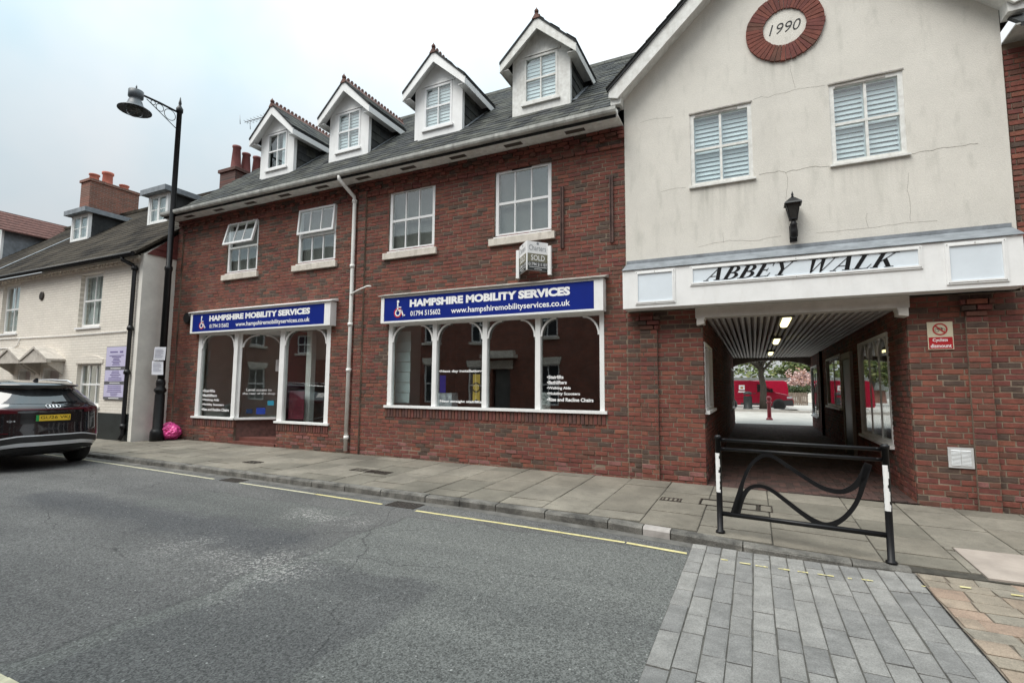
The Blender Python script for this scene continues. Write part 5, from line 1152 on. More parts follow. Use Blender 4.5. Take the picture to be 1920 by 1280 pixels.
# ================================================================== WHITE COTTAGES
cot = thing('white_cottage_row', 'row of white painted brick cottages with dark tiled roof and black plinth', 'building', (-22, -.85, .1))
M_WBRICK = brick_tex_mat('white_painted_brick', (.80, .745, .665), (.76, .705, .625), (.62, .57, .49), 'XZ', .7, .012, .75, .10)
M_RENDER = mat('white_render', (.74, .715, .655), .85, .1, 2, .2, 60)
M_TILE = mat('brown_roof_tile', (.026, .022, .019), .95, .45, 1.1, .8, 22, col2=(.065, .055, .042), spec=.15)
YC = -.85
CW = [(-17.55, -16.38, 3.20, 4.74), (-22.40, -21.22, 3.20, 4.80), (-17.36, -16.12, .98, 2.18), (-23.4, -22.2, .98, 2.18), (-20.90, -20.02, .14, 2.06), (-19.36, -18.30, .14, 2.06), (-27.4, -26.3, 3.2, 4.8)]
cwm = MB()
for a, b, c, d in cells(-34, -14.6, .82, 5.0, CW): cwm.box(a, b, YC, YC + .25, c, d)
part('front_wall', cwm, M_WBRICK, cot)
pl = MB()
for a, b, c, d in cells(-34, -14.62, .05, .82, CW): pl.box(a, b, YC - .03, YC + .25, c, d)
part('plinth', pl, mat('black_plinth', (.018, .022, .021), .5, .3, 5, .4, 30), cot)
ew = MB(); ew.box(-14.6, -14.452, YC - .02, 7, .05, 5.05); ew.prism([(YC, 5.05), (7, 5.05), (3.2, 8.45)], -14.6, -14.46, 'YZ'); ew.box(-34, -14.6, 6.8, 7, .05, 5.05); part('end_wall', ew, M_RENDER, cot)
dz_ = MB(); x = -34
while x < -14.7: dz_.box(x, x + .11, YC - .06, YC, 4.86, 4.93); x += .23
dz_.box(-34, -14.6, YC - .075, YC, 4.93, 5.0); part('dentil_course', dz_, M_WBRICK, cot)
TC = .85; zcot = lambda y: 5.06 + (y + 1.08) * TC; YRC = 3.2
cr_ = MB()
for k in range(22):       # tile courses as stepped bands along the slope
    y0 = -1.08 + k * (YRC + 1.08) / 22; y1 = y0 + (YRC + 1.08) / 22
    cr_.hexa([(-34, y0, zcot(y0) - .08), (-14.42, y0, zcot(y0) - .08), (-14.42, y1, zcot(y1) - .08), (-34, y1, zcot(y1) - .08), (-34, y0, zcot(y0) + .012), (-14.42, y0, zcot(y0) + .012), (-14.42, y1, zcot(y1) - .006), (-34, y1, zcot(y1) - .006)])
cr_.hexa([(-34, YRC, zcot(YRC) - .08), (-14.42, YRC, zcot(YRC) - .08), (-14.42, 7.4, 5.06), (-34, 7.4, 5.06), (-34, YRC, zcot(YRC)), (-14.42, YRC, zcot(YRC)), (-14.42, 7.4, 5.12), (-34, 7.4, 5.12)])
croof = part('roof', cr_, M_TILE, cot)
rb = MB(); rb.box(-34, -14.42, YRC - .1, YRC + .1, zcot(YRC) - .05, zcot(YRC) + .07); part('ridge', rb, M_TILE, croof)
th_ = MB()                                       # red hung tiles under the verge of the end gable
for k in range(5):
    z_ = 5.05 + k * .17; th_.hexa([(-14.45, YC + .05 + k * .18, z_), (-14.45, .0, z_), (-14.45, .0, z_ + .18), (-14.45, YC + .05 + (k + 1) * .18, z_ + .18), (-14.415, YC + .05 + k * .18, z_), (-14.415, .0, z_), (-14.43, .0, z_ + .18), (-14.43, YC + .05 + (k + 1) * .18, z_ + .18)])
part('hung_tiles', th_, mat('red_hung_tile', (.13, .035, .03), .85, .3, 12, .4, 40), cot)
lead = MB(); lead.hexa([(-24.2, -.9, zcot(-.9) + .02), (-24.0, -.9, zcot(-.9) + .02), (-24.0, 1.6, zcot(1.6) + .02), (-24.2, 1.6, zcot(1.6) + .02), (-24.2, -.9, zcot(-.9) + .04), (-24.0, -.9, zcot(-.9) + .04), (-24.0, 1.6, zcot(1.6) + .04), (-24.2, 1.6, zcot(1.6) + .04)]); part('party_flashing', lead, M_LEAD, croof)
gt = MB(); gt.tube([(-34, -1.14, 5.0), (-14.46, -1.14, 4.98)], .06, 8); part('gutter', gt, M_BLACK, cot)
dp = MB(); dp.tube([(-14.95, -1.12, 4.97), (-14.95, -1.12, 4.86), (-14.78, -.95, 4.74), (-14.72, -.93, 4.6), (-14.72, -.93, .3), (-14.72, -1.0, .16)], .05, 10)
for z_ in (4.6, 3.0, 1.85, .45): dp.lathe([(.075, 0), (.08, .05), (.06, .12)], (-14.72, -.93, z_), 10)
part('downpipe', dp, M_BLACK, cot)
M_NET = mat('net_curtain', (.62, .64, .64), .9, .15, 20, stretch=(6, 6, .5))
for i, wn in enumerate(CW[:4] + CW[6:]):
    f = window(cot, *wn, YC + .10, 2 if wn[2] > 2 else 3, 2, .08, .03, M_WHITE, GLASS, (.07, .14, .06, M_WHITE), .06, .05)
    if wn[2] > 2:
        c_ = MB(); n = 10
        for s_ in range(n):
            u0 = wn[0] + (wn[1] - wn[0]) * s_ / n; c_.box(u0, u0 + (wn[1] - wn[0]) / n * .9, YC + .22 + .015 * (s_ % 2), YC + .23 + .015 * (s_ % 2), wn[2], wn[3])
        part('curtain', c_, M_NET, f)
    else:
        h_ = MB(); n = 8
        for s_ in range(n):
            g_ = lambda k: (wn[0] - .08 + (wn[1] - wn[0] + .16) * k / n, wn[3] + .12 * math.sin(math.pi * k / n))
            p0, p1 = g_(s_), g_(s_ + 1); h_.prism([(p0[0], wn[3] - .02), (p1[0], wn[3] - .02), (p1[0], p1[1] + .10), (p0[0], p0[1] + .10)], YC - .02, YC + .005)
        part('arched_head', h_, M_WBRICK, f)
for a, b, c, d in CW[4:6]:
    dr_ = MB(); dr_.box(a + .08, b - .08, YC + .18, YC + .22, c, d - .08); dr_.box(a + .2, (a + b) / 2 - .04, YC + .165, YC + .179, .4, .9); dr_.box((a + b) / 2 + .04, b - .2, YC + .165, YC + .179, .4, .9); dr_.box(a + .2, (a + b) / 2 - .04, YC + .165, YC + .179, 1.05, 1.8); dr_.box((a + b) / 2 + .04, b - .2, YC + .165, YC + .179, 1.05, 1.8)
    d_ = part('door', dr_, mat('door_grey_pink', (.45, .40, .39), .5, .1), cot)
    fr = MB(); fr.box(a, a + .08, YC + .02, YC + .2, c, d); fr.box(b - .08, b, YC + .02, YC + .2, c, d); fr.box(a + .08, b - .08, YC + .02, YC + .2, d - .08, d); part('frame', fr, M_OLDWHITE, d_)
    hd = MB(); cx = (a + b) / 2; hw = .80; z_ = 2.24      # pediment hood on brackets
    for s_ in (-1, 1): hd.hexa([(cx + s_ * hw, YC - .45, z_), (cx, YC - .45, z_ + .36), (cx, YC, z_ + .36), (cx + s_ * hw, YC, z_), (cx + s_ * hw, YC - .45, z_ + .06), (cx, YC - .45, z_ + .43), (cx, YC, z_ + .43), (cx + s_ * hw, YC, z_ + .06)])
    hd.prism([(cx - hw + .05, z_), (cx + hw - .05, z_), (cx, z_ + .33)], YC - .42, YC - .38); hd.box(cx - hw, cx + hw, YC - .44, YC - .34, z_ - .05, z_)
    for s_ in (-1, 1): hd.prism([(YC, z_ - .02), (YC - .42, z_ - .02), (YC - .38, z_ - .1), (YC - .1, z_ - .3), (YC, z_ - .4)], cx + s_ * (hw - .12) - .04, cx + s_ * (hw - .12) + .04, 'YZ')
    part('hood', hd, mat('hood_cream', (.50, .46, .41), .75, .15, 6, .2, 30, dirt=((.2, .17, .13), .6)), d_)
pq = MB(); pq.lathe([(.13, 0), (.13, -.03), (.10, -.04)], (-19.75, YC, 4.28), 16, axis='Y'); part('wall_tie_plate', pq, M_IRON, cot)
cb = MB(); cb.tube([(-26, YC - .02, 3.0), (-22, YC - .02, 3.02), (-18, YC - .02, 2.98), (-15, YC - .02, 2.99)], .012, 6); cb.tube([(-24, YC - .02, 2.7), (-21.3, YC - .02, 2.72), (-21.0, YC - .02, 2.8), (-20.9, YC - .02, 3.0)], .012, 6); part('cable', cb, M_WHITE, cot)
def flat_dormer(x0, x1, y, zb, zt):
    f = MB(); f.box(x0, x0 + .1, y, y + .1, zb, zt); f.box(x1 - .1, x1, y, y + .1, zb, zt); f.box(x0 + .1, x1 - .1, y, y + .1, zb, zb + .08); f.box(x0 + .1, x1 - .1, y, y + .1, zt - .06, zt); d_ = part('flat_dormer', f, M_WHITE, cot)
    w_ = MB(); cx = (x0 + x1) / 2; a, b, c, e_ = x0 + .1, x1 - .1, zb + .08, zt - .06
    for u0, u1 in ((a, cx), (cx, b)): w_.box(u0, u0 + .05, y + .02, y + .07, c, e_); w_.box(u1 - .05, u1, y + .02, y + .07, c, e_); w_.box(u0 + .05, u1 - .05, y + .02, y + .07, c, c + .05); w_.box(u0 + .05, u1 - .05, y + .02, y + .07, e_ - .05, e_); w_.box(u0 + .05, u1 - .05, y + .03, y + .06, (c + e_) / 2 - .012, (c + e_) / 2 + .012)
    part('casement', w_, M_WHITE, d_)
    for u0, u1 in ((a + .05, cx - .05), (cx + .05, b - .05)):
        p = MB(); p.box(u0, u1, y + .04, y + .046, c + .05, e_ - .05); part('pane', p, GLASS, d_)
    n_ = MB(); n_.box(a, b, y + .12, y + .13, c, e_); part('curtain', n_, M_NET, d_)
    ck = MB(); yl = lambda z_: (z_ - 5.06) / TC - 1.08
    for xx in (x0, x1 - .05): ck = MB(); ck.prism([(y + .1, zb - .1), (yl(zt), zt), (y + .1, zt)], xx, xx + .05, 'YZ'); part('cheek', ck, M_SLATE[2], d_)
    r_ = MB(); r_.box(x0 - .14, x1 + .14, y - .2, yl(zt) + .2, zt + .0, zt + .17); part('flat_roof', r_, M_LEAD, d_)
flat_dormer(-22.85, -21.65, 1.0, 6.80, 7.80); flat_dormer(-17.98, -16.90, 1.0, 6.80, 7.80)
# gabled dormer at the far left with lead cheeks and red tiles
gx0, gx1, gy = -29.6, -27.9, .8
f = MB(); f.box(gx0, gx1, gy, gy + .08, 6.6, 8.0); f.prism([(gx0, 8.0), (gx1, 8.0), ((gx0 + gx1) / 2, 8.75)], gy, gy + .08); d_ = part('gabled_dormer', f, M_WHITE, cot)
p = MB(); p.box(gx0 + .15, gx1 - .15, gy - .012, gy - .004, 6.8, 7.9); part('pane', p, GLASS, d_)
c_ = MB()
for xx in (gx0, gx1 - .05): c_ = MB(); c_.prism([(gy + .08, 6.6), (2.4, 8.0), (gy + .08, 8.0)], xx, xx + .05, 'YZ'); part('cheek', c_, M_LEAD, d_)
r_ = MB(); cx = (gx0 + gx1) / 2
for s_ in (-1, 1):
    for k in range(7):
        q0, q1 = k / 7, (k + 1.1) / 7; P = lambda q, y_, o_: (cx + s_ * (1.1) * (1 - q), y_, 7.85 + 1.0 * q + o_)
        r_.hexa([P(q0, gy - .25, 0), P(q0, 2.4 + q0, 0), P(q1, 2.5 + q1, 0), P(q1, gy - .25, 0), P(q0, gy - .25, .06), P(q0, 2.4 + q0, .06), P(q1, 2.5 + q1, .035), P(q1, gy - .25, .035)])
part('tiled_roof', r_, mat('red_brown_tile', (.12, .055, .045), .9, .35, 9, .5, 40), d_)
# chimneys with pots
M_CHIM = brick_tex_mat('chimney_brick', (.24, .09, .06), (.15, .075, .055), (.26, .22, .18), 'YZ', .6)
def chimney(x0, x1, y0, y1, zb, zt, pots, mm):
    c_ = MB(); c_.box(x0, x1, y0, y1, zb, zt); c_.box(x0 - .05, x1 + .05, y0 - .05, y1 + .05, zt, zt + .1); k_ = part('chimney', c_, mm, cot)
    for (yy, h_, r_) in pots:
        p = MB(); p.lathe([(r_ * 1.1, 0), (r_, .05), (r_ * .92, h_ * .8), (r_ * 1.12, h_ * .86), (r_ * 1.12, h_), (r_ * .8, h_ - .01)], ((x0 + x1) / 2, yy, zt + .1), 14); part('chimney_pot', p, mat('pot_clay', (.42, .13, .09), .85, .15, 5), k_)
    return k_
chimney(-24.7, -24.0, 1.98, 3.78, 7.4, 9.80, [(2.25, .30, .17), (2.72, .56, .19), (3.35, .24, .17)], M_CHIM)
M_CHIM2 = brick_tex_mat('chimney_brick_dark', (.14, .05, .04), (.08, .045, .04), (.13, .11, .09), 'YZ', .6)
k2 = chimney(-15.5, -14.75, 1.75, 2.95, 6.8, 8.45, [], M_CHIM2)
for yy, h_, zz in ((2.0, .85, 8.55), (2.35, .75, 8.55), (2.75, .8, 8.55)):
    p = MB(); p.lathe([(.17, 0), (.16, .05), (.115, h_ * .9), (.135, h_ * .93), (.135, h_), (.09, h_)], (-15.1, yy, zz), 14); part('chimney_pot', p, mat('pot_dark_red', (.17, .045, .04), .7, .2, 5), k2)

# ================================================================== TERRACE ACROSS THE STREET (seen in the glass)
ter = thing('facing_brick_terrace', 'brick terrace across the street, seen only reflected in the shop windows', 'building', (-8, -9.85, .1))
YT = -9.85
TW = [(-13.15, -12.3, 3.5, 4.9), (-10.75, -9.95, 3.45, 4.85), (-7.72, -6.85, 3.55, 4.9), (-21.0, -20.1, 3.2, 4.1), (-10.85, -10.2, .9, 2.40), (-7.70, -6.80, .9, 2.48), (-13.12, -12.4, .9, 2.54), (-16.5, -15.6, 3.5, 4.9), (-16.5, -15.6, .9, 2.4), (-4.0, -3.2, 3.5, 4.9), (-4.0, -3.1, .9, 2.4), (-.9, 0, 3.5, 4.9), (3, 3.9, 3.5, 4.9), (3, 3.9, .9, 2.4)]
TD = [(-9.72, -8.90, .12, 2.30), (-.9, .0, .12, 2.3)]
tm = MB()
for a, b, c, d in cells(-50, 30, .02, 5.7, TW + TD): tm.box(a, b, YT - .25, YT, c, d)
part('front_wall', tm, brick_tex_mat('terrace_brick', (.26, .085, .055), (.18, .07, .05), (.16, .12, .10), 'XZ', .4), ter)
for xa, xb, zrg in ((-50, -12.6, 9.9), (-12.6, 30, 9.15)):
    rt_ = MB(); rt_.hexa([(xa, YT + .3, 5.65), (xb, YT + .3, 5.65), (xb, YT - 3.6, zrg - .1), (xa, YT - 3.6, zrg - .1), (xa, YT + .3, 5.75), (xb, YT + .3, 5.75), (xb, YT - 3.6, zrg), (xa, YT - 3.6, zrg)]); rt_.hexa([(xa, YT - 3.6, zrg - .1), (xb, YT - 3.6, zrg - .1), (xb, YT - 7.6, 5.6), (xa, YT - 7.6, 5.6), (xa, YT - 3.6, zrg), (xb, YT - 3.6, zrg), (xb, YT - 7.6, 5.7), (xa, YT - 7.6, 5.7)]); rt_.prism([(YT, 5.7), (YT - 7.3, 5.7), (YT - 3.6, zrg - .1)], xb - .2, xb - .02, 'YZ'); part('roof', rt_, M_TILE, ter)
rt_ = MB(); rt_.box(-50, 30, YT - 7.5, YT - 7.3, 0, 5.7); part('back_wall', rt_, MATS['terrace_brick'], ter)

for a, b, c, d in TW:
    f = MB(); q = .06; y0, y1 = YT - .12, YT - .05
    f.box(a, a + q, y0, y1, c, d); f.box(b - q, b, y0, y1, c, d); f.box(a + q, b - q, y0, y1, c, c + q); f.box(a + q, b - q, y0, y1, d - q, d); f.box(a + q, b - q, y0, y1, (c + d) / 2 - .03, (c + d) / 2 + .03); f.box((a + b) / 2 - .015, (a + b) / 2 + .015, y0, y1 - .01, c + q, (c + d) / 2 - .03); f.box((a + b) / 2 - .015, (a + b) / 2 + .015, y0, y1 - .01, (c + d) / 2 + .03, d - q)
    w_ = part('window', f, M_WHITE, ter); p = MB(); p.box(a + q, b - q, YT - .10, YT - .095, c + q, d - q); part('pane', p, mat('dark_pane', (.03, .035, .04), .05, .1), w_)
    if c < 2: l_ = MB(); l_.prism([(a - .12, d + .28), (b + .12, d + .28), (b + .02, d), (a - .02, d)], YT, YT + .03); part('lintel', l_, M_CREAMSTONE, w_)
    else: l_ = MB(); l_.box(a - .08, b + .08, YT - .05, YT + .08, c - .1, c - .003); part('sill', l_, M_CREAMSTONE, w_)
for a, b, c, d in TD:
    f = MB(); f.box(a + .08, b - .08, YT - .2, YT - .16, c, d); w_ = part('door', f, mat('grey_door', (.12, .12, .115), .5, .1), ter)
    h_ = MB(); h_.box(a - .35, b + .35, YT, YT + .45, d + .45, d + .6); h_.box(a - .25, b + .25, YT, YT + .3, d + .6, d + .75); h_.box(a - .12, b + .12, YT, YT + .05, d + .02, d + .36); part('door_hood', h_, M_CREAMSTONE, w_)

# ================================================================== STREET THINGS
# lamp post
LX, LY = -13.98, -.50
t = thing('street_lamp', 'tall black street lamp with bracket arm and round hood beside the white end wall', 'street lamp', (LX, LY, .14))
b_ = MB(); b_.lathe([(.165, .10), (.165, .36), (.14, .42), (.12, .45), (.112, 1.32), (.10, 1.36), (.14, 1.42), (.14, 1.46), (.095, 1.52), (.11, 1.62), (.10, 1.70), (.075, 1.74)], (LX, LY, 0), 18); part('base', b_, M_BLACK, t)
p = MB(); p.lathe([(.085, 1.74), (.08, 4.6), (.095, 4.62), (.095, 4.70), (.07, 4.74), (.062, 9.0), (.085, 9.02), (.085, 9.12), (.06, 9.16), (.03, 9.22), (.04, 9.27), (.008, 9.45)], (LX, LY, 0), 14); part('post', p, M_BLACK, t)
HY = -1.58; HZ = 8.98
a_m = MB(); a_m.tube([(LX, LY, 9.0), (LX, LY - .5, 9.02), (LX, HY + .1, HZ + .03)], .028, 8)
a_m.tube([(LX, LY - .04, 8.52), (LX, LY - .45, 8.75), (LX, HY + .25, HZ - .02)], .010, 6)
for (yy, zz, rr) in ((-.74, 8.83, .145), (-1.0, 8.895, .095), (-1.17, 8.945, .055)):
    a_m.tube([(LX, yy + rr * math.cos(2 * math.pi * i / 18), zz + rr * math.sin(2 * math.pi * i / 18)) for i in range(19)], .009, 6, cap=False)
part('bracket_arm', a_m, M_BLACK, t)
h_ = MB(); h_.lathe([(.12, .07), (.165, .05), (.165, -.12), (.13, -.15), (.12, -.19), (.15, -.22), (.17, -.30), (.21, -.36), (.365, -.46), (.365, -.475), (.20, -.40), (.10, -.38)], (LX, HY, HZ), 24); h_.lathe([(.03, .06), (.015, .14), (.022, .16), (.004, .22)], (LX, HY, HZ), 8); part('hood', h_, mat('hood_grey', (.075, .085, .095), .45, .2, 5), t)
g_ = MB(); g_.lathe([(.185, -.42), (.185, -.48), (.15, -.56), (.08, -.61), (.01, -.625)], (LX, HY, HZ), 20); part('bowl', g_, glass_mat('lamp_bowl', (.72, .74, .74), .05), t)
for nm, z0, z1, dx, rr in (('white planning notice tied higher on the lamp post', 2.22, 2.56, 0, .02), ('white planning notice tied lower on the lamp post', 1.84, 2.20, -.03, -.03)):
    q = MB(); ux, uy = .9, .43; cx_, cy_ = LX + .05 + dx, LY - .11
    q.hexa([(cx_ - .15 * ux, cy_ - .15 * uy, z0), (cx_ + .15 * ux, cy_ + .15 * uy, z0), (cx_ + .15 * ux - .003, cy_ + .15 * uy + .004, z0), (cx_ - .15 * ux - .003, cy_ - .15 * uy + .004, z0), (cx_ - .15 * ux + rr, cy_ - .15 * uy, z1), (cx_ + .15 * ux + rr, cy_ + .15 * uy, z1), (cx_ + .15 * ux + rr - .003, cy_ + .15 * uy + .004, z1), (cx_ - .15 * ux + rr - .003, cy_ - .15 * uy + .004, z1)])
    tt = thing('paper_notice', nm, 'notice', (cx_, cy_, z0)); part('sheet', q, mat('notice_paper', (.72, .73, .78), .5, .06, 6), tt)
    l_ = MB()
    for k in range(7):
        zz = z1 - .07 - k * .034; L = (.09, .12, .11, .12, .06, .12, .10)[k]; o_ = rr * (zz - z0) / (z1 - z0)
        l_.hexa([(cx_ - .12 * ux + o_, cy_ - .12 * uy - .004, zz), (cx_ + (L - .02) * ux + o_, cy_ + (L - .02) * uy - .004, zz), (cx_ + (L - .02) * ux + o_, cy_ + (L - .02) * uy - .002, zz), (cx_ - .12 * ux + o_, cy_ - .12 * uy - .002, zz), (cx_ - .12 * ux + o_, cy_ - .12 * uy - .004, zz + .009), (cx_ + (L - .02) * ux + o_, cy_ + (L - .02) * uy - .004, zz + .009), (cx_ + (L - .02) * ux + o_, cy_ + (L - .02) * uy - .002, zz + .009), (cx_ - .12 * ux + o_, cy_ - .12 * uy - .002, zz + .009)])
    part('print', l_, mat('print_grey', (.2, .2, .28), .6, .1), tt)
# pink rubbish bag
bm = bmesh.new(); bmesh.ops.create_icosphere(bm, subdivisions=5, radius=1)
for v in bm.verts:
    d_ = v.co.normalized(); n1 = mnoise.noise(d_ * 1.7 + Vector((3, 1, 2))); n2 = abs(mnoise.noise(d_ * 4.5 + Vector((1, 5, 2)))); n3 = abs(mnoise.noise(d_ * 10 + Vector((7, 5, 2))))
    r_ = 1.06 + .30 * n1 - .34 * n2 - .12 * n3; neck = max(0, d_.z - .72)
    r_ += neck * 1.3; z_ = d_.z * r_ * .21 + .20
    v.co = Vector((d_.x * r_ * .29 * (1 - neck * 1.8), d_.y * r_ * .26 * (1 - neck * 1.8), max(z_, 0.002)))
me = bpy.data.meshes.new('rubbish_bag'); bm.to_mesh(me); bm.free(); me.polygons.foreach_set('use_smooth', [True] * len(me.polygons)); me.materials.append(mat('pink_plastic', (.86, .10, .36), .24, .12, 5, .25, 16))
o = bpy.data.objects.new('rubbish_bag', me); COL.objects.link(o); o.location = (-13.95, -.22, .148); tag(o, 'bright pink rubbish bag on the pavement behind the lamp post', 'rubbish bag')
# tenants' board on the cottage
t = thing('tenants_board', 'tall lilac information board with black bands on the white cottage wall', 'sign', (-15.33, YC, 1.18)); y = YC - .03
b_ = MB(); b_.box(-15.86, -14.83, y, YC - .002, 1.18, 2.60); part('board', b_, mat('board_edge', (.12, .12, .13), .5, .1), t)
for z0, z1 in ((2.06, 2.585), (1.665, 1.965), (1.25, 1.575)):
    p_ = MB(); p_.box(-15.84, -14.85, y - .006, y - .001, z0, z1); part('panel', p_, mat('lilac_panel', (.58, .55, .74), .4, .05, 2), t)
pr = MB(); q = random.Random(4)
for z0, z1, n in ((2.09, 2.37, 7), (1.68, 1.95, 6), (1.27, 1.56, 6)):
    for k in range(n):
        L = q.uniform(.12, .36); zz = z0 + (z1 - z0) * (k + .5) / n; pr.box(-15.345 - L, -15.345 + L, y - .009, y - .0065, zz - .010, zz + .010)
pr.box(-15.66, -15.30, y - .009, y - .0065, 2.43, 2.465); pr.box(-15.2, -15.05, y - .009, y - .0065, 2.42, 2.47); part('print', pr, mat('print_purple', (.16, .13, .3), .6, .1), t)
pw_ = MB()
for z0 in (2.0, 1.61, 1.205): pw_.box(-15.6, -15.12, y - .003, y - .0005, z0, z0 + .022)
part('band_print', pw_, M_LETTER, t)
# estate agent's board
t = thing('sale_board', 'folded estate agent board reading SOLD under the upper window', 'sign', (-3.58, -.2, 3.61))
AP, BL, BR_ = Vector((-3.58, -.40)), Vector((-3.87, -.06)), Vector((-3.31, -.08)); z0, z1 = 3.66, 4.20
def vface(P, Q, off):
    d_ = (Q - P); n_ = Vector((d_.y, -d_.x)).normalized()
    return lambda u, z, o_=0: (P.x + d_.x * u + n_.x * (off + o_), P.y + d_.y * u + n_.y * (off + o_), z)
def vbox(F, u0, u1, za, zb, o0, o1): 
    mb = MB(); mb.hexa([F(u0, za, o0), F(u1, za, o0), F(u1, za, o1), F(u0, za, o1), F(u0, zb, o0), F(u1, zb, o0), F(u1, zb, o1), F(u0, zb, o1)]); return mb
M_SOLDG = mat('board_olive', (.20, .19, .13), .5, .08, 3); M_BDARK = mat('board_dark', (.022, .028, .028), .5, .1, 3)
for F in (vface(AP, BR_, 0), vface(BL, AP, 0)):
    part('board', vbox(F, 0, 1, z0 + .01, z1, .0, .012), M_LETTER, t); part('band', vbox(F, .02, .98, z0 + .17, z0 + .32, .0125, .0145), M_SOLDG, t); part('foot_band', vbox(F, .02, .98, z0 + .012, z0 + .168, .0125, .0145), M_BDARK, t)
    for body, u0, u1, za, zb, mm, bo in (('SOLD', .18, .84, z0 + .195, z0 + .295, M_LETTER, .01), ('01794 511107', .06, .96, z0 + .095, z0 + .155, M_LETTER, .01), ('Charters', .08, .90, z0 + .375, z0 + .475, mat('board_grey_ink', (.22, .24, .26), .5, .05), -.004)):
        tm = text_mb(body, u0, u1, za, zb, 0, bo); tm.v = [F(v[0], v[2], .016) for v in tm.v]; part('lettering', tm, mm, t)
    part('rule', vbox(F, .10, .94, z0 + .070, z0 + .078, .0145, .016), M_LETTER, t); part('rule', vbox(F, .34, .70, z0 + .035, z0 + .042, .0145, .016), M_LETTER, t)
    cr = MB(); c0 = F(.5, z0 + .51, .014)
    for a0 in range(8): cr.v += [F(.5 + .06 * math.cos(a0 * math.pi / 4), z0 + .505 + .022 * math.sin(a0 * math.pi / 4), .014)]
    cr.face(range(8)); part('crest', cr, MATS['board_grey_ink'], t)
for P in (BL + Vector((-.04, -.0)), BR_ + Vector((.05, -.02))):
    ps = MB(); ps.box(P.x - .03, P.x + .03, P.y - .03, P.y + .03, z0 - .05, z1 - .06); ps.tube([(P.x, P.y, z0 + .1), (P.x, .0, z0 + .1)], .02); part('batten', ps, M_WHITE, t)
# two rusted rails left on the wall
for xx, za, zb, nm in ((-3.05, 4.10, 5.25, 'rusty upright iron bar on the brick wall, nearer the upper window'), (-2.14, 4.10, 5.29, 'rusty upright iron bar on the brick wall, nearer the cream stucco')):
    b_ = MB(); b_.box(xx - .03, xx + .03, -.02, .0, za, zb); b_.box(xx - .03, xx - .02, -.05, -.02, za, zb); b_.box(xx + .02, xx + .03, -.05, -.02, za, zb)
    solo('wall_rail', b_, mat('rusty_iron', (.11, .065, .055), .8, .4, 8, .3, 40), nm, 'rail')
# cyclists dismount plate
t = thing('cyclists_sign', 'cream and red cyclists dismount plate on the brick pier', 'sign', (2.25, 0, 2.13)); y = -.012
b_ = MB(); b_.box(2.115, 2.385, y, -.004, 2.13, 2.50); part('plate', b_, mat('plate_cream', (.60, .54, .40), .45, .08, 4), t)
r_ = MB(); r_.box(2.125, 2.375, y - .003, y - .0005, 2.14, 2.295); part('red_field', r_, mat('sign_red_dull', (.42, .02, .025), .4, .1, 4), t)
part('lettering', text_mb('Cyclists', 2.165, 2.325, 2.225, 2.28, y - .004, .02), M_LETTER, t); part('lettering', text_mb('dismount', 2.14, 2.36, 2.155, 2.205, y - .004, .02), M_LETTER, t)
rg = MB(); cx_, cz_ = 2.25, 2.40; n = 26
for i in range(n):
    a0, a1 = 2 * math.pi * i / n, 2 * math.pi * (i + 1) / n; f_ = lambda r_, a: (cx_ + r_ * math.cos(a), cz_ + r_ * math.sin(a)); rg.prism([f_(.08, a0), f_(.08, a1), f_(.064, a1), f_(.064, a0)], y - .0005, y - .003)
rg.prism([(cx_ - .058, cz_ + .044), (cx_ - .046, cz_ + .056), (cx_ + .058, cz_ - .044), (cx_ + .046, cz_ - .056)], y - .003, y - .0045); part('prohibition_ring', rg, MATS['sign_red_dull'], t)
bk = MB()
for sx in (-.032, .032):
    for i in range(12):
        a0, a1 = 2 * math.pi * i / 12, 2 * math.pi * (i + 1) / 12; f_ = lambda r_, a: (cx_ + sx + r_ * math.cos(a), cz_ - .012 + r_ * math.sin(a)); bk.prism([f_(.024, a0), f_(.024, a1), f_(.019, a1), f_(.019, a0)], y - .0005, y - .002)
bk.ribbon([(cx_ - .032, cz_ - .012), (cx_ - .014, cz_ + .02), (cx_ + .022, cz_ + .02), (cx_ + .032, cz_ - .012)], .005, y - .0005, .0015); bk.ribbon([(cx_ - .014, cz_ + .02), (cx_, cz_ - .012), (cx_ + .022, cz_ + .02)], .005, y - .0005, .0016); part('bicycle_pictogram', bk, M_BLACK, t)
# louvred vent plate
t = thing('wall_vent', 'white louvred vent plate low on the right brick pier', 'vent', (2.375, 0, .60))
b_ = MB(); b_.box(2.245, 2.505, -.016, -.002, .60, .86); part('plate', b_, mat('vent_metal', (.62, .63, .63), .4, .08, 6, metal=.2), t)
for k in range(12):
    for xa, xb in ((2.275, 2.37), (2.38, 2.475)):
        s_ = MB(); zz = .635 + k * .0165; s_.hexa([(xa, -.026, zz), (xb, -.026, zz), (xb, -.016, zz), (xa, -.016, zz), (xa, -.018, zz + .010), (xb, -.018, zz + .010), (xb, -.016, zz + .011), (xa, -.016, zz + .011)]); part('louvre', s_, MATS['vent_metal'], t)
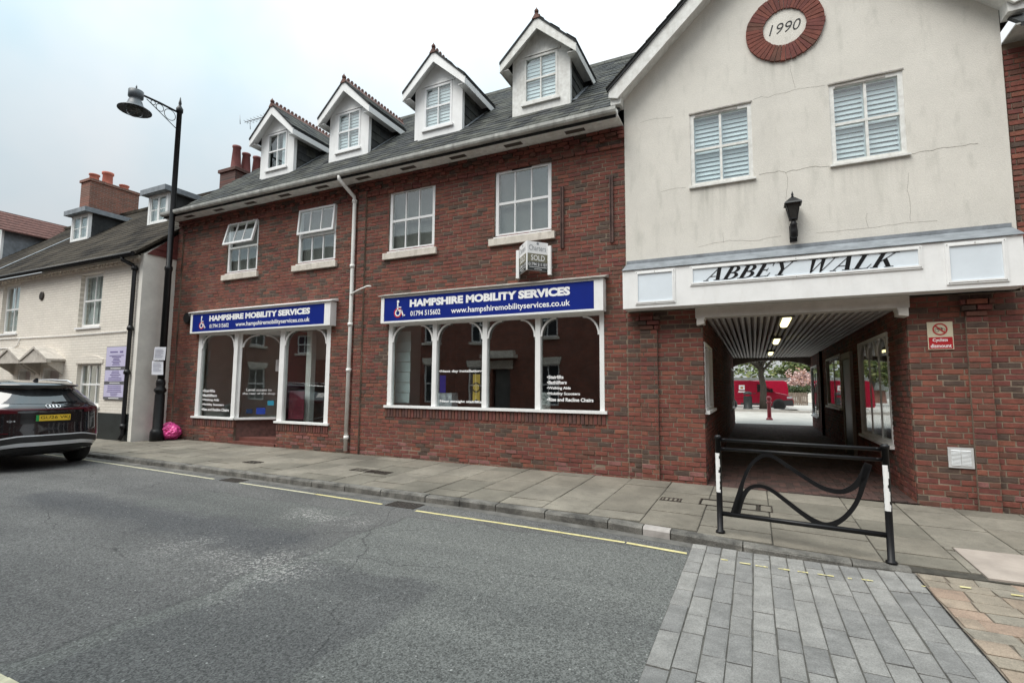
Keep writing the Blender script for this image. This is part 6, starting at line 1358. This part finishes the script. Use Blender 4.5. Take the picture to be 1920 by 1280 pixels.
# wall lantern
t = thing('wall_lantern', 'black wall lantern on the cream stucco above the fascia', 'lantern', (.60, -.15, 3.78)); lx, ly = .60, -.17
b_ = MB(); b_.lathe([(.025, 3.80), (.05, 3.82), (.055, 3.90), (.045, 3.98), (.055, 4.0), (.035, 4.03), (.035, 4.06), (.05, 4.08)], (lx, ly, 0), 10); b_.box(lx - .025, lx + .025, ly, YS, 3.86, 3.92); b_.box(lx - .05, lx + .05, YS - .02, YS, 3.78, 4.02); part('bracket', b_, M_BLACK, t)
def frust(mb, h0, z0, h1, z1): mb.hexa([(lx - h0, ly - h0, z0), (lx + h0, ly - h0, z0), (lx + h0, ly + h0, z0), (lx - h0, ly + h0, z0), (lx - h1, ly - h1, z1), (lx + h1, ly - h1, z1), (lx + h1, ly + h1, z1), (lx - h1, ly + h1, z1)])
g_ = MB(); frust(g_, .045, 4.09, .085, 4.30); part('glass', g_, mat('lantern_glass', (.035, .035, .033), .25, .2, 10), t)
f_ = MB(); frust(f_, .055, 4.07, .055, 4.09); frust(f_, .115, 4.30, .105, 4.325); frust(f_, .10, 4.325, .03, 4.40); f_.lathe([(.03, 4.40), (.012, 4.43), (.018, 4.45), (.003, 4.50)], (lx, ly, 0), 8)
for sx in (-1, 1):
    for sy in (-1, 1): f_.bar((lx + sx * .046, ly + sy * .046, 4.09), (lx + sx * .087, ly + sy * .087, 4.30), .014, .014, (1, 0, 0))
part('cage', f_, M_BLACK, t)
# black pedestrian barrier with the wave
t = thing('pedestrian_barrier', 'black tubular pedestrian barrier with wave panel before the passage', 'barrier', (.35, -2.63, .1))
PA, PB = Vector((-.37, -2.54)), Vector((1.07, -2.72)); dvr = (PB - PA).normalized()
def rp(s_, z_): q = PA + dvr * s_; return (q.x, q.y, z_)
Lr = (PB - PA).length
for s0 in (0, Lr):
    zb = pz(*rp(s0, 0)[:2]); p_ = MB(); p_.lathe([(.048, zb), (.045, zb + .02), (.030, zb + .03), (.030, 1.06), (.037, 1.06), (.037, 1.085), (.02, 1.10)], (*rp(s0, 0)[:2], 0), 14)
    po = part('post', p_, M_BLACK, t)
    wb = MB(); r_ = .0315; seg = []       # reflective white band, chipped on its edges, round the street side
    cx_, cy_ = rp(s0, 0)[:2]; rr = random.Random(int(s0 * 10)); n = 14
    for i in range(n):
        a0, a1 = .50 + (.91 - .50) * i / n, .50 + (.91 - .50) * (i + 1) / n; e0, e1 = R(205 + rr.uniform(-4, 4)), R(300 + rr.uniform(-22, 6))
        if i in (7, 8) : e1 -= R(18)
        m_ = 7
        for k in range(m_):
            b0, b1 = e0 + (e1 - e0) * k / m_, e0 + (e1 - e0) * (k + 1) / m_
            wb.quad((cx_ + r_ * math.cos(b0), cy_ + r_ * math.sin(b0), a0), (cx_ + r_ * math.cos(b1), cy_ + r_ * math.sin(b1), a0), (cx_ + r_ * math.cos(b1), cy_ + r_ * math.sin(b1), a1), (cx_ + r_ * math.cos(b0), cy_ + r_ * math.sin(b0), a1))
    part('white_band', wb, mat('reflective_white', (.85, .85, .84), .4, .05, 9), po)
for z_, rr in ((1.05, .018), (.955, .018), (.28, .025)):
    r_ = MB(); r_.tube([rp(.028, z_), rp(Lr - .028, z_)], rr, 12); part('rail', r_, M_BLACK, t)
bt = MB()
for z_ in (1.05, .955):
    for s_ in (.06, Lr - .06): bt.lathe([(.02, 0), (.02, .012)], (rp(s_, 0)[0], rp(s_, 0)[1], z_ - .0), 10)
part('collar', bt, M_BLACK, t)
def catmull(P, n=7):
    out = []; Q = [P[0]] + P + [P[-1]]
    for i in range(1, len(Q) - 2):
        for k in range(n):
            u = k / n; out.append(tuple(.5 * (2 * Q[i][j] + (Q[i + 1][j] - Q[i - 1][j]) * u + (2 * Q[i - 1][j] - 5 * Q[i][j] + 4 * Q[i + 1][j] - Q[i + 2][j]) * u * u + (-Q[i - 1][j] + 3 * Q[i][j] - 3 * Q[i + 1][j] + Q[i + 2][j]) * u ** 3) for j in range(3)))
    return out + [P[-1]]
UP = [(.14, .29, .035), (.19, .46, .030), (.235, .63, .017), (.31, .80, .017), (.40, .895, .018), (.47, .925, .022), (.54, .905, .018), (.64, .84, .018), (.78, .745, .018), (.93, .655, .020), (1.07, .625, .021), (1.17, .665, .024), (1.25, .755, .028), (1.32, .91, .03)]
LO = [(.17, .30, .03), (.225, .47, .026), (.30, .575, .019), (.40, .605, .018), (.50, .575, .018), (.62, .49, .019), (.76, .385, .021), (.88, .315, .024), (.98, .30, .026), (1.09, .37, .020), (1.18, .485, .019), (1.235, .60, .019), (1.275, .74, .024), (1.32, .90, .028)]
for W in (UP, LO):
    C = catmull(W); mb = MB(); nv = Vector((dvr.y, -dvr.x)) * .013; prev = None
    for i, (s_, z_, hw) in enumerate(C):
        a_, b_ = C[max(i - 1, 0)], C[min(i + 1, len(C) - 1)]; d_ = Vector((b_[0] - a_[0], b_[1] - a_[1])).normalized(); px, pzz = -d_.y * hw, d_.x * hw
        A, B = rp(s_ + px, z_ + pzz), rp(s_ - px, z_ - pzz); k = len(mb.v)
        mb.v += [(A[0] + nv.x, A[1] + nv.y, A[2]), (B[0] + nv.x, B[1] + nv.y, B[2]), (B[0] - nv.x, B[1] - nv.y, B[2]), (A[0] - nv.x, A[1] - nv.y, A[2])]
        if i:
            for j in range(4): mb.face((k - 4 + j, k - 4 + (j + 1) % 4, k + (j + 1) % 4, k + j), 0, False)
        else: mb.face((0, 1, 2, 3))
    mb.face([len(mb.v) - 4 + j for j in (3, 2, 1, 0)]); part('wave_panel', mb, M_BLACK, t)
# television aerial behind the first dormer
t = thing('television_aerial', 'thin grey television aerial behind the leftmost dormer', 'aerial', (-14.9, 3.0, 9.0)); a_ = MB()
a_.tube([(-14.7, 3.0, 8.0), (-14.7, 3.0, 11.0)], .018, 6); part('mast', a_, mat('aerial_metal', (.35, .36, .38), .5, .1, metal=.6), t)
a_ = MB(); a_.tube([(-14.5, 3.0, 10.92), (-16.2, 3.0, 10.98)], .014, 6)
for k in range(9): u = -14.7 - k * .17; a_.tube([(u, 2.85, 10.95), (u, 3.15, 10.95)], .008, 5); a_.tube([(u, 3.0, 10.88), (u, 3.0, 11.03)], .007, 5)
a_.tube([(-16.15, 2.8, 10.8), (-16.2, 2.8, 11.15)], .012, 5); a_.tube([(-16.15, 3.2, 10.8), (-16.2, 3.2, 11.15)], .012, 5); part('antenna', a_, MATS['aerial_metal'], t)

# ================================================================== PARKED CAR (its tail toward the camera)
CX0, CYC = -11.88, -3.54
car = thing('parked_car', 'black electric car parked at the kerb, seen from behind at the left edge', 'car', (CX0 - 2.2, CYC, 0))
LEV = [(.26, .34, .80), (.34, .10, .88), (.45, .02, .915), (.60, .0, .925), (.75, .03, .93), (.92, .05, .93), (1.04, .05, .925), (1.12, .06, .915), (1.19, .11, .88), (1.30, .24, .81), (1.42, .37, .73), (1.52, .47, .66), (1.545, .30, .66), (1.575, .33, .66), (1.62, .65, .60), (1.66, 1.1, .48)]
def lev(z):
    if z <= LEV[0][0]: return LEV[0][1:]
    for a, b in zip(LEV[:-1], LEV[1:]):
        if z <= b[0]:
            q = (z - a[0]) / (b[0] - a[0]); return (a[1] + (b[1] - a[1]) * q, a[2] + (b[2] - a[2]) * q)
    return LEV[-1][1:]
def rear(y, z, off=0.0):
    r_, w_ = lev(z); v = min(1.0, abs(y) / w_); return (CX0 - r_ - .42 * v ** 3.2 - (.12 if v > .97 else 0) + off, CYC + y, z)
M_CARP = mat('black_car_paint', (.008, .008, .010), .16, .1, 3, coat=1.0)
FR = [(.26, 4.25), (.34, 4.45), (.6, 4.55), (.75, 4.52), (.92, 4.40), (1.04, 3.9), (1.12, 3.6), (1.3, 3.2), (1.52, 2.75), (1.62, 2.3), (1.66, 2.0)]
cb = MB(); ny = 20; rings = []
for z, r_, w_ in LEV:
    ring = []
    for i in range(ny + 1):
        y = w_ * math.sin(-math.pi / 2 + math.pi * i / ny); ring.append(rear(y, z))
    fx = CX0 - lerp_tab(FR, z); xs0 = ring[-1][0]; ns = 7
    for k in range(1, ns): ring.append((xs0 + (fx + .45 - xs0) * k / ns, CYC + w_ + .012 * math.sin(math.pi * k / ns), z))
    for i in range(9):
        th = math.pi * i / 8; ring.append((fx + .45 - .45 * math.sin(th) ** .6 if 0 < i < 8 else fx + .45, CYC + w_ * math.cos(th), z))
    for k in range(ns - 1, 0, -1): ring.append((xs0 + (fx + .45 - xs0) * k / ns, CYC - w_ - .012 * math.sin(math.pi * k / ns), z))
    rings.append(ring)
n = len(rings[0])
for ring in rings: cb.v += ring
for j in range(len(rings) - 1):
    for i in range(n): cb.face((j * n + i, j * n + (i + 1) % n, (j + 1) * n + (i + 1) % n, (j + 1) * n + i), 0, True)
cb.face([i for i in reversed(range(n))]); cb.face([(len(rings) - 1) * n + i for i in range(n)])
body = part('body', cb, M_CARP, car)
def patch(y0, y1, zf0, zf1, off, ny_=16, nz=4):
    """strip of the tail surface: zf0(y), zf1(y) give its lower and upper edge"""
    mb = MB()
    for j in range(nz + 1):
        for i in range(ny_ + 1):
            y = y0 + (y1 - y0) * i / ny_; z = zf0(y) + (zf1(y) - zf0(y)) * j / nz; mb.v.append(rear(y, z, off))
    for j in range(nz):
        for i in range(ny_): k = j * (ny_ + 1) + i; mb.face((k, k + 1, k + ny_ + 2, k + ny_ + 1), 0, True)
    return mb
C = lambda v: (lambda y: v)
M_CGL = mat('car_glass', (.02, .022, .024), .04, .1, 3, spec=.8)
part('rear_window', patch(-.66, .66, lambda y: 1.215 + .02 * abs(y), lambda y: 1.50 - .05 * abs(y), .008, 18, 6), M_CGL, car)
part('light_bar', patch(-.78, .78, lambda y: 1.105 - .02 * abs(y), lambda y: 1.135 + .03 * max(0, abs(y) - .35), .010), mat('tail_light_red', (.055, .004, .008), .2, .2, 6), car)
part('tail_light', patch(.50, .84, lambda y: 1.05, lambda y: 1.13, .012, 8), MATS['tail_light_red'], car); part('tail_light', patch(-.84, -.50, lambda y: 1.05, lambda y: 1.13, .012, 8), MATS['tail_light_red'], car)
part('number_recess', patch(-.46, .46, C(.86), C(1.055), .006), mat('gloss_black_plastic', (.006, .006, .007), .25, .1), car)
part('reflector', patch(.60, .82, C(.69), C(.705), .012, 6, 1), MATS['tail_light_red'], car); part('reflector', patch(-.82, -.60, C(.69), C(.705), .012, 6, 1), MATS['tail_light_red'], car)
M_SILV = mat('silver_trim', (.55, .56, .57), .35, .08, 4, metal=.15)
def wing(z0, dz): return lambda y: z0 - dz * max(0, abs(y) - .45) ** 1.3
part('upper_trim', patch(-.84, .84, wing(.635, .28), wing(.655, .25), .014, 24, 1), M_SILV, car)
part('bumper_skid', patch(-.76, .76, wing(.455, .22), wing(.525, .26), .018, 24, 3), M_SILV, car)
part('lower_valance', patch(-.85, .85, C(.27), wing(.44, .22), .012, 24, 3), mat('matt_black_plastic', (.02, .02, .02), .6, .2), car)
part('mid_valance', patch(-.85, .85, wing(.53, .26), wing(.632, .28), .010, 24, 2), MATS['matt_black_plastic'], car)
t_ = patch(-.26, .26, C(.905), C(1.015), .022, 6, 1); pl_ = part('number_plate', t_, mat('plate_yellow', (.78, .52, .04), .4, .04), car)
part('plate_flash', patch(-.26, -.215, C(.906), C(1.014), .024, 2, 1), mat('plate_green', (.02, .32, .08), .4, .04), pl_)
tm = text_mb('GU26 VKJ', -.195, .245, .925, .995, 0, .0); tm.v = [rear(v[0], v[2], .026) for v in tm.v]; part('plate_lettering', tm, M_BLACK, pl_)
tm = text_mb('Q4', -.62, -.52, .895, .93, 0, 0); tm.v = [rear(v[0], v[2], .014) for v in tm.v]; part('badge', tm, M_SILV, car)
em = MB()
for k in range(4):
    cy = -.075 + k * .05 + .0; cx_, _, _ = rear(cy, 1.175, .02)
    em.tube([(rear(cy + .033 * math.cos(2 * math.pi * i / 16), 1.175 + .033 * math.sin(2 * math.pi * i / 16), .016)) for i in range(17)], .0055, 6, cap=False)
part('emblem', em, mat('emblem_bright', (.75, .76, .78), .3, .03, metal=.5), car)
wp = MB(); wp.tube([rear(.0, 1.225, .02), rear(.06, 1.24, .035), rear(.42, 1.255, .03)], .011, 6); wp.lathe([(.025, 0), (.02, .02)], rear(.02, 1.235, .01), 8, axis='X'); part('wiper', wp, M_BLACK, car)
for s_ in (-1, 1):
    rl = MB(); rl.tube([(CX0 - .75, CYC + s_ * .55, 1.60), (CX0 - .95, CYC + s_ * .56, 1.655), (CX0 - 1.6, CYC + s_ * .56, 1.675), (CX0 - 2.4, CYC + s_ * .56, 1.66)], .016, 8); part('roof_rail', rl, M_SILV, car)
fn = MB(); fn.prism([(CX0 - .95, 1.63), (CX0 - .78, 1.62), (CX0 - .80, 1.70)], CYC - .02, CYC + .02); part('antenna_fin', fn, M_BLACK, car)
for xx in (CX0 - .95, CX0 - 3.7):
    for s_ in (-1, 1):
        yo = CYC + s_ * .80; ty = MB(); ty.lathe([(.20, -.12), (.31, -.12), (.345, -.09), (.35, 0), (.345, .09), (.31, .12), (.20, .12)], (xx, yo, .35), 28, axis='Y'); wh = part('wheel', ty, mat('tyre_rubber', (.018, .018, .018), .85, .2), car)
        rm = MB(); rm.lathe([(.20, -.02), (.20, .02), (.05, .06), (.02, .06)] if s_ > 0 else [(.02, -.06), (.05, -.06), (.20, -.02), (.20, .02)], (xx, yo + s_ * .09, .35), 20, axis='Y'); part('rim', rm, M_SILV, wh)

# ================================================================== COURTYARD BEYOND THE PASSAGE
# island kerb
ik = MB(); ik.box(-12, 2.2, 24.0, 25.9, zc(24) - .05, zc(25) + .12); ik.lathe([(.95, 0), (.95, .16)], (2.2, 24.95, zc(25) - .04), 20); struct('kerb_island', ik, mat('island_concrete', (.36, .34, .31), .85, .15, 3))
def van(name, label, x_nose, y_mid, z, length, height, facing, wheelb):
    """panel van; facing +1 has its nose to the right"""
    t = thing(name, label, 'van', (x_nose - facing * length / 2, y_mid, z), 'red vans in the courtyard'); W = .88; X = lambda d: x_nose - facing * d
    P = [(0.02, .28), (0, .55), (.06, .78), (.28, .92), (.92, 1.06), (1.62, height * .9), (1.85, height * .975), (2.3, height), (length - .3, height), (length - .08, height * .95), (length - .02, height * .7), (length, .5), (length - .02, .28)]
    mb = MB(); cols = []
    for d_, h_ in P:
        tw = 1 - .10 * max(0, (h_ - .95) / (height - .95)); cols.append([(X(d_), y_mid - W * tw, z + h_), (X(d_), y_mid - W * tw * .55, z + h_ + .02), (X(d_), y_mid + W * tw * .55, z + h_ + .02), (X(d_), y_mid + W * tw, z + h_)])
    for c_ in cols: mb.v += c_
    for i in range(len(cols) - 1):
        for j in range(3): k = i * 4 + j; mb.face((k, k + 1, k + 5, k + 4), 0, True)
    mb.face([i * 4 for i in range(len(cols))]); mb.face([i * 4 + 3 for i in reversed(range(len(cols)))]); k = (len(cols) - 1) * 4; mb.face((0, 1, 2, 3)); 
    mb.face((0, k, k + 1, 1)); mb.face((1, k + 1, k + 2, 2)); mb.face((2, k + 2, k + 3, 3))
    part('body', mb, mat('van_red', (.33, .006, .03), .25, .08, 2, coat=.6), t)
    yq = lambda h_, e_: y_mid - W * (1 - .10 * max(0, (h_ - .95) / (height - .95))) - e_
    def sidep(nm, pts, mm, e_=.006):
        m_ = MB(); m_.v = [(X(d_), yq(h_, e_), z + h_) for d_, h_ in pts] + [(X(d_), yq(h_, .001), z + h_) for d_, h_ in pts]; n_ = len(pts); m_.face(range(n_))
        for i in range(n_): m_.face((i, (i + 1) % n_, n_ + (i + 1) % n_, n_ + i))
        return part(nm, m_, mm, t)
    sidep('side_window', [(1.05, 1.10), (1.95, 1.10), (1.95, height * .88), (1.66, height * .86)], M_CGL)
    sidep('bumper', [(.0, .30), (.52, .30), (.50, .62), (.06, .66)], mat('van_bumper', (.05, .05, .052), .6, .1)); sidep('sill_trim', [(1.3, .30), (length - 1.5, .30), (length - 1.5, .42), (1.3, .42)], MATS['van_bumper'])
    sidep('door_handle', [(2.05, 1.0), (2.2, 1.0), (2.2, 1.04), (2.05, 1.04)], MATS['van_bumper'], .02); sidep('rub_strip', [(2.4, .74), (length - .9, .74), (length - .9, .80), (2.4, .80)], mat('van_red_dark', (.3, .006, .02), .4, .1))
    sidep('crest_panel', [(length - 1.75, 1.22), (length - 1.42, 1.22), (length - 1.42, 1.52), (length - 1.75, 1.52)], M_LETTER); sidep('crest', [(length - 1.66, 1.30), (length - 1.51, 1.30), (length - 1.51, 1.42), (length - 1.66, 1.42)], mat('crest_gold', (.5, .2, .05), .5, .1), .009); sidep('crest_strip', [(length - 1.78, 1.06), (length - 1.38, 1.06), (length - 1.38, 1.14), (length - 1.78, 1.14)], M_LETTER)
    ws = MB(); ws.quad((X(.98), y_mid - .74, z + 1.09), (X(.98), y_mid + .74, z + 1.09), (X(1.56), y_mid + .68, z + height * .885), (X(1.56), y_mid - .68, z + height * .885)); ws.v = [(v[0] + facing * .02, v[1], v[2] + .012) for v in ws.v]; part('windscreen', ws, M_CGL, t)
    mi = MB(); mi.box(min(X(1.1), X(1.22)), max(X(1.1), X(1.22)), y_mid - W - .2, y_mid - W + .03, z + 1.12, z + 1.32); part('mirror', mi, M_BLACK, t)
    hl = MB(); hl.box(min(X(.09), X(.35)), max(X(.09), X(.35)), y_mid - W * 1.005, y_mid - W * .7, z + .72, z + .84); part('headlight', hl, mat('headlight_clear', (.6, .62, .64), .15, .05), t)
    for d_ in (.78, .78 + wheelb):
        for s_ in (-1, 1):
            w_ = MB(); w_.lathe([(.17, -.1), (.29, -.1), (.315, -.07), (.315, .07), (.29, .1), (.17, .1)], (X(d_), y_mid + s_ * .80, z + .315), 22, axis='Y'); wo_ = part('wheel', w_, MATS['tyre_rubber'], t)
            rm = MB(); rm.lathe([(.18, -.02), (.18, .02), (.06, .03)], (X(d_), y_mid + s_ * .86, z + .315), 16, axis='Y'); part('hub_cap', rm, mat('hub_grey', (.10, .10, .11), .5, .1), wo_)
            if s_ < 0: ac = MB(); ac.lathe([(.37, -.008), (.37, .0)], (X(d_), y_mid - W - .001, z + .33), 22, axis='Y'); part('wheel_arch', ac, MATS['van_bumper'], t)
    return t
van('delivery_van', 'red delivery van parked side-on behind the tree and the litter bin', 2.12, 27.2, zc(27) + .0, 4.4, 1.80, 1, 2.68)
van('delivery_van', 'taller red van parked farther back, its rear end right of the tree', -2.9, 31.5, zc(31) + .0, 5.0, 1.84, -1, 3.0)
# bin
t = thing('litter_bin', 'black ribbed litter bin on the kerb island before the red van', 'litter bin', (-.36, 24.6, zc(25) + .12)); bz = zc(25) + .12
b_ = MB(); b_.lathe([(.26, 0), (.26, .06), (.22, .08), (.22, .72), (.24, .74)], (-.36, 24.6, bz), 20)
for k in range(20): a_ = 2 * math.pi * k / 20; b_.box(-.36 + .22 * math.cos(a_) - .012, -.36 + .22 * math.cos(a_) + .012, 24.6 + .22 * math.sin(a_) - .012, 24.6 + .22 * math.sin(a_) + .012, bz + .1, bz + .7)
part('drum', b_, mat('bin_black', (.022, .028, .028), .5, .2), t); b_ = MB(); b_.lathe([(.24, .86), (.25, .90), (.22, .97), (.10, 1.02), (.02, 1.03)], (-.36, 24.6, bz), 20)
for k in range(4): a_ = math.pi / 4 + math.pi / 2 * k; b_.box(-.36 + .2 * math.cos(a_) - .02, -.36 + .2 * math.cos(a_) + .02, 24.6 + .2 * math.sin(a_) - .02, 24.6 + .2 * math.sin(a_) + .02, bz + .72, bz + .88)
part('lid', b_, MATS['bin_black'], t)
# bollard
bz = zc(16.2); b_ = MB(); b_.lathe([(.135, 0), (.135, .05), (.10, .08), (.085, .12), (.075, .70), (.105, .72), (.11, .77), (.075, .80), (.07, .84), (.10, .88), (.105, .93), (.085, .99), (.04, 1.02), (.01, 1.025)], (.56, 16.25, bz), 18)
solo('bollard', b_, mat('bollard_red', (.20, .012, .022), .3, .1, 4), 'dark red cast bollard standing at the far mouth of the passage', 'bollard')
# trees
def leaves_mb(centers, n, size, seed, spread):
    q = random.Random(seed); mb = MB()
    for _ in range(n):
        c, r_ = q.choice(centers); d_ = Vector((q.gauss(0, 1), q.gauss(0, 1), q.gauss(0, 1))).normalized() * r_ * q.random() ** .45; p = Vector(c) + d_
        u = Vector((q.gauss(0, 1), q.gauss(0, 1), q.gauss(0, .6))).normalized(); v = u.cross(Vector((q.gauss(0, 1), q.gauss(0, 1), q.gauss(0, 1)))).normalized(); s_ = size * q.uniform(.6, 1.3)
        mb.quad(p - u * s_, p + v * s_ * .55, p + u * s_, p - v * s_ * .55, q.randrange(3))
    return mb
M_LEAF = [mat('leaf_a', (.10, .13, .03), .6, .25, 5), mat('leaf_b', (.07, .10, .03), .6, .25, 5), mat('leaf_c', (.15, .16, .045), .6, .25, 5)]
M_BARK = mat('bark', (.05, .042, .032), .9, .4, 9, .8, 30, stretch=(3, 3, .6))
def tree(label, x, y, z, h, r0, spread, nleaf, seed, mats, lsize=.09, low=.5, group='trees beyond the passage'):
    t = thing('courtyard_tree', label, 'tree', (x, y, z), group); q = random.Random(seed); tr = MB(); cs = []
    pts = [Vector((x + q.uniform(-.03, .03) * i, y + q.uniform(-.03, .03) * i, z + h * low * i / 4)) for i in range(5)]; tr.tube(pts, [r0 * (1.25 if i == 0 else 1 - .08 * i) for i in range(5)], 12)
    for k in range(9):
        a_ = 2 * math.pi * k / 9 + q.uniform(-.3, .3); L = spread * q.uniform(.6, 1); s0 = pts[3].lerp(pts[4], q.random()); e = s0 + Vector((math.cos(a_) * L, math.sin(a_) * L, h * q.uniform(.08, .5)))
        m1 = s0.lerp(e, .35) + Vector((0, 0, q.uniform(-.1, .25))); m2 = s0.lerp(e, .7) + Vector((q.uniform(-.2, .2), q.uniform(-.2, .2), q.uniform(0, .2))); tr.tube([s0, m1, m2, e], [r0 * .42, r0 * .3, r0 * .17, r0 * .05], 7); cs += [(tuple(m2), spread * .28), (tuple(e), spread * .36)]
        for j in range(3):
            f = m1.lerp(e, .3 + .25 * j); g_ = f + Vector((q.uniform(-1, 1), q.uniform(-1, 1), q.uniform(-.1, .8))) * spread * .4; tr.tube([f, f.lerp(g_, .5) + Vector((0, 0, .08)), g_], [r0 * .14, r0 * .09, r0 * .03], 5); cs.append((tuple(g_), spread * .25))
    part('trunk', tr, M_BARK, t); part('crown', leaves_mb(cs, nleaf, lsize, seed, spread), mats, t); return t
tree('broad tree with dark trunk and sparse spring leaves on the kerb island', .48, 25.0, zc(25) + .1, 6.5, .20, 3.0, 6500, 3, M_LEAF, .10, .42)
M_BLOS = [mat('blossom_a', (.55, .36, .34), .7, .2, 5), mat('blossom_b', (.62, .46, .42), .7, .2, 5), mat('blossom_c', (.40, .22, .16), .7, .2, 5)]
tree('small pink blossom tree standing before the far slate roof', 3.6, 42, zc(42), 3.2, .09, 1.1, 1800, 5, M_BLOS, .10, .4)
tree('green tree far back on the left beyond the vans', -4.5, 40, zc(40), 6.5, .2, 2.8, 3000, 7, M_LEAF, .16, .35)
tree('pale green tree behind the far slate roof', 4.4, 52, zc(52), 6.2, .2, 2.2, 2500, 9, M_LEAF, .17, .4)
# hedge, fence, far house and white wall
hq = random.Random(2); hm = MB()
cs = [((2.3 + .22 * i, 38 + hq.uniform(-.2, .2), zc(38) + 1.15 + hq.uniform(-.12, .12)), .38) for i in range(8)]
t = thing('clipped_hedge', 'dark green hedge spilling over the timber bin store', 'hedge', (3, 38, zc(38))); part('foliage', leaves_mb(cs, 2600, .07, 6, 1), [M_LEAF[1], M_LEAF[1], mat('hedge_dark', (.03, .045, .02), .7, .3)], t)
st_ = MB()
for k in range(5): st_.tube([(2.4 + k * .35, 38, zc(38)), (2.4 + k * .35, 38, zc(38) + 1.0)], .025, 6)
part('stem', st_, M_BARK, t)
t = thing('timber_bin_store', 'brown slatted timber bin store under the hedge', 'bin store', (2.9, 37.4, zc(37)))
for k in range(14):
    b_ = MB(); xx = 2.0 + k * .125; b_.box(xx, xx + .105, 37.2, 37.23, zc(37), zc(37) + .98 + .02 * (k % 2)); part('board', b_, mat('weathered_timber', (.17, .13, .10), .85, .3, 6), t)
b_ = MB(); b_.box(1.98, 3.78, 37.24, 37.3, zc(37) + .2, zc(37) + .3); b_.box(1.98, 3.78, 37.24, 37.3, zc(37) + .7, zc(37) + .8); part('rail', b_, MATS['weathered_timber'], t)
t = thing('far_house', 'low brick house with dark slate roof beyond the courtyard', 'house', (1, 50, zc(50)))
b_ = MB(); b_.box(-7, 3.0, 48, 54, zc(50), 1.5); part('wall', b_, brick_tex_mat('far_brick', (.25, .10, .07), (.2, .09, .07), (.2, .17, .14)), t)
r_ = MB(); r_.prism([(47.6, 1.5), (54.4, 1.5), (51, 2.75)], -7.2, 3.2, 'YZ'); part('roof', r_, M_SLATE[1], t)
for xx in (-5, -2.4, .6):
    w_ = MB(); w_.box(xx, xx + 1.1, 47.96, 47.99, .75, 1.3); part('window', w_, MATS['dark_pane'], t)
t = thing('white_garage', 'pale rendered building with slate roof at the far right of the courtyard', 'building', (7, 48, zc(48)))
b_ = MB(); b_.box(4.1, 12, 46, 52, zc(48), 2.05); part('wall', b_, M_RENDER, t); r_ = MB(); r_.prism([(45.7, 2.05), (52.3, 2.05), (49, 3.3)], 3.95, 12.2, 'YZ'); part('roof', r_, M_SLATE[1], t); w_ = MB(); w_.box(5.4, 6.4, 45.96, 45.99, .9, 1.8); part('window', w_, MATS['dark_pane'], t)
t = thing('far_wood', 'hazy line of trees closing the view behind the courtyard', 'trees', (0, 75, 0)); q = random.Random(12)
cs = [((q.uniform(-30, 34), q.uniform(70, 82), q.uniform(1, 6)), 2.2) for _ in range(70)]; part('foliage', leaves_mb(cs, 6000, .38, 8, 1), M_LEAF, t); t['kind'] = 'stuff'

# repeats of one kind share a group
GROUPS = {'shop_sign': 'blue shop signs over the windows', 'drain_grate': 'drain grates in the gutter', 'utility_cover': 'utility covers in the pavement', 'paper_notice': 'notices tied to the lamp post', 'wall_rail': 'rusty bars on the brick wall', 'display_leaflet': None}
for o in bpy.data.objects:
    gname = GROUPS.get(o.name.split('.')[0])
    if gname and o.parent is None: o['group'] = gname
